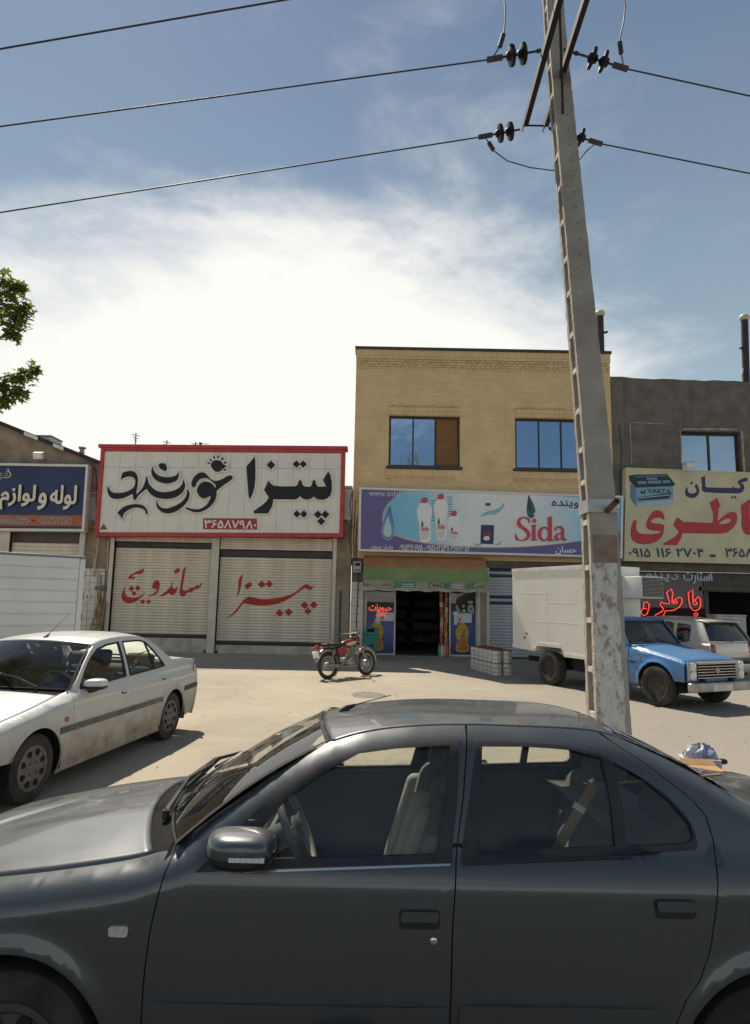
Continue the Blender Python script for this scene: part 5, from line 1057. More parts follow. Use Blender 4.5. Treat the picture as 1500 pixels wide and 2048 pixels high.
spg = dict(w=w_grey, uf=.08, ur=2.73, zc=.25, ra=.37, rt=.30, sill=.13, zb=.945, zi=.22, nose=-.76, gap=G_GAP, crown=[(-.85, .0), (-.76, .015), (-.6, .04), (-.25, .08), (.15, .104), (.5, .10)], sgap=lambda u: w_grey(u, spl(G_GAP, u)) - .008,
  fseam=[(.549, .13), (.549, .407), (.55, .572), (.556, .689), (.569, .775), (.587, .877), (.60, .945)], aedge=[(.72, 1.035), (.90, 1.152), (1.05, 1.243), (1.144, 1.291)],
  gutter=[(1.08, 1.262), (1.144, 1.287), (1.288, 1.327), (1.48, 1.352), (1.705, 1.362), (1.927, 1.36), (2.118, 1.356), (2.25, 1.346), (2.338, 1.324), (2.42, 1.29)],
  bseam=[(1.707, 1.364), (1.70, 1.315), (1.67, 1.121), (1.628, .927), (1.609, .717), (1.60, .429), (1.597, .13)],
  rseam=[(2.25, 1.344), (2.30, 1.308), (2.393, 1.248), (2.479, 1.182), (2.553, 1.118), (2.585, 1.072), (2.590, 1.0), (2.566, .91), (2.535, .783), (2.503, .666), (2.458, .577), (2.407, .518), (2.372, .452), (2.345, .34), (2.345, .13)],
  cpil=[(2.25, 1.346), (2.34, 1.322), (2.50, 1.257), (2.577, 1.225), (2.64, 1.188), (2.769, 1.112), (2.86, 1.065)], deck=[(2.90, 1.035), (3.05, 1.012), (3.3, .975), (3.55, .945)], tail=[(3.64, .90), (3.66, .75), (3.64, .5), (3.56, .22)],
  hoodfront=lambda t: -.80 + .12 * abs(t) ** 2.5, hoodrear=(.34, .50), wsbase=((.43, .975), (.60, .945, w_grey(.62, .945) - .004)), wshead=((1.07, 1.335), (1.144, 1.289, w_grey(1.144, 1.289) - .003)), rwbase=((2.93, 1.062), (2.83, 1.078, w_grey(2.83, 1.078) - .01)), rwhead=((2.36, 1.352), (2.34, 1.322, w_grey(2.34, 1.322) - .004)),
  roofcrown=[(1.05, .075), (1.15, .05), (1.3, .034), (1.6, .016), (2.0, .016), (2.3, .034), (2.42, .05)], bootw=.62, fbump=(.13, .56, .06), mbump=m_grey, trimF=gtF, trimR=gtR, glF=ggF, glR=ggR, glQ=ggQ,
  handles=[(1.494, .748), (2.393, .796)], lock=(1.543, .682), strips=[((.575, 1.590, .395), .085, m_grey), ((1.625, 2.335, .405), .085, m_grey)], repeater=(.449, .695, .034, .0165), rep_mat=M('marker_lens', (.50, .47, .40), .2, coat=1, var=.2, scale=60),
  mirror=(.862, .978, .245, .118), mtri=[(.700, .882), (.86, 1.035), (.915, 1.035), (.90, .905), (.85, .892)], mirror_lamp=True, belt=[(.87, .882, 1.605, .914), (1.65, .917, 2.27, .947)], mrim=M('alloy', (.06, .06, .06), .6, .4), steer=(1.00, .90), seatu=1.08, wipers=[(0, -.62, .17, .12), (0, -.02, .17, .74)], aerial=(1.16, .25, .085))
GREY_LOC = (-1.31, 3.211, -.045)
grey = sedan('parked_car', 'dark grey saloon car parked nearest the camera, seen from its left side', spg, GREY_LOC, (R_(-3), 0, 0), m_grey)

# ------------------------------------------------------------------ the dusty white car on the left
P_GAP = [(-.86, .52), (-.80, .60), (-.70, .66), (-.4, .735), (0, .80), (.3, .845), (.54, .885)]
def w_white(u, z):
    zb = .905
    s = .850 - (.05 * ((.5 - z) / .35) ** 2 if z < .5 else .030 * ((min(z, zb) - .5) / .4) ** 2)
    if z > .80: s -= .030 * ((min(z, zb) - .80) / .105) ** 1.6
    if z > zb: h = z - zb; s -= .012 + .36 * h + .14 * h * h
    if u < .1: s -= .10 * ((.1 - u) / .95) ** 2
    if u > 2.3: s -= .06 * ((u - 2.3) / 1.2) ** 2
    if u < .66:
        k = 1 - sstep(.48, .66, u); zg_ = spl(P_GAP, u); tt = max(0., min(1., (z - (zg_ - .08)) / .08)); s -= k * .11 * (1 - math.sqrt(max(0., 1 - tt ** 2.2 * .985)))
    for uc in (0, 2.67):
        d = math.hypot(u - uc, z - .30) - .345
        if -.05 < d < .16: s += .016 * math.exp(-(d / .04) ** 2)
    d = z - (.805 - .01 * u); s += .004 * math.exp(-(d / .015) ** 2)
    return s
m_whitecar = paint('dusty_white', (.64, .64, .61), 0, .32, .7, (.25, .20, .145), (.16, .95), 1.05, .08, .06)
ptF = [(.655, .90), (.74, .985), (.83, 1.065), (.92, 1.135), (1.0, 1.19), (1.15, 1.262), (1.35, 1.298), (1.635, 1.312), (1.618, 1.1), (1.585, .918), (1.1, .905)]
ptR = [(1.70, 1.312), (2.0, 1.308), (2.14, 1.298), (2.24, 1.270), (2.36, 1.17), (2.47, 1.055), (2.545, .965), (2.54, .945), (2.3, .936), (1.645, .918), (1.672, 1.1)]
pgF = [(.725, .935), (.86, 1.062), (1.02, 1.178), (1.17, 1.243), (1.36, 1.277), (1.60, 1.290), (1.585, 1.1), (1.555, .94), (1.1, .928)]
pgR = [(1.722, 1.290), (2.0, 1.288), (2.13, 1.278), (2.20, 1.262), (2.262, .957), (1.9, .945), (1.675, .94), (1.698, 1.1)]
pgQ = [(2.225, 1.258), (2.35, 1.148), (2.46, 1.035), (2.51, .968), (2.288, .958)]
spw = dict(w=w_white, uf=0, ur=2.67, zc=.30, ra=.345, rt=.30, sill=.17, zb=.90, zi=.20, nose=-.80, gap=P_GAP, crown=[(-.9, 0), (-.8, .012), (-.5, .03), (0, .05), (.5, .055)], sgap=lambda u: w_white(u, spl(P_GAP, u)) - .008,
  fseam=[(.50, .17), (.50, .5), (.508, .72), (.525, .84), (.56, .90)], aedge=[(.70, 1.015), (.85, 1.13), (1.0, 1.232), (1.12, 1.300)],
  gutter=[(1.05, 1.272), (1.12, 1.300), (1.3, 1.336), (1.6, 1.357), (1.85, 1.358), (2.1, 1.345), (2.22, 1.325), (2.34, 1.285), (2.45, 1.22)],
  bseam=[(1.672, 1.357), (1.668, 1.315), (1.645, 1.1), (1.612, .91), (1.588, .6), (1.582, .17)], rseam=[(2.22, 1.323), (2.30, 1.285), (2.42, 1.165), (2.53, 1.04), (2.575, .955), (2.57, .88), (2.53, .78), (2.44, .68), (2.365, .58), (2.32, .45), (2.312, .17)],
  cpil=[(2.22, 1.325), (2.34, 1.285), (2.50, 1.195), (2.66, 1.09), (2.80, 1.01)], deck=[(2.86, .992), (3.0, .985), (3.25, .978), (3.42, .968)], tail=[(3.50, .93), (3.53, .75), (3.52, .5), (3.44, .25)],
  hoodfront=lambda t: -.84 + .10 * abs(t) ** 2.5, hoodrear=(.32, .42), wsbase=((.40, .925), (.57, .900, .75)), wshead=((1.02, 1.345), (1.12, 1.302, .585)), rwbase=((2.84, 1.01), (2.74, 1.02, .66)), rwhead=((2.36, 1.345), (2.32, 1.295, .60)),
  roofcrown=[(1.0, .07), (1.15, .055), (1.5, .045), (2.0, .045), (2.3, .06)], bootw=.64, fbump=(.17, .50, .05), mbump=m_whitecar, trimF=ptF, trimR=ptR, glF=pgF, glR=pgR, glQ=pgQ,
  handles=[(1.44, .775), (2.40, .815)], hsize=(.06, .022), lock=(1.545, .70), strips=[((.30, .492, .535), .055, M('side_moulding', (.10, .095, .085), .75, col2=(.17, .15, .12), scale=5)), ((.512, 1.578, .535), .055, MATS['side_moulding']), ((1.596, 2.345, .535), .055, MATS['side_moulding']), ((3.02, 3.50, .575), .06, m_blacktrim)],
  mseat=(M('seat_brown', (.20, .13, .08), .95, col2=(.10, .07, .05), scale=25), M('seat_brown_pale', (.30, .22, .15), .95)), repeater=(.40, .655, .026, .022), rep_mat=m_amber, mirror=(.80, .935, .19, .115), mtri=[(.665, .895), (.77, .99), (.82, .99), (.80, .91)], mrim=M('dirty_hubcap', (.19, .17, .145), .75, .1, col2=(.13, .115, .10), scale=12), steer=(.95, .88), seatu=1.05, wipers=[(0, -.62, .20, -.02), (0, .02, .2, .60)], aerial=(1.16, .42, .26))
p0, p1 = gnd(345, 1475), gnd(60, 1605); hd = Vector((p1.x - p0.x, p1.y - p0.y, 0)).normalized(); lf = Vector((-hd.y, hd.x, 0)); ctr = Vector((p1.x, p1.y, 0)) - lf * .80 + hd * .03
white = sedan('parked_car', 'dusty white saloon car parked nose towards the street on the left', spw, ctr, (0, 0, math.atan2(-hd.y, -hd.x)), m_whitecar)
# ================================================================== blue pickup with white box
p0, p1 = gnd(1103, 1370), gnd(1320, 1412); hd = Vector((p1.x - p0.x, p1.y - p0.y, 0)).normalized(); rt_ = Vector((hd.y, -hd.x, 0)); TW = .72
m_blue = paint('blue_paint', (.028, .18, .42), 0, .38, .6, (.22, .20, .17), (.25, .85), .55, .10, .22)
m_box = M('box_white', (.80, .78, .71), .5, col2=(.74, .71, .63), scale=1.2, bump=.35, bscale=2.2); m_boxtrim = M('box_trim', (.78, .75, .66), .45, .1)
tk = thing('pickup_truck', 'blue pickup truck with a white insulated box behind the concrete pole', 'pickup truck', Vector((p1.x, p1.y, 0)) - rt_ * TW, (0, 0, math.atan2(-hd.y, -hd.x)))
WB = (p1 - p0).length
T_GAP = [(-.70, .80), (-.58, .855), (-.2, .93), (.2, .99), (.64, 1.05)]
def w_truck(u, z):
    s = .785 - (.04 * ((.6 - z) / .3) ** 2 if z < .6 else .012 * ((min(z, 1.03) - .6) / .4) ** 2)
    if z > .90 and u > .55: s -= .020 * ((min(z, 1.04) - .90) / .14) ** 2
    if z > 1.04: h = z - 1.04; s -= .012 + .19 * h + .10 * h * h
    if u < .1: s -= .02 * ((.1 - u) / .7) ** 2
    if u < .66:
        k = 1 - sstep(.5, .66, u); zg_ = spl(T_GAP, u); tt = max(0., min(1., (z - (zg_ - .06)) / .06)); s -= k * .07 * (1 - math.sqrt(max(0., 1 - tt ** 2 * .98)))
    d = math.hypot(u, z - .37) - .43
    if -.06 < d < .14: s += .03 * math.exp(-(d / .05) ** 2)
    d = z - .80
    return s + .006 * math.exp(-(d / .02) ** 2) * sstep(-.2, .2, u)
ug = .66
for sg in (-1, 1):
    fe = [(-.60, .50), (-.43, .50)] + arc(0, .37, .43, 2.83, -.05, 22) + [(ug - .004, .35), (ug - .004, 1.02), (ug - .03, 1.046)] + [(u, spl(T_GAP, u)) for u in [lerp(ug - .05, -.60, i / 16) for i in range(17)]]
    f_ = panel('fender', fe, w_truck, m_blue, tk, sg)
    dr_ = [(ug + .004, .36), (1.655, .36), (1.665, 1.05), (1.665, 1.54), (1.62, 1.575), (1.10, 1.572), (1.0, 1.54), (ug + .02, 1.07)]
    hole = [(ug + .14, 1.085), (1.03, 1.495), (1.12, 1.52), (1.60, 1.52), (1.60, 1.085)]
    d_ = panel('door', dr_, w_truck, m_blue, tk, sg, [hole]); panel('window_trim', hole, w_truck, m_rubber, d_, sg, [offset_poly(hole, -.022)], .06, .015, .003); panel('pane', offset_poly(hole, -.018), w_truck, m_cglass, d_, sg, (), .08, 0, -.01)
    panel('side_strip', [(ug + .03, .735), (1.62, .735), (1.62, .765), (ug + .03, .765)], w_truck, m_blacktrim, d_, sg, (), .1, .01, .012); panel('side_strip', [(.50, .735), (ug - .03, .735), (ug - .03, .765), (.50, .765)], w_truck, m_blacktrim, f_, sg, (), .1, .01, .012)
    panel('handle', [(1.42, .93), (1.56, .93), (1.56, .965), (1.42, .965)], w_truck, m_chrome, d_, sg, (), .05, .015, .02)
    panel('badge', [(.18, .925), (.42, .955), (.42, .972), (.18, .942)], w_truck, m_chrome, f_, sg, (), .05, .004, .006)
    MB().lathe([(.024, -.004), (.022, .012), (.001, .016)], (.38, sg * w_truck(.38, .84), .84), (0, sg, 0), 12).build('indicator', m_amber, f_, smooth=True)
    wheel(tk, 0, sg * (TW - .01), .37, .37, .215, sg, 'steel', M('black_rim', (.022, .02, .019), .6, .2, col2=(.05, .042, .035), scale=9), None, .22); wheel(tk, WB, sg * (TW - .03), .38, .38, .24, sg, 'steel', MATS['black_rim'], None, .22)
    mb = MB(); P = arc(0, .37, .45, -.2, 3.34, 18); mb.add([(u, sg * y, z) for u, z in P for y in (.74, .40)], [(2 * i, 2 * i + 1, 2 * i + 3, 2 * i + 2) for i in range(len(P) - 1)]); mb.build('wheel_well', m_under, tk)
    MB().bar((ug + .12, sg * .80, 1.10), (ug + .10, sg * .93, 1.14), .02, .02).build('mirror_arm', m_blacktrim, d_); rbox('mirror', ug + .08, ug + .13, sg * .93 - .07, sg * .93 + .07, 1.10, 1.26, m_blacktrim, d_, .02)
def thood(a, b):
    tt = a * 2 - 1; u = lerp(-.62 + .02 * tt * tt, .56, b); return (u, tt * (w_truck(u, spl(T_GAP, u)) - .006), spl(T_GAP, u) + .035 * (1 - abs(tt) ** 2.5) + .002 - .05 * max(0, 1 - b * 18) ** 2)
surf('bonnet', thood, 28, 24, m_blue, tk, .012)
surf('cowl', lambda a, b: (lerp(.54, .70, b), (a * 2 - 1) * .70, 1.065 + .02 * (1 - (a * 2 - 1) ** 2) + b * .01), 12, 3, m_blue, tk, .01)
E0 = lambda tt: Vector((.66 + .06 * tt * tt, tt * .735, 1.085 - .012 * tt * tt)); E1 = lambda tt: Vector((1.02 + .05 * tt * tt, tt * .665, 1.555 - .02 * tt * tt))
tws = surf('windscreen', lambda a, b: tuple(lerp(E0(a * 2 - 1), E1(a * 2 - 1), b)), 16, 6, m_wglass, tk)
def strip3(P, r, name, mat, par): MB().tube(P, r, 8).build(name, mat, par, smooth=True)
strip3([E0(-1 + i / 8) for i in range(17)] , .02, 'windscreen_seal', m_rubber, tws); strip3([E1(-1 + i / 8) for i in range(17)], .025, 'windscreen_seal', m_blue, tws)
for s_ in (-1, 1): strip3([E0(s_) + Vector((.02, 0, -.03)), E1(s_) + Vector((.0, 0, .0))], .028, 'windscreen_pillar', m_blue, tk)
surf('roof', lambda a, b: (lerp(1.0, 1.68, b), (a * 2 - 1) * (.675 + .01 * b), 1.562 + .045 * (1 - abs(a * 2 - 1) ** 2.6) * (.7 + .3 * math.sin(math.pi * b)) + .012 * b), 16, 12, m_blue, tk, .015)
MB().box(1.668, 1.70, -.74, .74, .45, 1.56).build('cab_back', m_blue, tk)
surf('sun_strip', lambda a, b: tuple(lerp(E0(a * 2 - 1), E1(a * 2 - 1), lerp(.86, 1.0, b)) + Vector((-.006, 0, .004))), 14, 2, m_blacktrim, tws)
for s_ in (-1, 1): strip3([E0(s_ * .97) + Vector((-.008, 0, .0)), E1(s_ * .97) + Vector((-.008, 0, 0))], .016, 'windscreen_seal', m_rubber, tws)
for y0, y1 in ((.05, .45), (-.5, -.1)): p = lerp(E0(y0), E0(y1), .2) + Vector((-.02, 0, .012)); q = lerp(E0(y1), E1(y1), .22) + Vector((-.012, 0, .02)); MB().bar(p, q, .014, .012).build('wiper', m_blacktrim, tk)
rbox('dashboard', .72, .95, -.68, .68, .85, 1.09, m_plastic, tk, .04); rbox('seat_bench', 1.15, 1.62, -.62, .62, .62, .82, m_seat, tk, .05); rbox('seat_back', 1.50, 1.64, -.62, .62, .80, 1.35, m_seat, tk, .05)
MB().box(.76, .92, .12, .40, 1.092, 1.10).build('paper', m_white, tk)
c = Vector((1.05, -.35, 1.02)); MB().tube([c + Vector((.10 * math.sin(a), .19 * math.cos(a), .16 * math.sin(a))) for a in [6.2832 * i / 20 for i in range(20)]], .014, 6, closed=True).build('steering_wheel', m_plastic, tk)
# face: grille with chrome bars, stacked round lamps, bumper
MB().box(-.635, -.60, -.72, .72, .50, .875).build('nose_panel', m_blue, tk)
gr = MB().box(-.648, -.637, -.50, .50, .555, .83).build('grille', m_under, tk)
for k in range(6): z_ = .565 + k * .05; MB().box(-.668, -.650, -.50, .50, z_, z_ + .012).build('grille_bar', m_chrome, gr)
MB().box(-.672, -.650, -.53, .53, .835, .865).build('grille_trim', m_chrome, gr)
MB().lathe([(.048, 0), (.048, .012), (.036, .012), (.036, 0)], (-.672, 0, .70), (-1, 0, 0), 20, True).build('badge', m_chrome, gr); MB().box(-.684, -.676, -.045, .045, .692, .708).build('badge_bar', m_chrome, gr)
for s_ in (-1, 1):
    lp = rbox('lamp_panel', -.668, -.636, s_ * .63 - .11, s_ * .63 + .11, .53, .86, M('lamp_panel', (.42, .41, .38), .4, .4), tk, .02)
    for z_ in (.615, .775): MB().lathe([(.078, 0), (.078, .02), (.066, .022), (.05, .034), (.001, .042)], (-.668, s_ * .63, z_), (-1, 0, 0), 22).build('headlight', m_lampglass, lp, smooth=True, auto=50); 
bp_ = rbox('front_bumper', -.78, -.68, -.80, .80, .335, .50, M('bumper_grey', (.42, .41, .38), .45, .5, col2=(.30, .28, .25), scale=6), tk, .025)
MB().box(-.79, -.782, -.25, .27, .35, .465).build('number_plate', M('blank_plate', (.60, .60, .57), .5), bp_)
for s_ in (-1, 1): MB().box(-.70, WB + 1.2, s_ * .38 - .04, s_ * .38 + .04, .44, .56).build('chassis_rail', m_under, tk)
MB().cyl((WB, -.66, .38), (WB, .66, .38), .06, 10).build('rear_axle', m_under, tk); MB().cyl((0, -.66, .37), (0, .66, .37), .05, 10).build('front_axle', m_under, tk)
rbox('fuel_tank', 1.85, 2.45, .30, .62, .38, .64, m_under, tk, .04); MB().box(-.6, .7, -.5, .5, .40, .52).build('engine_tray', m_under, tk)
# the box
BXF, BXR, BW0, BZ1 = 1.78, WB + 1.33, .80, 2.70
side = [(BXR, .82), (BXR, BZ1), (BXF, BZ1), (BXF, .66), (WB - .62, .66), (WB - .52, .80), (WB + .34, .94 - .12), (WB + .42, .80 - .08)]
side = [(BXR, .76), (BXR, BZ1), (BXF, BZ1), (BXF, .68), (WB - .55, .68), (WB - .47, .86), (WB + .40, .86), (WB + .48, .72)]
bx_ = MB().prism([side], lambda x, z, t: (x, -BW0 + t, z), 2 * BW0).build('cargo_box', m_box, tk, bevel=.012)
for s_ in (-1, 1):
    y0, y1 = (BW0 - .002, BW0 + .016) if s_ > 0 else (-BW0 - .016, -BW0 + .002)
    MB().box(BXF + .0, BXR, y0, y1, BZ1 - .09, BZ1 - .002).build('box_rail', m_boxtrim, bx_, bevel=.005)
    mb = MB(); low = [(BXF, .68), (WB - .55, .68), (WB - .47, .86), (WB + .40, .86), (WB + .48, .72), (BXR, .76)]
    P = low + [(u, z + .075) for u, z in [(BXR, .76), (WB + .43, .725), (WB + .35, .865), (WB - .42, .865), (WB - .5, .69), (BXF, .68)]]
    MB().prism([P], lambda x, z, t: (x, y0 + t, z), .018).build('box_skirt', m_boxtrim, bx_)
    for (a, b, z) in ((BXF + .3, WB + .1, 1.86), (BXF + .2, BXR - .8, 1.42), (WB - .1, BXR - .35, 2.08)): MB().box(a, b, (y0 + .0005) if s_ > 0 else (y1 - .0045), (y0 + .0045) if s_ > 0 else (y1 - .0005), z, z + .010).build('box_seam', m_boxtrim, bx_, bevel=.004)
    MB().box((BXF + BXR) / 2 - .012, (BXF + BXR) / 2 + .012, (y0 + .0004) if s_ > 0 else (y1 - .004), (y0 + .004) if s_ > 0 else (y1 - .0004), .9, BZ1 - .1).build('box_seam', m_boxtrim, bx_)
    for k in range(2): MB().lathe([(.03, -.004), (.03, .01), (.001, .014)], (WB + .85 - .08 * k, s_ * BW0, 1.02 + .10 * k), (0, s_, 0), 10).build('box_latch', M('rust', (.16, .08, .04), .8, var=.3), bx_)
un_ = rbox('cooling_unit', 1.15, 1.779, -.80, -.17, 2.0, 2.47, M('unit_white', (.64, .64, .61), .5, var=.05), tk, .015)
MB().box(1.138, 1.148, -.775, -.20, 2.03, 2.44).build('unit_grille', m_under, un_)
for k in range(14): z_ = 2.04 + k * .0285; MB().box(1.122, 1.138, -.775, -.20, z_, z_ + .012).build('slat', M('unit_slat', (.34, .33, .30), .5, .2), un_)

# ================================================================== pale hatchback parked beyond the pickup
sv_h = Vector((-.36, .93, 0)).normalized(); corner = gnd(1418, 1372); sv_l = Vector((-sv_h.y, sv_h.x, 0))
m_silver = paint('pale_silver', (.64, .60, .52), .25, .35, .8, (.30, .26, .20), (.2, .6), .5, .08)
L_ = 3.45; sv = thing('hatchback_car', 'pale silver hatchback with rear wiper parked beside the blue pickup', 'car', Vector((corner.x, corner.y, 0)) + sv_h * L_ - sv_l * .84, (0, 0, math.atan2(-sv_h.y, -sv_h.x)))
def w_hatch(u, z):
    s = .845 - (.05 * ((.5 - z) / .35) ** 2 if z < .5 else .03 * ((min(z, .95) - .5) / .45) ** 2)
    if z > .95: h = z - .95; s -= .012 + .26 * h + .20 * h * h
    if u < 0: s -= .10 * (-u / .8) ** 2
    if u > 2.9: s -= .13 * ((u - 2.9) / .6) ** 2
    for uc in (0, 2.55):
        d = math.hypot(u - uc, z - .31) - .36
        if -.06 < d < .15: s += .016 * math.exp(-(d / .045) ** 2)
    return s
for sg in (-1, 1):
    bd = [(-.78, .35), (-.36, .35)] + arc(0, .31, .36, 3.03, -.3, 20) + [(.45, .2), (2.15, .2)] + arc(2.55, .31, .36, math.pi + .3, .1, 20) + [(3.38, .36), (3.45, .60), (3.43, .95), (3.30, 1.20), (3.12, 1.47), (2.95, 1.515), (2.0, 1.55), (1.25, 1.535), (1.05, 1.47), (.45, 1.00), (-.2, .90), (-.70, .74), (-.80, .6)]
    h1 = [(.72, .99), (1.12, 1.37), (1.30, 1.44), (1.62, 1.455), (1.60, .99)]; h2 = [(1.70, .99), (1.72, 1.455), (2.2, 1.45), (2.30, 1.42), (2.42, .99)]; h3 = smooth_poly([(2.52, 1.0), (2.42, 1.38), (2.50, 1.42), (2.78, 1.40), (2.86, 1.34), (2.90, 1.04), (2.86, 1.0)], 2)
    s_ = panel('side_panel', bd, w_hatch, m_silver, sv, sg, [h1, h2, h3], .06)
    for h in (h1, h2, h3): panel('pane', offset_poly(h, .006), w_hatch, glass('tinted_glass', (.10, .11, .11), .10), s_, sg, (), .1, 0, -.008)
    for uc in (0, 2.55): wheel(sv, uc, sg * .73, .31, .31, .19, sg, 'hubcap', M('alloy_grey', (.25, .25, .24), .45, .5)); MB().cyl((uc, sg * .45, .31), (uc, sg * .62, .31), .36, 20).build('wheel_well', m_under, sv)
surf('roof', lambda a, b: (lerp(1.1, 3.10, b), (a * 2 - 1) * (w_hatch(2, 1.5) - .0 + .012), spl([(1.1, 1.49), (1.3, 1.54), (2.0, 1.552), (2.95, 1.517), (3.12, 1.475)], lerp(1.1, 3.1, b)) + .035 * (1 - abs(a * 2 - 1) ** 2.3)), 20, 20, m_silver, sv, .012)
surf('spoiler', lambda a, b: (lerp(3.02, 3.24, b), (a * 2 - 1) * (.60 - .03 * b), 1.528 - .05 * b + .03 * (1 - (a * 2 - 1) ** 2) + .002), 14, 4, m_silver, sv, .03)
surf('windscreen', lambda a, b: (lerp(.42 + .1 * (a * 2 - 1) ** 2, 1.12, b), (a * 2 - 1) * lerp(.74, .63, b), lerp(1.0, 1.50, b)), 12, 6, m_wglass, sv); surf('bonnet', lambda a, b: (lerp(-.80 + .1 * (a * 2 - 1) ** 2, .50, b), (a * 2 - 1) * .76, spl([(-.8, .70), (-.6, .80), (0, .92), (.5, 1.0)], lerp(-.8, .5, b)) + .04 * (1 - (a * 2 - 1) ** 2)), 14, 10, m_silver, sv, .012)
def tail(tt, z): return spl([(.36, 3.42), (.6, 3.49), (.95, 3.47), (1.2, 3.34), (1.5, 3.13)], z) - .13 * abs(tt) ** 3
ht = surf('hatch', lambda a, b: (tail(a * 2 - 1, lerp(.62, 1.00, b)), (a * 2 - 1) * (w_hatch(3.4, lerp(.62, 1.0, b)) + .003), lerp(.62, 1.00, b)), 20, 10, m_silver, sv, .02)
surf('hatch_frame', lambda a, b: (tail(a * 2 - 1, lerp(1.0, 1.50, b)) - .006, (a * 2 - 1) * (w_hatch(3.3, lerp(1.0, 1.5, b)) + .003), lerp(1.0, 1.5, b)), 20, 10, m_silver, ht, .02)
surf('rear_window', lambda a, b: (tail((a * 2 - 1) * .86, lerp(1.03, 1.46, b)) + .004, (a * 2 - 1) * (w_hatch(3.3, lerp(1.03, 1.46, b)) - .08), lerp(1.03, 1.46, b)), 16, 8, glass('rear_tint', (.06, .065, .065), .10, .02, .05), ht)
MB().bar((3.50, -.05, 1.02), (3.44, -.38, 1.10), .015, .02).build('rear_wiper', m_blacktrim, ht)
for sg in (-1, 1): surf('tail_light', lambda a, b: (tail(lerp(.70, 1.0, a), lerp(.80, .99, b)) + .008, sg * lerp(.55, w_hatch(3.4, .9) + .008, a), lerp(.80, .985, b) - .05 * (1 - a)), 8, 5, m_tail, sv, .02)
surf('rear_bumper', lambda a, b: (tail(a * 2 - 1, .5) + .06 * math.sin(math.pi * b), (a * 2 - 1) * (w_hatch(3.35, .5) + .01), lerp(.28, .62, b)), 20, 8, m_silver, sv, .02); surf('bumper_strip', lambda a, b: (tail(a * 2 - 1, .5) + .075, (a * 2 - 1) * (w_hatch(3.35, .5) + .012), lerp(.50, .60, b)), 20, 2, m_blacktrim, sv, .01)
surf('front_bumper', lambda a, b: (-.83 + .14 * abs(a * 2 - 1) ** 2.5, (a * 2 - 1) * .76, lerp(.2, .72, b)), 16, 6, m_silver, sv, .02); MB().box(-.5, 3.3, -.6, .6, .2, .28).build('underbody', m_under, sv)
rbox('rear_seat', 2.3, 2.5, -.6, .6, .5, 1.05, m_seat, sv, .05); rbox('front_seats', 1.35, 1.5, -.6, .6, .5, 1.1, m_seat, sv, .05)

# ================================================================== white ribbed box van on the left
va = at(163, 1200, 12.9); vb = at(-160, 1200, 11.2); vh = Vector((vb.x - va.x, vb.y - va.y, 0)); VL = vh.length; vh.normalize()
vt = thing('box_van', 'white box van with horizontal ribbed side behind the white car', 'van', (va.x, va.y, 0), (0, 0, math.atan2(vh.y, vh.x)))
m_van = M('van_white', (.70, .71, .69), .4, var=.05, scale=1.5); m_rib = M('van_rib', (.60, .63, .66), .4)
VT = 2.56   # local x runs towards the front (left); the side that shows is +y here
MB().box(0, VL, -1.75, 0, .62, VT).build('cargo_box', m_van, vt, bevel=.015)
for k in range(8): z_ = .80 + k * .225; MB().box(.10, VL - .05, .002, .022, z_, z_ + .20).build('rib', m_van, vt, bevel=.008)
MB().box(-.01, VL, -.06, .035, VT - .005, VT + .05).build('roof_rail', M('rail_grey', (.20, .22, .27), .5, .3), vt, bevel=.01); MB().box(-.012, .085, .004, .026, .62, VT - .01).build('corner_post', m_van, vt, bevel=.006)
for k in range(4): MB().box(-.03, -.002, -.02, .012, .9 + k * .42, 1.06 + k * .42).build('hinge', m_darkmetal, vt)
MB().box(.2, VL + 1.4, -1.3, -.35, .45, .60).build('chassis', m_under, vt)
for x_ in (1.0, VL + .9):
    for y_, s_ in ((-.12, 1), (-1.63, -1)): wheel(vt, x_, y_, .36, .36, .2, s_, 'steel', M('van_rim', (.3, .3, .29), .5, .4), None, .2)
cabp = [(VL + .06, .55), (VL + 1.75, .55), (VL + 1.8, 1.0), (VL + 1.60, 1.22), (VL + 1.15, 1.98), (VL + .95, 2.06), (VL + .06, 2.08)]; cwin = [(VL + .5, 1.25), (VL + 1.45, 1.25), (VL + 1.05, 1.90), (VL + .5, 1.92)]
cb_ = MB().prism([cabp], lambda x, z, t: (x, -1.70 + t, z), 1.66).build('cab', m_van, vt, bevel=.04); MB().prism([cwin], lambda x, z, t: (x, -.038 + t, z), .006).build('cab_window', MATS['tinted_glass'], vt)
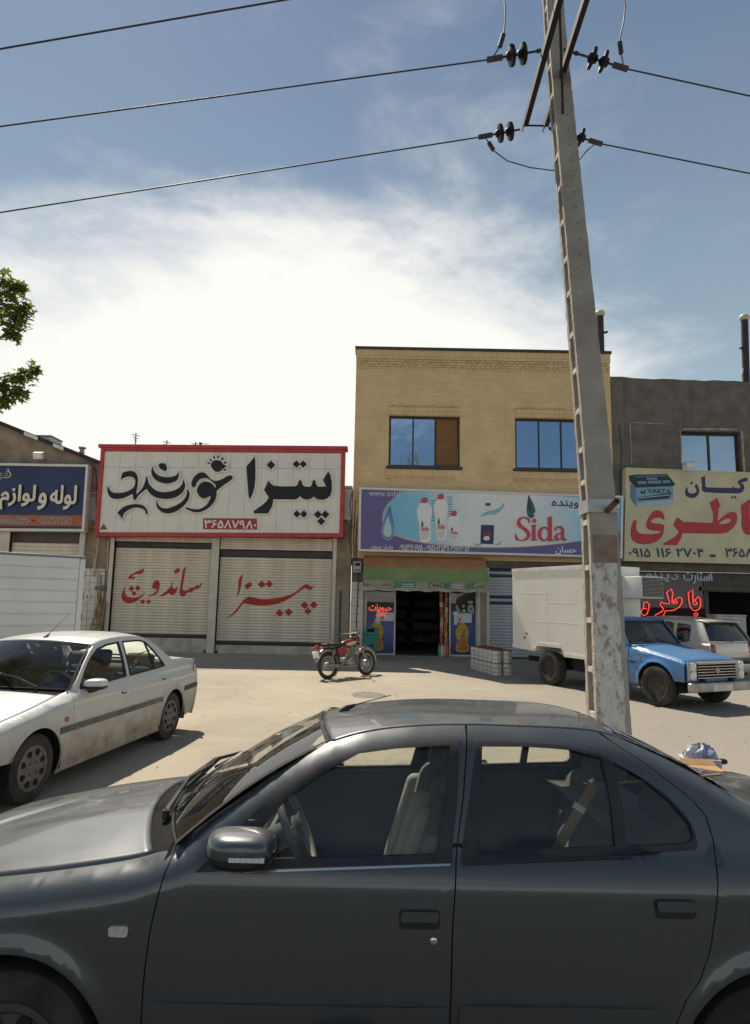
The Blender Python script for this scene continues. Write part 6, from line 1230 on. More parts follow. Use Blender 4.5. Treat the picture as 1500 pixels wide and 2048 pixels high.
# ================================================================== motorcycle: x forward from the rear axle, +y left; the right side (-y) shows
p0, p1 = gnd(656, 1358), gnd(733, 1350); hd = Vector((p1.x - p0.x, p1.y - p0.y, 0)); MWB = hd.length; hd.normalize()
mt = thing('motorcycle', 'red motorcycle with chrome exhaust parked between the shutters and the grocery', 'motorcycle', (p0.x, p0.y, 0), (R_(-5), 0, math.atan2(hd.y, hd.x)))
m_mred = M('moto_red', (.28, .02, .025), .3, coat=.8, var=.15); m_mcream = M('moto_cream', (.62, .52, .30), .4); m_alu = M('engine_alloy', (.32, .31, .29), .4, .7, var=.2, scale=20); m_chr2 = M('worn_chrome', (.36, .32, .26), .32, .8, col2=(.20, .15, .11), scale=8, lo=.5, hi=.8)
WR = .30
def bike_wheel(x, parent):
    w = MB().tube([(x + WR * .90 * math.cos(a), 0, WR + WR * .90 * math.sin(a)) for a in [6.2832 * i / 36 for i in range(36)]], .042, 10, closed=True).build('wheel', m_tyre, parent, smooth=True)
    MB().tube([(x + WR * .765 * math.cos(a), 0, WR + WR * .765 * math.sin(a)) for a in [6.2832 * i / 36 for i in range(36)]], .018, 8, closed=True).build('rim', m_chr2, w, smooth=True)
    MB().lathe([(.02, -.08), (.075, -.06), (.08, .05), (.03, .08)], (x, 0, WR), (0, 1, 0), 20).build('hub', m_alu, w, smooth=True, auto=40)
    mb = MB()
    for k in range(18): a = 6.2832 * k / 18; b = a + (.5 if k % 2 else -.5); mb.tube([(x + .07 * math.cos(b), .04 if k % 2 else -.04, WR + .07 * math.sin(b)), (x + .225 * math.cos(a), 0, WR + .225 * math.sin(a))], .0022, 4)
    mb.build('spokes', m_chr2, w); return w
bike_wheel(0, mt); bike_wheel(MWB, mt)
ht_ = Vector((MWB - .42, 0, .90)); lo_ = Vector((MWB, 0, WR))
for y in (-.085, .085):
    MB().tube([lo_ + Vector((0, y, 0)), lerp(lo_, ht_, .45) + Vector((0, y, 0))], .024, 10).build('fork_slider', m_alu, mt, smooth=True); MB().tube([lerp(lo_, ht_, .4) + Vector((0, y, 0)), ht_ + Vector((0, y, .04))], .016, 10).build('fork_tube', m_chr2, mt, smooth=True)
MB().obox(ht_ + Vector((.0, 0, .03)), (.03, 0, .01), (0, .12, 0), (0, 0, .015)).obox(lerp(lo_, ht_, .78), (.03, 0, .01), (0, .12, 0), (0, 0, .015)).build('fork_clamps', m_darkmetal, mt)
hb = MB().tube([ht_ + Vector(p) for p in ((-.16, -.36, .12), (-.06, -.30, .13), (.02, -.12, .13), (.02, 0, .06), (.02, .12, .13), (-.06, .30, .13), (-.16, .36, .12))], .011, 8).build('handlebar', m_chr2, mt, smooth=True)
for y in (-1, 1): MB().tube([ht_ + Vector((-.20, y * .39, .118)), ht_ + Vector((-.09, y * .315, .13))], .017, 8).build('grip', m_rubber, hb); MB().tube([ht_ + Vector((-.06, y * .30, .13)), ht_ + Vector((-.02, y * .34, .10)), ht_ + Vector((-.13, y * .38, .09))], .006, 6).build('lever', m_alu, hb)
hl = MB().lathe([(.03, -.10), (.075, -.06), (.088, .0), (.09, .03)], ht_ + Vector((.10, 0, -.02)), (1, 0, -.1), 20).build('headlight', m_blacktrim, mt, smooth=True); MB().lathe([(.088, .03), (.06, .055), (.001, .065)], ht_ + Vector((.10, 0, -.02)), (1, 0, -.1), 20).build('lens', m_lampglass, hl, smooth=True)
for y in (-.05, .05): MB().lathe([(.035, -.05), (.042, 0), (.038, .02)], ht_ + Vector((.03, y, .12)), (-.5, 0, .86), 14).build('gauge', m_blacktrim, mt)
for y in (-1, 1): MB().sphere(ht_ + Vector((.08, y * .16, -.03)), .032, 10, (.7, 1, 1)).build('indicator', m_amber, mt, smooth=True)
MB().tube([(MWB + (WR + .05) * math.cos(a), 0, WR + (WR + .05) * math.sin(a)) for a in [.05 + 2.1 * i / 14 for i in range(15)]], .05, 10).build('front_mudguard', m_chr2, mt, smooth=True)
MB().tube([((WR + .06) * math.cos(a), 0, WR + (WR + .06) * math.sin(a)) for a in [.9 + 1.9 * i / 12 for i in range(13)]], .055, 10).build('rear_mudguard', m_chr2, mt, smooth=True)
fr = [Vector((MWB - .36, 0, .80)), Vector((MWB - .42, 0, .62)), Vector((MWB - .46, 0, .32)), Vector((.48, 0, .27)), Vector((.36, 0, .42)), Vector((.30, 0, .68))]
MB().tube(fr, .018, 8).tube([fr[0] + Vector((-.02, 0, .03)), (.75, 0, .80), (.30, 0, .70), (-.12, 0, .70)], .017, 8).build('frame', m_blacktrim, mt, smooth=True)
for y in (-.10, .10): MB().tube([(0, y, WR), (.42, y * .8, .36)], .017, 8).build('swing_arm', m_blacktrim, mt); MB().tube([(.02, y, WR + .03), (.14, y, .68)], .022, 10).build('shock', m_chr2, mt)
def tank(a, b):
    th, ph = a * math.pi, b * 2 * math.pi; e = lambda v, p: math.copysign(abs(v) ** p, v)
    x = math.cos(th); wd = .115 * (1 - .25 * (1 - x) / 2) ; return (.72 + .27 * x, wd * e(math.sin(th), .6) * e(math.cos(ph), .8), .80 + .035 * x + .095 * e(math.sin(th), .6) * e(math.sin(ph), .9))
tkk = MB().grid(tank, 18, 24).build('tank', m_mred, mt, smooth=True)
for s_ in (-1, 1): MB().prism([smooth_poly([(.52, .765), (.66, .735), (.82, .775), (.90, .83), (.80, .835), (.62, .80)], 2)], lambda x, z, t: (x, s_ * (.122 - .06 * abs(x - .74) ** 1.5 - t), z), .012).build('tank_patch', m_mcream, tkk)
MB().lathe([(.035, 0), (.035, .02), (.02, .028)], (.80, 0, .925), (0, 0, 1), 14).build('fuel_cap', m_chr2, tkk)
rbox('saddle', -.12, .55, -.12, .12, .735, .815, m_blacktrim, mt, .035)
for s_ in (-1, 1): MB().prism([smooth_poly([(.22, .68), (.48, .70), (.54, .62), (.46, .50), (.34, .50)], 2)], lambda x, z, t: (x, s_ * (.125 - t), z), .02).build('side_cover', m_mred, mt, bevel=.008)
en = rbox('engine', .50, .80, -.13, .13, .26, .46, m_alu, mt, .05); MB().lathe([(.11, 0), (.105, .03), (.07, .05), (.001, .055)], (.62, -.13, .37), (0, -1, 0), 24).build('clutch_cover', m_alu, en, smooth=True, auto=50)
mb = MB()
for k in range(7): mb.obox((.72 + .012 * k, 0, .47 + k * .034), (.085, 0, .0), (0, .09, 0), (0, 0, .010))
mb.obox((.75, 0, .56), (.05, 0, .02), (0, .06, 0), (-.02, 0, .12)); mb.build('cylinder', m_alu, en)
MB().tube([(.82, -.03, .60), (.92, -.06, .55), (.93, -.10, .38), (.84, -.15, .265), (.55, -.17, .255), (.30, -.175, .275)], .020, 10).build('exhaust_pipe', m_chr2, mt, smooth=True)
MB().tube([(.42, -.175, .265), (.30, -.178, .275), (-.22, -.19, .325), (-.27, -.19, .33)], [.022, .046, .052, .035], 14).build('muffler', m_chr2, mt, smooth=True, auto=50)
MB().tube([(.30, -.20, .30), (.44, -.24, .30)], .012, 6).build('footrest', m_rubber, mt); MB().tube([(.52, .10, .26), (.46, .26, .02)], .012, 6).build('side_stand', m_darkmetal, mt)
mb = MB()
for y in (-.12, .12): mb.tube([(.05, y, .80), (-.12, y, .86), (-.34, y * 1.05, .87), (-.42, y * .8, .84)], .009, 6)
for x in (-.12, -.24, -.36): mb.tube([(x, -.12, .868), (x, .12, .868)], .007, 6)
mb.build('carrier', m_chr2, mt, smooth=True)
rbox('tail_light', -.36, -.28, -.05, .05, .68, .79, m_tail, mt, .015); MB().obox((-.36, 0, .56), (.012, 0, .02), (0, .09, 0), (-.03, 0, .07)).build('number_plate', m_white, mt)
for y in (-1, 1): MB().sphere((-.30, y * .14, .71), .03, 10).build('indicator', m_amber, mt, smooth=True)

# ================================================================== wheelbarrow with goods behind the grey car
wb0 = Vector((2.22, 5.0, 0)); wbr = thing('wheelbarrow', 'orange wheelbarrow loaded with boxes behind the grey car', 'wheelbarrow', wb0, (0, 0, R_(-4)))
m_or = M('orange_metal', (.46, .14, .025), .55, var=.25, scale=8)
mb = MB()
bt = [(-.28, -.20, .34), (.22, -.20, .38), (.22, .20, .38), (-.28, .20, .34)]; tp = [(-.45, -.30, .60), (.36, -.30, .625), (.36, .30, .625), (-.45, .30, .60)]
mb.add(bt + tp, [(0, 1, 2, 3), (0, 1, 5, 4), (1, 2, 6, 5), (2, 3, 7, 6), (3, 0, 4, 7)]); o_ = mb.build('tray', m_or, wbr); md = o_.modifiers.new('thick', 'SOLIDIFY'); md.thickness = .006
for y in (-.26, .26):
    MB().tube([(-.62, y * .3, .20), (-.1, y * .8, .34), (.32, y * 1.05, .59), (.42, y * 1.1, .635), (.50, y * 1.1, .64)], .015, 8).build('handle', m_darkmetal, wbr, smooth=True); MB().tube([(.425, y * 1.1, .636), (.44, y * 1.1, .637), (.56, y * 1.1, .638), (.585, y * 1.1, .636)], [.018, .022, .022, .017], 10).build('grip', m_rubber, wbr, smooth=True)
    MB().tube([(.10, y * .8, .36), (.20, y * .95, .005), (.26, y * .95, .005), (.30, y * .9, .57)], .012, 6).build('leg', m_darkmetal, wbr)
MB().tube([(-.62 + .15 * math.cos(a), 0, .185 + .15 * math.sin(a)) for a in [6.2832 * i / 24 for i in range(24)]], .035, 8, closed=True).build('wheel', m_tyre, wbr, smooth=True); MB().lathe([(.03, -.05), (.12, -.02), (.12, .02), (.03, .05)], (-.62, 0, .185), (0, 1, 0), 16).build('hub', m_or, wbr)
MB().tube([(.22, -.31, .69), (.30, -.315, .70), (.36, -.315, .685), (.39, -.31, .65), (.41, -.29, .62)], .008, 6).build('cable', m_blacktrim, wbr, smooth=True)
WORLD[0] = True
cbx = thing('cardboard_box', 'open brown cardboard box lying on the orange wheelbarrow', 'box', (2.44, 4.84, .44), (0, 0, R_(-6)))
WORLD[0] = False
m_card = M('cardboard', (.42, .26, .11), .85, var=.12, scale=6)
mb = MB().box(-.13, .13, -.12, .12, 0, .235); mb.build('carton', m_card, cbx); MB().add([(-.10, -.12, .237), (.10, -.12, .237), (.07, -.22, .225), (-.05, -.21, .235)], [(0, 1, 2, 3)]).build('flap', m_card, cbx); MB().add([(-.13, .12, .237), (.13, .12, .237), (.12, .17, .27), (-.11, .17, .27)], [(0, 1, 2, 3)]).build('flap', m_card, cbx)
cr = thing('carton_box', 'white and teal carton standing behind the cardboard box', 'box', (2.56, 5.14, .44), (0, 0, R_(-8)))
mb = MB().box(-.14, .13, -.08, .08, 0, .25); mb.build('carton', M('white_carton', (.55, .55, .52), .6, var=.15, scale=7), cr); MB().box(-.142, .132, -.082, .082, .13, .165).build('print_band', M('teal_print', (.06, .22, .25), .6), cr); MB().box(-.142, -.05, -.083, -.081, .03, .13).build('print_block', M('blue_print', (.08, .20, .36), .6), cr)
bg_ = thing('plastic_bag', 'crumpled blue and white plastic bag on top of the carton', 'bag', (2.56, 5.15, .693), (0, 0, 0))
rr = random.Random(12); ph_ = [rr.random() * 6.28 for _ in range(6)]
def bagf(a, b):
    th, ph = a * math.pi / 2, b * 2 * math.pi; r = .125 * (1 + .12 * math.sin(3 * ph + ph_[0]) + .10 * math.sin(7 * ph + ph_[1] + 4 * a) + .05 * math.sin(13 * ph + 9 * a)); q = math.sin(th)
    return (r * q * math.cos(ph), r * .62 * q * math.sin(ph), .075 * math.cos(th) ** .8 * (1 + .3 * math.sin(5 * ph + 6 * a)) + .012 * math.sin(11 * ph + 7 * a) - (.02 if a > .95 else 0))
MB().grid(bagf, 16, 40).build('bag_film', M('bag_film', (.60, .60, .66), .4, col2=(.24, .25, .38), scale=9, lo=.45, hi=.55, detail=3), bg_, smooth=True)
WORLD[0] = True
# ================================================================== concrete power pole
PY = 7.29
m_conc = M('pole_concrete', (.42, .38, .32), .95, col2=(.32, .285, .24), scale=3, bump=.6, bscale=45, detail=9); m_concl = M('pole_concrete_edge', (.55, .49, .39), .95, var=.2, scale=9, bump=.7, bscale=50)
pc = [(-.05, at(1222, 1540, PY).x, .378, .36)] + [(at(x, y, PY).z, at(x, y, PY).x, w_, d_) for x, y, w_, d_ in ((1214, 1391, .362, .345), (1195, 1010, .315, .30), (1155, 561, .262, .25), (1112, 100, .222, .21), (1098, -60, .205, .2))]
pc.append((10.2, pc[-1][1] - .12, .18, .18))
pX = lambda z: spl([(a, b) for a, b, _, _ in pc], z); pW = lambda z: interp([(a, c_) for a, _, c_, _ in pc], z); pD = lambda z: interp([(a, d_) for a, _, _, d_ in pc], z)
pole = thing('power_pole', 'tapering concrete power pole with open sides standing behind the grey car', 'utility pole', (pX(0), PY, 0))
rz = random.Random(21)
def chunk(name, fn0, mat, n=60, z0=-.05, z1=10.2, jit=.0):
    """a long bar whose cross-section fn0(z) gives (x0, x1, y0, y1)"""
    mb = MB(); 
    for i in range(n + 1):
        z = lerp(z0, z1, i / n); x0, x1, y0, y1 = fn0(z); j = lambda: (rz.random() - .5) * jit
        mb.v += [(x0 + j(), y0 + j() * .3, z), (x1 + j(), y0 + j() * .3, z), (x1 + j(), y1, z), (x0 + j(), y1, z)]
    for i in range(n):
        for k in range(4): mb.f.append((i * 4 + k, i * 4 + (k + 1) % 4, (i + 1) * 4 + (k + 1) % 4, (i + 1) * 4 + k))
    mb.f += [(3, 2, 1, 0), (n * 4, n * 4 + 1, n * 4 + 2, n * 4 + 3)]
    return mb.build(name, mat, pole)
fl = lambda z: .070 * pW(z) / .3
yf = lambda z: PY - pD(z) / 2; yb_ = lambda z: PY + pD(z) / 2
chunk('front_flange', lambda z: (pX(z) - pW(z) / 2, pX(z) + pW(z) / 2, yf(z), yf(z) + fl(z)), m_conc, 150, jit=.008); chunk('back_flange', lambda z: (pX(z) - pW(z) / 2, pX(z) + pW(z) / 2, yb_(z) - fl(z), yb_(z)), m_conc, 150, jit=.008)
chunk('web', lambda z: (pX(z) - .015, pX(z) + pW(z) * .30, yf(z) + fl(z) - .003, yb_(z) - fl(z) + .003), m_conc, 40)
ribz = [.10] + [at(1170, y, PY).z for y in (1428, 1338, 1240, 1135, 1045, 965, 900, 822, 742, 670, 588, 520, 445, 375)]
z = ribz[-1]
while z < 9.9: z += .42; ribz.append(z)
for z in ribz: MB().box(pX(z) - pW(z) / 2 + .004, pX(z) + pW(z) / 2 - .004, yf(z) + fl(z) - .004, yb_(z) - fl(z) + .004, z - .03, z + .03).build('rung', m_concl, pole)
# ragged bright edge of the flange, worn white paint, repair patch, bolt holes
mb = MB()
for i in range(420):
    z = .3 + 5.5 * rz.random() ** 1.3; r = .004 + .009 * rz.random(); x = pX(z) - pW(z) / 2 + (rz.random() - .3) * .012; y = yf(z) + (rz.random() - .2) * .02; mb.add([(x + px * r, y + py * r, z + pz * r * 1.6) for px, py, pz in ico], icf + [(1, 5, 4, 3, 2)])
mb.build('spalled_edge', M('spalled', (.55, .49, .40), .95, var=.25), pole, kind='stuff')
m_wp = bpy.data.materials.new('flaking_white_paint'); m_wp.use_nodes = True; nt = m_wp.node_tree; b = nt.nodes['Principled BSDF']; b.inputs['Roughness'].default_value = .8
t_ = nt.nodes.new('ShaderNodeTexCoord'); mpp = nt.nodes.new('ShaderNodeMapping'); mpp.inputs['Scale'].default_value = (1, 1, .55); nt.links.new(t_.outputs['Object'], mpp.inputs[0]); n_ = nt.nodes.new('ShaderNodeTexNoise'); n_.inputs['Scale'].default_value = 15; n_.inputs['Detail'].default_value = 9; n_.inputs['Roughness'].default_value = .68; nt.links.new(mpp.outputs[0], n_.inputs[0])
cr_ = nt.nodes.new('ShaderNodeValToRGB'); e_ = cr_.color_ramp.elements; e_[0].position = .40; e_[0].color = (.60, .60, .58, 1); e_[1].position = .66; e_[1].color = (.28, .235, .19, 1); x_ = e_.new(.55); x_.color = (.50, .50, .48, 1); x_ = e_.new(.58); x_.color = (.33, .28, .235, 1); nt.links.new(n_.outputs['Fac'], cr_.inputs[0]); nt.links.new(cr_.outputs[0], b.inputs['Base Color'])
zp = at(1200, 1126, PY - .15).z
mb = MB(); N_ = 24
for i in range(N_ + 1):
    z = lerp(-.04, zp, i / N_); mb.v += [(pX(z) - pW(z) / 2 + .004, yf(z) - .004 - (.003 if i else 0), z), (pX(z) + pW(z) / 2 - .055 + .012 * math.sin(z * 9), yf(z) - .004, z)]
mb.f = [(2 * i, 2 * i + 1, 2 * i + 3, 2 * i + 2) for i in range(N_)]; o_ = mb.build('flaking_paint', m_wp, pole); md = o_.modifiers.new('thick', 'SOLIDIFY'); md.thickness = .003
z0, z1 = zp + .01, at(1200, 1070, PY - .15).z; MB().box(pX(z0) - pW(z0) / 2 + .03, pX(z0) + pW(z0) / 2 - .03, yf(z1) - .010, yf(z0) - .001, z0, z1).build('repair_patch', M('patch', (.20, .155, .125), .95, col2=(.29, .22, .17), scale=7, bump=.5), pole, bevel=.006)
zb_ = at(1190, 1011, PY - .15).z; xl, xr = pX(zb_) - pW(zb_) / 2, pX(zb_) + pW(zb_) / 2; bd_ = MB(); y0, y1 = yf(zb_) - .012, yb_(zb_) + .012; h_ = .075
for (a, b2, c2, d2) in ((xl - .012, xr + .012, y0, y0 + .008), (xl - .012, xr + .012, y1 - .008, y1), (xl - .012, xl - .004, y0 + .008, y1 - .008), (xr + .004, xr + .012, y0 + .008, y1 - .008)): bd_.box(a, b2, c2, d2, zb_ - h_, zb_ + h_)
bd_ = bd_.build('steel_band', M('galvanised', (.42, .44, .44), .45, .5, var=.15), pole)
m_rust = M('rusty_pipe', (.13, .05, .03), .75, var=.3, scale=12, bump=.3)
xs = pX(zb_) + .05; st_ = MB().tube([(xs, y0 - .0, zb_ - .06), (xs + .03, y0 - .22, zb_ + .02)], .034, 14, cap=False).build('pipe_stub', m_rust, pole, smooth=True); md = st_.modifiers.new('thick', 'SOLIDIFY'); md.thickness = .008
for k in range(16): z = 5.6 + k * .21; MB().cyl((pX(z) + .02, yf(z) - .003, z), (pX(z) + .02, yf(z) + .01, z), .008, 8).build('bolt_hole', m_under, pole)
# crossarm: two steel angles running towards the street, insulator strings, clamps
m_arm = M('steel_angle', (.030, .027, .026), .75, .1, var=.25); CZ = at(1088, 118, 6.95).z; XA_, XB_ = at(1045, 258, 8.1).x, at(1086, 250, 8.1).x
for xx in (XA_, XB_):      # the arms swing a little in plan
    tip = Vector((xx - .034 * 3.5, 4.6, CZ)); end = Vector((xx, 8.12, CZ)); off2 = Vector((.045, 0, .044))
    MB().bar(tip, end, .012, .10).bar(tip + off2, end + off2, .078, .012).build('crossarm', m_arm, pole)
MB().tube([(XA_, 8.05, CZ), (XB_, 8.05, CZ)], .012, 8).build('arm_bolt', m_arm, pole)
MB().bar((XA_, 6.3, CZ - .02), (pX(CZ - 1.0) - .06, yf(CZ - 1.0), CZ - .55), .03, .008).build('brace', m_arm, pole)
m_glaze = M('brown_porcelain', (.014, .010, .009), .5, spec=.25, var=.1); m_al = M('aluminium', (.075, .07, .068), .6, .3)
def string_(pa, pb, nd, cl_up):
    """insulator string from the arm pa to the clamp pb"""
    pa, pb = Vector(pa), Vector(pb); d = (pb - pa).normalized(); L = (pb - pa).length
    s = MB().tube([pa, pb], .014, 8).build('insulator_string', m_al, pole)
    k = 0; q = pa.copy(); mb = MB()
    while k * .065 < L - .42: c_ = pa + d * (k * .065 + .03); e1 = d.orthogonal().normalized(); e2 = d.cross(e1); e = e1 if k % 2 else e2; mb.tube([c_ + d * (.034 * math.cos(a)) + e * (.02 * math.sin(a)) for a in [6.2832 * i / 10 for i in range(10)]], .006, 5, closed=True); k += 1
    if mb.v: mb.build('chain', m_al, s)
    for i in range(nd):
        c_ = pa + d * (L - .12 - i * .145)
        MB().lathe([(.03, -.05), (.045, -.045), (.055, -.02), (.118, -.006), (.125, .012), (.118, .034), (.06, .03), (.05, .055), (.022, .07)], c_, -d, 24).build('disc', m_glaze, s, smooth=True, auto=50)
    c_ = MB().bar(pb - d * .02, pb + d * .18, .045, .05).build('clamp', m_al, s)
    return s, pb + d * .16
def jumper(P, coil_at, name='jumper'):
    j = MB().tube(P, .0085, 6).build('jumper_wire', m_al, pole, smooth=True)
    a, b2 = Vector(P[coil_at]), Vector(P[coil_at + 1]); mb = MB()
    for i in range(6): c_ = lerp(a, b2, i / 6); mb.lathe([(.010, -.012), (.030, -.008), (.030, .006), (.010, .012)], c_, (b2 - a), 10)
    mb.build('parallel_clamp', m_al, j)
YM, YF_ = 6.98, 8.1
A2 = lambda x, y: at(x, y, YM); A3 = lambda x, y: at(x, y, YF_)
_, eL2 = string_(A2(1082, 101), A2(1002, 115), 2, 1); _, eR2 = string_(A2(1128, 99), A2(1228, 130), 2, 1)
_, eL3 = string_(A3(1040, 259), A3(982, 270), 2, -1); _, eR3 = string_(A3(1098, 256), A3(1180, 281), 2, -1)
jumper([A2(985, 116), A2(1000, 92), A2(1008, 66), A2(1011, 30), A2(1007, -30), A2(1040, -160)], 1); jumper([A2(1246, 128), A2(1242, 105), A2(1239, 82), A2(1247, 45), A2(1251, 10), A2(1240, -40), A2(1180, -160)], 1)
jumper([A3(970, 275), A3(978, 286), A3(988, 302), A3(1015, 322), A3(1060, 335), A3(1105, 341), A3(1140, 337), A3(1158, 320), A3(1175, 300), A3(1190, 288)], 1)
# overhead wires
m_wire = M('wire', (.045, .043, .042), .6, .3)
def wire(label, a, b2, far, sl):
    """from the clamp a through b2 (both measured), on to a far point with the sag running out"""
    a, b2 = Vector(a), Vector(b2); d = b2 - a; P = [a + d * t for t in (0, .25, .5, .75, 1)]; m = d.z / abs(d.x); sx = 1 if d.x > 0 else -1; x, z = b2.x, b2.z
    for i in range(1, 13): st = far / 12; z += m * st * (1 - i / 9.0); x += sx * st; P.append(Vector((x, b2.y + (b2.y - a.y) * .0, z)))
    tag(MB().tube(P, .0105, 6).build('overhead_wire', m_wire, None, org=(0, 0, 0), smooth=True), label, 'wire')
wire('lowest overhead wire on the left, ending at the far end of the crossarm', eL3, A3(0, 425), 30, 0)
wire('middle overhead wire on the left, ending beside the pole top', eL2, A2(0, 253), 30, 0)
wire('topmost overhead wire crossing the upper left corner of the sky', at(1120, -95, 5.9), at(0, 98, 5.9), 30, 0)
wire('upper overhead wire running from the pole to the right', eR2, A2(1500, 192), 30, 0)
wire('lower overhead wire running from the pole to the right', eR3, A3(1500, 347), 30, 0)

# ================================================================== plane tree at the left edge
TR = Vector((-6.4, 7.2, 0)); tree = thing('plane_tree', 'leafy plane tree reaching in at the left edge of the picture', 'tree', TR)
m_bark = M('bark', (.16, .13, .10), .95, col2=(.26, .22, .17), scale=5, bump=.6, bscale=20)
mb = MB().tube([TR + Vector(p) for p in ((0, 0, -.1), (.03, .02, 1.2), (-.05, .05, 2.6), (.05, 0, 3.6), (.0, .1, 5.2), (-.1, .1, 6.6))], [.17, .14, .12, .10, .07, .03], 12); mb.build('trunk', m_bark, tree, smooth=True)
tips = []
rt2 = random.Random(31)
def P8(x, y, Y=7.0): return at(x, y, Y)
# clumps: two that reach into the picture and the rest of the crown beyond the edge
clumps = [(P8(10, 606), .19), (P8(38, 640), .11), (P8(8, 566), .13), (P8(50, 620), .07), (P8(24, 668), .09), (P8(40, 575), .06), (P8(6, 772), .14), (P8(42, 755), .10), (P8(70, 738), .055), (P8(8, 805), .08), (P8(38, 785), .07), (P8(-70, 610), .24), (P8(-70, 775), .2)]
for k in range(26):
    a = rt2.random() * 6.28; r = .4 + 1.3 * rt2.random(); zz2 = 3.6 + 3.4 * rt2.random(); c_ = TR + Vector((math.cos(a) * r - .2, math.sin(a) * r, zz2))
    if c_.x > -.66 * c_.y - .75: continue
    clumps.append((c_, .35 + .25 * rt2.random()))
mb = MB()
for c_, r in clumps:
    s_ = TR + Vector((0, .03, max(2.6, min(5.6, c_.z - .9)))); mid = (s_ + c_) / 2 + Vector((0, 0, .15)); mb.tube([s_, mid, c_], [.035, .022, .008], 6)
    for _ in range(5): e_ = c_ + Vector((rt2.gauss(0, .5), rt2.gauss(0, .5), rt2.gauss(0, .4))) * r; mb.tube([lerp(mid, c_, .8), e_], [.008, .003], 5)
mb.build('limbs', m_bark, tree, smooth=True)
leaf2 = []
for k in range(5):
    a = R_(-120 + 60 * k); L2 = (.62, .86, 1.0, .86, .62)[k]; leaf2.append((math.sin(a) * L2, math.cos(a) * L2))
    if k < 4: a2 = a + R_(30); leaf2.append((math.sin(a2) * .40, math.cos(a2) * .40))
leaf2.append((0, -.12)); vL = []; fL = []
for c_, r in clumps:
    for _ in range(int(40 + 2600 * r * r)):
        p_ = c_ + Vector((rt2.gauss(0, .55), rt2.gauss(0, .55), rt2.gauss(0, .5))) * r; sz = .035 + .055 * rt2.random()
        n2 = Vector((rt2.gauss(0, .6), rt2.gauss(0, .6), 1)).normalized(); d2 = Vector((rt2.gauss(0, 1), rt2.gauss(0, 1), rt2.gauss(-.9, .5))); d2 = (d2 - n2 * d2.dot(n2)).normalized(); e2 = n2.cross(d2); o2 = len(vL)
        vL += [tuple(p_ + (e2 * x + d2 * y) * sz - n2 * (x * x + max(0, y) ** 2) * sz * .22) for x, y in leaf2]; fL += [tuple(o2 + i for i in f) for f in ((9, 0, 1), (9, 1, 2), (9, 2, 3), (9, 3, 4), (9, 4, 5), (9, 5, 6), (9, 6, 7), (9, 7, 8))]
m_leaf = M('leaf', (.085, .12, .022), .55, col2=(.21, .24, .045), scale=3, lo=.3, hi=.7); nt = m_leaf.node_tree; b = nt.nodes['Principled BSDF']; out_ = [n for n in nt.nodes if n.type == 'OUTPUT_MATERIAL'][0]
tl_ = nt.nodes.new('ShaderNodeBsdfTranslucent'); tl_.inputs[0].default_value = (.20, .27, .04, 1); ms_ = nt.nodes.new('ShaderNodeMixShader'); ms_.inputs[0].default_value = .35; nt.links.new(b.outputs[0], ms_.inputs[1]); nt.links.new(tl_.outputs[0], ms_.inputs[2]); nt.links.new(ms_.outputs[0], out_.inputs[0])
mb = MB(); mb.v, mb.f, mb.n = vL, fL, None; o_ = mb.build('crown', m_leaf, tree, kind='stuff')
# ================================================================== things on and before the shop fronts
def lampbox(name, label, px, py, Y, mat2, arm):
    c = at(px, py, Y); t = thing(name, label, 'lamp', c)
    MB().obox(c, (.16, 0, 0), (0, .06, .03), (0, -.05, .10)).build('housing', M('lamp_white', (.66, .66, .63), .4), t, bevel=.012); MB().obox(c + Vector((0, -.075, -.02)), (.14, 0, 0), (0, .004, .002), (0, -.04, .085)).build('lens', m_lampglass, t)
    MB().tube([c + Vector((0, .05, .0)), c + Vector(arm) * .5 + Vector((0, .05, .05)), c + Vector(arm)], .012, 6).build('bracket', m_rust, t); return t
lampbox('flood_lamp', 'white flood lamp on a bracket above the blue plumbing sign', 77, 911, LY - .3, None, (.0, .5, -.1)); lampbox('flood_lamp', 'white flood lamp hanging above the battery sign', 1379, 930, VY - .45, None, (-.05, .45, .12))
# rooftop things
for px, yt, yb, nm in ((272, 866, 896, 'tallest rooftop aerial above the pizza sign, leftmost of three'), (334, 880, 897, 'short rooftop aerial above the pizza sign, middle of three'), (391, 884, 898, 'rooftop aerial with sideways rod, rightmost of three')):
    a, b = at(px, yb + 10, 24), at(px, yt, 24); t = thing('roof_aerial', nm, 'antenna', (a.x, 24, 5.5)); MB().tube([(a.x, 24, 5.5), b], .022, 6).build('mast', m_rust, t)
    for k in range(3): z_ = b.z - .10 - k * .10; w_ = .16 - .05 * k; MB().tube([(b.x - w_, 24, z_ + .04), (b.x + w_, 24, z_ - .03)], .014, 5).build('rod', m_rust, t)
    if px > 380: MB().tube([(b.x, 24, b.z - .04), (b.x + .55, 23.9, b.z - .10)], .012, 5).build('boom', m_rust, t); MB().box(b.x + .16, b.x + .24, 23.95, 24.05, b.z - .14, b.z - .02).build('box', m_darkmetal, t)
a = at(62, 898, 24.5); t = thing('roof_cooler', 'pale evaporative cooler standing on the sloping roof', 'air cooler', (a.x, 24.5, a.z)); o0 = Vector((a.x, 24.5, a.z - .3))
MB().box(a.x - .35, a.x + .75, 24.5, 25.4, a.z - .3, a.z + .52).build('casing', M('cooler_cream', (.58, .57, .52), .5), t, bevel=.02); MB().box(a.x - .37, a.x + .77, 24.48, 25.42, a.z + .525, a.z + .57).build('lid', M('cooler_blue', (.20, .32, .40), .5), t); MB().box(a.x + .0, a.x + .12, 24.47, 24.498, a.z - .3, a.z + .52).build('corner', MATS['cooler_blue'], t)
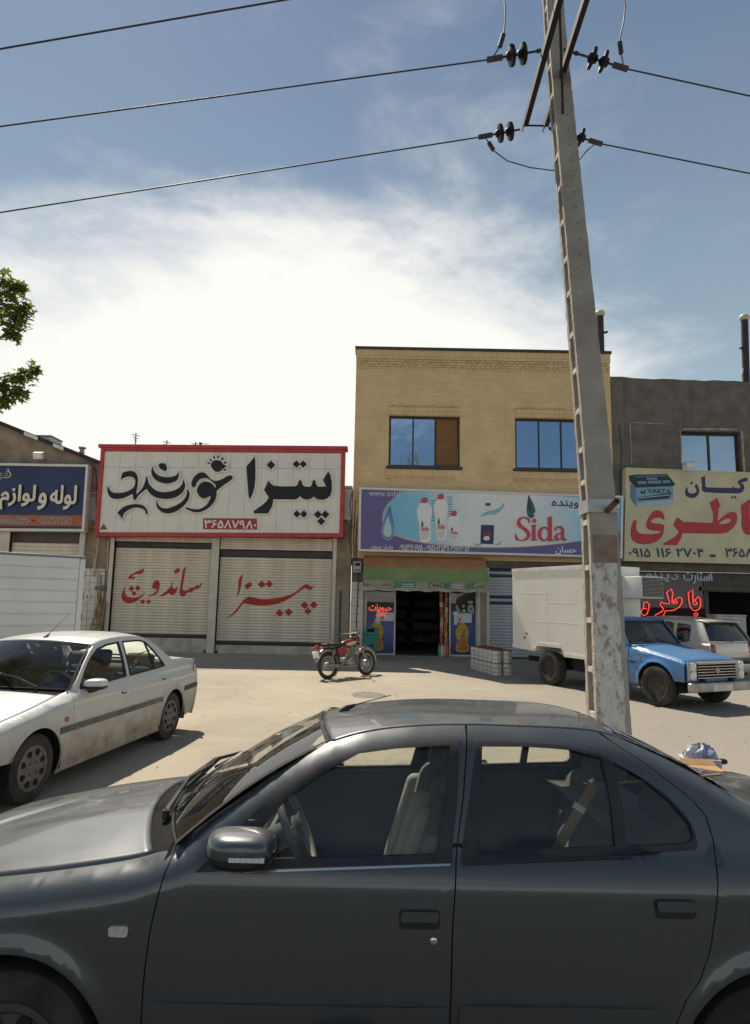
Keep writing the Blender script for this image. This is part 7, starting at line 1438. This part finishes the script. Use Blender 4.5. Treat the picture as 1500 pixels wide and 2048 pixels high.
for k in range(6): MB().box(a.x + .16, a.x + .72, 24.47, 24.497, a.z - .22 + k * .11, a.z - .17 + k * .11).build('louvre', M('louvre', (.44, .43, .40), .5), t)
a, b = at(162, 925, 22.4), at(164, 898, 22.4); t = thing('roof_flue', 'short pale flue pipe behind the blue sign', 'chimney', (a.x, 22.4, 6.2)); MB().cyl((a.x, 22.4, 6.1), (a.x, 22.4, b.z), .075, 14).build('pipe', M('flue_cream', (.40, .36, .30), .8, var=.2), t, smooth=True, auto=40); MB().lathe([(.11, 0), (.13, .03), (.13, .06), (.09, .07)], (a.x, 22.4, b.z), (0, 0, 1), 16).build('cap', MATS['flue_cream'], t); MB().lathe([(.1, 0), (.1, .05)], (a.x, 22.4, b.z - .16), (0, 0, 1), 16).build('collar', MATS['flue_cream'], t)
for px, yt, yb, Y, zb, lab in ((1200, 632, 705, 22.4, 10.2, 'dark flue pipe with cream ball cap on the brick building roof'), (1489, 640, 765, 22.6, 9.3, 'dark flue pipe with cream ball cap on the cement building roof')):
    a, b = at(px + 2, yb, Y), at(px, yt, Y); t = thing('flue_pipe', lab, 'chimney', (a.x, Y, zb), group=None); MB().cyl((a.x, Y, zb), (b.x, Y, b.z), .125, 18).build('pipe', M('flue_brown', (.035, .022, .022), .5, .2), t, smooth=True, auto=40)
    MB().sphere((b.x, Y, b.z + .09), .185, 20, (1, 1, .82)).build('ball_cap', M('ball_cream', (.62, .55, .40), .5, var=.05), t, smooth=True); MB().obox((b.x + (.17 if px < 1300 else -.15), Y, lerp(a.z, b.z, .55)), (.09, 0, .02), (0, .05, 0), (0, 0, .03)).build('bracket', MATS['flue_brown'], t)
    MB().tube([(a.x - .14, Y - .1, zb), (a.x - .18, Y - .1, a.z + .25), (a.x - .12, Y - .1, a.z + .5)], .02, 6).build('stay', m_post, t)
# gas pipes, meter box, socket, sticks on the pier left of the shutters
m_gas = M('gas_pipe', (.48, .43, .33), .5, var=.12); py_ = FY - .07
def fp(x, y): p = at(x, y, py_); return (p.x, py_, p.z)
t = thing('gas_pipe', 'cream gas pipes branching down the wall left of the pizza shutters', 'pipe', (-9.3, FY, 1.5))
MB().tube([fp(198, 1072), fp(189, 1140), fp(188, 1150)], .022, 8).build('riser', m_gas, t, smooth=True); MB().tube([fp(216, 1082), fp(214, 1142), fp(190, 1142)], .022, 8).build('branch', m_gas, t, smooth=True); MB().tube([fp(176, 1105), fp(189, 1106), fp(186, 1152), fp(194, 1152)], .02, 8).build('branch', m_gas, t, smooth=True); MB().tube([fp(196, 1142), fp(195, 1178)], .022, 8).build('drop', m_gas, t, smooth=True)
MB().tube([fp(176, 986), fp(196, 986)], .02, 8).build('stub', m_gas, t); MB().tube([fp(180, 1038), fp(181, 1054), fp(192, 1056)], .018, 8).build('stub', m_gas, t, smooth=True)
a = Vector(fp(200, 1176)); rg_ = MB().obox(a, (.16, 0, 0), (0, .06, 0), (0, 0, .05)).build('regulator', M('regulator', (.16, .14, .12), .6, .3), t, bevel=.02); MB().lathe([(.09, 0), (.09, .05), (.04, .07)], a + Vector((.12, -.04, .0)), (0, -1, 0), 16).build('regulator_cap', MATS['regulator'], rg_); MB().tube([fp(196, 1182), fp(193, 1260)], .016, 6).build('lower_pipe', m_rust, t); MB().tube([fp(202, 1150), fp(200, 1262)], .016, 6).build('lower_pipe', m_rust, t)
a = at(175, 1193, FY - .06); t = thing('socket_box', 'small white socket box on the tiled pier', 'socket', a); MB().obox(a, (.075, 0, 0), (0, .03, 0), (0, 0, .12)).build('casing', m_white, t, bevel=.012); MB().lathe([(.03, 0), (.03, .008)], a + Vector((0, -.032, .02)), (0, -1, 0), 12).build('hole', m_under, t); MB().lathe([(.026, 0), (.026, .008)], a + Vector((0, -.032, -.05)), (0, -1, 0), 12).build('hole', m_under, t)
a = at(182, 1290, FY - .25); t = thing('stick_bundle', 'bundle of wooden sticks leaning on the tiled pier', 'sticks', (a.x, FY - .3, 0)); rr = random.Random(9)
for k in range(9): x0 = a.x - .16 + .05 * k; p = (x0, FY - .42 + .04 * (k % 3), .01); q = (x0 + .22 + rr.random() * .06 - .02 * k, FY - .07 - .03 * (k % 3), 1.55 + rr.random() * .45); MB().tube([p, q], .018, 6).build('stick', M('stick_wood', (.36, .23, .10), .8, var=.2, scale=4), t)
MB().tube([(a.x + .10 + .16 * math.cos(v), FY - .26 + .10 * math.sin(v), .88) for v in [6.2832 * i / 16 for i in range(16)]], .008, 5, closed=True).build('tie', m_rubber, t)
a = at(715, 1134, FY - .1); t = thing('meter_box', 'grey electric meter box beside the striped awning', 'meter box', a); MB().obox(a, (.135, 0, 0), (0, .08, 0), (0, 0, .19)).build('casing', M('meter_grey', (.42, .41, .37), .6, var=.15), t, bevel=.015); MB().obox(a + Vector((.0, -.082, .08)), (.08, 0, 0), (0, .004, 0), (0, 0, .05)).build('window', m_dark, t)
for k in (-1, 0, 1): MB().obox(a + Vector((.06 * k, -.083, -.11)), (.018, 0, 0), (0, .004, 0), (0, 0, .018)).build('switch', m_dark, t)
MB().tube([a + Vector((.02, .03, -.19)), a + Vector((.03, .05, -.7)), a + Vector((.0, .08, -2.0))], .018, 6).build('conduit', m_rust, t, smooth=True); MB().tube([a + Vector((-.05, .04, .19)), a + Vector((-.08, .08, .9)), a + Vector((-.05, .1, 1.7))], .02, 6).build('conduit', m_darkmetal, t, smooth=True); MB().tube([a + Vector((-.10, .04, .0)), a + Vector((-.16, .08, .9)), a + Vector((-.13, .1, 2.3))], .016, 6).build('conduit', m_darkmetal, t, smooth=True)

# ------------------------------------------------------------------ awning over the grocery
AX0, AX1 = -.34, 3.70; t = thing('shop_awning', 'faded green and orange striped awning over the grocery door', 'awning', (1.7, FY, 2.2))
m_or2 = M('awning_orange', (.46, .20, .07), .85, col2=(.34, .16, .07), scale=2.5); m_gr2 = M('awning_green', (.18, .25, .08), .85, col2=(.24, .30, .11), scale=1.8); m_val = M('awning_valance', (.30, .34, .24), .8, col2=(.28, .25, .17), scale=2.5)
prof = [(FY - .02, 3.34), (FY - .22, 3.30), (FY - .52, 3.12), (FY - .78, 2.86), (FY - .98, 2.58), (FY - 1.06, 2.50)]
sp_ = smooth_poly([(y, z) for y, z in prof], 4, False)
def aw(a, b): i = b * (len(sp_) - 1); k = min(len(sp_) - 2, int(i)); f = i - k; y, z = lerp(sp_[k][0], sp_[k + 1][0], f), lerp(sp_[k][1], sp_[k + 1][1], f); x = lerp(AX0, AX1, a); return (x, y - .012 * math.sin(a * 31) * b, z - .05 * math.sin(math.pi * b) * math.sin(a * 9 * math.pi) ** 2 * .5)
for b0, b1, mm, nm in ((0, .56, m_or2, 'orange_stripe'), (.56, .94, m_gr2, 'green_stripe'), (.94, 1, m_or2, 'orange_hem')): MB().grid(lambda a, b: aw(a, lerp(b0, b1, b)), 60, 10).build(nm, mm, t, smooth=True)
for x in (AX0, AX1): MB().prism([[(y, z) for y, z in sp_] + [(FY - .02, 2.5)]], lambda y, z, d: (x + (d - .004), y, z), .008).build('side_cheek', m_gr2, t)
va_ = lambda x, z, d=0: (x, FY - 1.065 - .012 * math.sin(x * 7) - d, z)
MB().grid(lambda a, b: va_(lerp(AX0, AX1, a), lerp(2.16 - .015 * math.sin(a * 40), 2.50, b)), 80, 6).build('valance', m_val, t, smooth=True)
MB().grid(lambda a, b: va_(lerp(AX0, AX1, a), lerp(2.155 - .015 * math.sin(a * 40), 2.225 + .02 * math.sin(a * 23), b), .003), 80, 2).build('valance_hem', M('hem_pale', (.36, .34, .27), .85, var=.2, scale=6), t)
for x0, x1 in ((.30, 1.35), (1.75, 2.55), (2.95, 3.4)): MB().grid(lambda a, b: va_(lerp(x0, x1, a), lerp(2.26, 2.46, b), .002), 16, 2).build('valance_band', M('band_teal', (.09, .21, .16), .85, var=.15), t)
for i, (xc, tx) in enumerate(((-.22, 'عا'), (.44, 'عالیس'), (2.02, 'Alis'), (3.42, 'عالیس'))):
    mb = MB(); P = blob(xc, 2.345, .23 if i else .15, .105, 22); mb.prism([P], lambda x, z, d: va_(x, z, .006), 0); mb.build('logo_oval', M('oval_tan', (.36, .32, .20), .8), t); text_mesh(tx, xc - (.16 if i else .11), xc + (.16 if i else .11), 2.30, 2.40, 0, 'logo_word', M('logo_navy', (.05, .045, .07), .8), t, .025, to3=lambda x, z, d: va_(x, z, .010))
for xc in (1.10, 2.65):
    for z in (2.36, 2.29): MB().prism([[(xc - .2 + .02 * i, z + .008 * math.sin(i * 1.9)) for i in range(21)] + [(xc + .2 - .02 * i, z + .022 + .010 * math.sin(i * 2.7)) for i in range(21)]], lambda x, z_, d: va_(x, z_, .006), 0).build('small_print', M('print_pale', (.50, .52, .45), .8), t)
for x in (AX0 + .05, AX1 - .05): MB().tube([(x, FY, 2.6), (x, FY - 1.05, 2.5)], .014, 6).build('arm', m_darkmetal, t)

# ------------------------------------------------------------------ posters, neon, goods at the grocery
m_pos = grad_mat('poster_blue', [(0, (.03, .04, .16)), (.5, (.05, .09, .28)), (1, (.035, .03, .10))], 2, -.7, .8); m_yel = M('print_yellow', (.50, .33, .03), .5, var=.1); m_orr = M('print_orange', (.42, .14, .03), .5, var=.2); m_wh2 = M('print_white', (.60, .60, .56), .6)
def poster(x0, x1, z0, z1, lab, bx):
    Y = FY + .118; t = thing('shop_poster', lab, 'poster', ((x0 + x1) / 2, Y, (z0 + z1) / 2)); MB().box(x0, x1, Y, Y + .004, z0, z1).build('sheet', m_pos, t)
    B_ = [(-.20, 0), (.20, 0), (.24, .2), (.19, .42), (.24, .62), (.22, .80), (.12, .98), (.09, 1.02), (-.09, 1.02), (-.12, .98), (-.22, .80), (-.24, .62), (-.17, .42), (-.22, .2)]; H_ = (z1 - z0) * .62
    MB().prism([smooth_poly([(bx + x * .92, z0 + .08 + z * H_) for x, z in B_], 2)], flat(Y - .003), .002).build('bottle', m_yel, t); MB().prism([smooth_poly([(bx + x * .7, z0 + .14 + z * H_ * .40) for x, z in B_], 2)], flat(Y - .0055), .002).build('bottle_label', m_orr, t); MB().prism([[(bx - .08, z0 + .08 + H_), (bx + .08, z0 + .08 + H_), (bx + .06, z0 + .2 + H_), (bx - .06, z0 + .2 + H_)]], flat(Y - .003), .002).build('bottle_cap', m_wh2, t)
    MB().prism([blob(bx + .02, z0 + .08 + H_ * .55, .10, .035)], flat(Y - .0055), .002).build('bottle_mark', M('print_blue', (.03, .06, .22), .5), t); MB().prism([smooth_poly([(bx + .02, z0 + .1 + H_ * .72), (bx + .12, z0 + .1 + H_ * .85), (bx + .10, z0 + .1 + H_ * .65), (bx - .04, z0 + .1 + H_ * .5)], 2)], flat(Y - .0056), .002).build('bottle_swirl', m_orr, t)
poster(-.20, .70, .12, 1.60, 'dark blue poster with yellow bottle in the grocery left window', .14); poster(2.62, 3.44, .12, 1.58, 'dark blue poster with yellow bottle in the grocery right window', 3.0)
for x0, lab in ((.12, 'white price notice taped above the left bottle poster'), (2.72, 'white price notice taped above the right bottle poster')):
    Y = FY + .100; t = thing('paper_notice', lab, 'notice', (x0, Y, 1.35)); MB().box(x0, x0 + .12, Y, Y + .004, 1.08, 1.52).build('strip', m_wh2, t); MB().box(x0 + .13, x0 + .60, Y, Y + .004, 1.16, 1.44).build('sheet', m_wh2, t); MB().box(x0 + .16, x0 + .24, Y - .002, Y - .0005, 1.20, 1.32).build('stamp', m_orr, t); MB().box(x0 + .20, x0 + .5, Y - .002, Y - .0005, 1.37, 1.39).build('text_line', M('print_teal', (.06, .25, .2), .6), t)
def neon(name, label, items, col, es, Y):
    t = thing(name, label, 'neon sign', at(items[0][1], items[0][2], Y)); m = M(name + '_tube_' + str(round(col[0] * 9)), col, .4, emit=col, es=es)
    for tx, x0, y0, x1, y1 in items:
        a, b = F(x0, (y0 + y1) / 2, Y), F(x1, (y0 + y1) / 2, Y); zt, zb = F((x0 + x1) / 2, y0, Y)[1], F((x0 + x1) / 2, y1, Y)[1]; text_mesh(tx, a[0], b[0], zb, zt, Y, 'neon_tube', m, t, 0, .0, tube=.008)
    return t, m
tN, mNr = neon('red_neon_sign', 'glowing red neon word in the grocery left window', [('حبوبات', 738, 1207, 783, 1226)], (1.0, .12, .06), .5, FY + .085)
MB().tube([(lambda p: (p.x, FY + .085, p.z))(at(752 + i, 1230 + 3.2 * math.sin(i * 1.5), FY + .085)) for i in range(21)], .008, 6).build('neon_tube', mNr, tN, smooth=True)
neon('white_neon_sign', 'pale green neon word with a faint added glow in the grocery right window', [('قند', 905, 1202, 947, 1230)], (.42, .62, .52), .12, FY + .085)  # weak emission put into the tube material
for x0, x1, z0, z1, mm in ((-.2, .7, 1.95, 2.1, M('shelf_goods_a', (.42, .30, .10), .7, var=.4, scale=9)), (-.15, .1, 2.15, 2.42, m_wh2), (2.6, 3.4, 2.1, 2.4, M('shelf_goods_b', (.16, .13, .10), .7, var=.5, scale=9))): tag(MB().box(x0, x1, FY + .42, FY + .55, z0, z1).build('stock_carton', mm), {(-.2): 'mustard carton stacked behind the left grocery window', (-.15): 'white carton high behind the left grocery window', 2.6: 'brown carton high behind the right grocery window'}[x0], 'carton')
tag(MB().box(-.2, .7, FY + .56, FY + .60, .1, 2.5).build('stock_shelf', M('shelf_brown', (.11, .08, .06), .8, var=.4, scale=6)), 'tall brown stock shelf behind the left grocery window', 'shelf'); tag(MB().box(2.6, 3.45, FY + .56, FY + .60, .1, 2.5).build('stock_shelf', M('shelf_grey', (.13, .11, .09), .8, var=.4, scale=6)), 'tall stock shelf behind the right grocery window', 'shelf')
pk = [M('packet_%d' % i, c_, .35, var=.2, scale=20) for i, c_ in enumerate(((.42, .08, .04), (.50, .30, .05), (.40, .18, .06), (.45, .40, .30), (.30, .05, .05)))]; rr = random.Random(17); mb = MB(); P = smooth_poly([(-.055, -.075), (0, -.085), (.055, -.075), (.048, 0), (.055, .075), (0, .085), (-.055, .075), (-.048, 0)], 2); mb.prism([P], lambda x, z, d: (x, d - .02 * math.cos(x * 20), z), .03); pm_ = mb.build('snack_packet', pk[0], None, org=(0, 0, 0)); proto = pm_.data; bpy.data.objects.remove(pm_); dts = []
for m_ in pk: d = proto.copy(); d.materials.clear(); d.materials.append(m_); dts.append(d)
cn = ('red', 'yellow', 'orange', 'cream', 'dark red')
k = 0
for c_ in range(2):
    for r in range(13):
        i = rr.randrange(5); o = bpy.data.objects.new('snack_packet', dts[i]); COL.objects.link(o); o.location = (2.30 + .15 * c_ + rr.gauss(0, .01), FY + .06 + .02 * (r % 2), .42 + r * .165); o.rotation_euler = (0, rr.gauss(0, .12), rr.gauss(0, .3))
        tag(o, '%s snack packet, %s from the bottom in the %s strip by the grocery door' % (cn[i], ('first,second,third,fourth,fifth,sixth,seventh,eighth,ninth,tenth,eleventh,twelfth,thirteenth').split(',')[r], ('left', 'right')[c_]), 'packet', 'snack packets hung by the grocery door'); k += 1
tag(MB().tube([(2.29, FY + .10, .3), (2.29, FY + .10, 2.55)], .008, 5).build('hanging_rail', m_darkmetal), 'thin rail holding the hanging snack packets', 'rail')
rr = random.Random(23)
for i in range(4): tag(MB().lathe([(.045, 0), (.05, .04), (.05, .28), (.02, .34), (.02, .38)], (2.22 + .085 * i, FY - .02, .05 + .002 * i), (0, 0, 1), 12).build('drink_bottle', M('drink_%d' % i, ((.10, .22, .10), (.55, .54, .50), (.35, .30, .26), (.5, .1, .08))[i], .3), smooth=True, auto=40), ('green', 'white', 'brown', 'red')[i] + ' bottle standing at the right jamb of the grocery door', 'bottle')
# green litter bin
a = gnd(754, 1318); bx0 = at(728, 1300, 20.6).x; bx1 = at(754, 1300, 20.6).x; t = thing('litter_bin', 'teal green plastic litter bin beside the grocery door', 'bin', ((bx0 + bx1) / 2, 20.6, 0)); m_bin = M('bin_green', (.02, .20, .16), .5, var=.1); cx_ = (bx0 + bx1) / 2
MB().add([(cx_ + sx * (.19 + .03 * k), 20.6 + sy * (.17 + .03 * k), .03 + .72 * k) for k in (0, 1) for sx, sy in ((-1, -1), (1, -1), (1, 1), (-1, 1))], [(3, 2, 1, 0), (4, 5, 6, 7), (0, 1, 5, 4), (1, 2, 6, 5), (2, 3, 7, 6), (3, 0, 4, 7)]).build('body', m_bin, t, bevel=.02)
MB().add([(cx_ + sx * (.235 - .05 * k), 20.6 + sy * (.215 - .07 * k), .755 + .25 * k) for k in (0, 1) for sx, sy in ((-1, -1), (1, -1), (1, 1), (-1, 1))], [(3, 2, 1, 0), (4, 5, 6, 7), (0, 1, 5, 4), (1, 2, 6, 5), (2, 3, 7, 6), (3, 0, 4, 7)]).build('hood', m_bin, t, bevel=.02); MB().obox((cx_, 20.6 - .188, .90), (.12, 0, 0), (0, .006, -.0015), (0, .02, .055)).build('opening', m_under, t); MB().prism([smooth_poly([(cx_ - .12, .40), (cx_ - .04, .44), (cx_ + .12, .47), (cx_ + .08, .40), (cx_ - .02, .37), (cx_ - .10, .34)], 2)], flat(20.6 - .208), .004).build('emblem', m_dark, t)
# stacked paint tins
m_tin = M('tin_white', (.58, .56, .52), .35, .2, var=.06, scale=6); m_lid = M('tin_lid', (.24, .05, .045), .45, var=.15); WORLD[0] = False
def tin(): 
    t = thing('paint_tin', '', 'tin'); MB().lathe([(.134, 0), (.138, .012), (.134, .02), (.134, .09), (.137, .095), (.134, .10), (.134, .2), (.137, .205), (.134, .21), (.134, .29), (.138, .298)], (0, 0, 0), (0, 0, 1), 22).build('body', m_tin, t, smooth=True, auto=50); MB().lathe([(.140, .298), (.140, .318), (.128, .318), (.125, .310), (.001, .310)], (0, 0, 0), (0, 0, 1), 22).build('lid', m_lid, t, smooth=True, auto=50); return t
p_near, p_far = gnd(993, 1350), gnd(951, 1338); row = []
for i in range(6): row.append(lerp(p_far, p_near, i / 5))
row = [Vector((p_near.x - .0 + (p_far.x - p_near.x) * .0, p_near.y, 0))]; dvec = (p_far - p_near); nT = max(5, int(dvec.length / .285)); dn = dvec.normalized(); pos = [p_near + dn * .285 * i for i in range(6)] + [p_near + dn * .285 * i + Vector((-dn.y, dn.x, 0)) * -.285 for i in range(6)]
first = tin(); k = 0; nm_ = ['nearest', 'second', 'third', 'fourth', 'fifth', 'farthest']
for j, p_ in enumerate(pos):
    for lv in (0, 1):
        o = first if k == 0 else copy_tree(first); o.location = (p_.x, p_.y, lv * .319); o['label'] = '%s tin from the street, %s layer, %s row of white tins' % (nm_[j % 6], 'upper' if lv else 'lower', 'left' if j < 6 else 'right'); o['group'] = 'white paint tins stacked two high before the grocery'; k += 1
WORLD[0] = True
# battery shop: neon words and stock
NY = FY + .12
neon('pale_neon_sign', 'pale neon lettering with a faint added glow along the top of the battery shop window', [('استارت', 1367, 1138, 1424, 1168), ('دینام', 1290, 1140, 1356, 1168)], (.40, .50, .52), .15, NY)  # these tubes also get a little emission of their own
t = thing('battery_neon_sign', 'glowing red outline neon word in the battery shop window', 'neon sign', at(1340, 1210, NY)); mN = M('red_neon', (1, .05, .04), .4, emit=(1, .06, .05), es=.85); zN = zoom(1220, 1120, 5.357, NY)
for P in ([(885,315),(838,350),(845,430),(858,500),(885,535),(920,545),(955,525),(972,480),(968,420),(945,392),(905,432),(940,470),(915,480),(893,470),(888,400)], [(920,565),(945,582),(922,604),(898,582)], [(655,308),(605,350),(625,410),(640,470),(580,465),(548,450),(535,480),(575,525),(560,550),(485,590),(485,605),(570,610),(592,545),(680,540),(740,505),(772,455),(770,410),(740,398),(700,420),(665,455),(668,380),(680,378)], [(672,468),(700,440),(720,440),(715,465)], [(360,455),(400,450),(420,480),(415,530),(395,580),(360,598),(330,560),(350,520),(395,522),(360,515)]):
    q = [zN(p) for p in P]; MB().tube([(x, NY, z) for x, z in q], .015, 6, closed=True).build('neon_tube', mN, t, smooth=True)
t = thing('green_neon_sign', 'small glowing green neon squiggle low in the battery shop window', 'neon sign', at(1350, 1240, NY)); mG = M('green_neon', (.05, .9, .25), .4, emit=(.05, .9, .25), es=1.0)
for x0, x1 in ((594, 640), (650, 725), (735, 815)): q = [zN((lerp(x0, x1, i / 24), 628 + 13 * math.sin(i * 1.7) + 5 * math.sin(i * 3.1))) for i in range(25)]; MB().tube([(x, NY, z) for x, z in q], .012, 6).build('neon_tube', mG, t, smooth=True)
t = thing('air_cooler', 'white louvred air cooler standing in the battery shop doorway', 'air cooler', (12.3, FY - .5, 0)); a, b = at(1432, 1232, FY - .5), at(1492, 1232, FY - .5)
MB().box(a.x, b.x, FY - .5, FY + .1, .1, a.z).build('casing', M('cooler_white', (.50, .49, .46), .5), t, bevel=.02); MB().box(a.x - .02, b.x + .02, FY - .52, FY + .12, a.z + .003, a.z + .05).build('lid', MATS['cooler_white'], t)
for j in range(4): x0 = a.x + .06 + j * (b.x - a.x - .1) / 4; [MB().box(x0, x0 + .17, FY - .515, FY - .502, .3 + k2 * .085, .345 + k2 * .085).build('louvre', M('cooler_slot', (.20, .19, .18), .6), t) for k2 in range(9)]
for px, lab in ((1384, 'left of two small pale blue cans on the battery shop sill'), (1409, 'right of two small pale blue cans on the battery shop sill')): a = at(px, 1240, FY + .06); tag(MB().lathe([(.055, 0), (.055, .12), (.045, .14)], (a.x, FY + .06, a.z - .07), (0, 0, 1), 12).build('oil_can', M('can_blue', (.35, .45, .60), .4)), lab, 'can')
tag(MB().box(8.6, 11.15, FY - .02, FY + .148, .0, at(1384, 1247, FY + .06).z).build('window_ledge', M('ledge', (.12, .10, .09), .8)), 'dark ledge under the battery shop window', 'ledge')

# shelves of stock inside the grocery, colours darkened to make the doorway dim
rr = random.Random(41); m_sh = M('shelf_wood', (.04, .025, .02), .8); cols = [M('stock_%d' % i, c_, .6, var=.2) for i, c_ in enumerate(((.06, .015, .012), (.07, .045, .015), (.02, .028, .045), (.065, .06, .05), (.02, .04, .02)))]
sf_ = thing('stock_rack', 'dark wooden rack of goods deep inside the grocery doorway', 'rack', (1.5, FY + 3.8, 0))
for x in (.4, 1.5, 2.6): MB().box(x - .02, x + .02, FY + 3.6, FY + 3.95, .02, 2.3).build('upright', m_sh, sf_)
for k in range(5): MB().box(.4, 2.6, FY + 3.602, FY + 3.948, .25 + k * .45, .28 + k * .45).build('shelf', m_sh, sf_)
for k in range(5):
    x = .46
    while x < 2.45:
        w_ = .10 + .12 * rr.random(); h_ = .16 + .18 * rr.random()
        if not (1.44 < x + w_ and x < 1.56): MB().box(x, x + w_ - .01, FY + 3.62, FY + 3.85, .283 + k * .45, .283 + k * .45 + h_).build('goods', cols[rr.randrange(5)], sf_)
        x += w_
# cables clipped to the walls
def cable(P, lab, r=.012): tag(MB().tube(P, r, 6).build('wall_cable', m_darkmetal, None, org=(0, 0, 0), smooth=True), lab, 'cable')
def W_(x, y, d=.07): p = at(x, y, FY - d); return (p.x, p.y, p.z)
cable([W_(704, 985), W_(700, 1010), W_(703, 1040), W_(699, 1075), W_(702, 1110)], 'black cable hanging between the pizza sign and the detergent sign'); cable([W_(690, 1040), W_(697, 1052), W_(706, 1056), W_(712, 1048)], 'looping black cable under the pale panel beside the detergent sign', .010)
cable([W_(178, 930), W_(190, 936), W_(193, 960), W_(192, 1000), W_(196, 1040)], 'black cable running down between the blue sign and the pizza sign'); cable([W_(177, 972), W_(186, 976), W_(196, 975)], 'thin black cable crossing beside the blue sign', .008)
cable([W_(1243, 1010, .02), W_(1240, 960, .02), W_(1244, 900, .02), W_(1238, 850, .02)], 'dark cable climbing the edge of the cement building', .014)
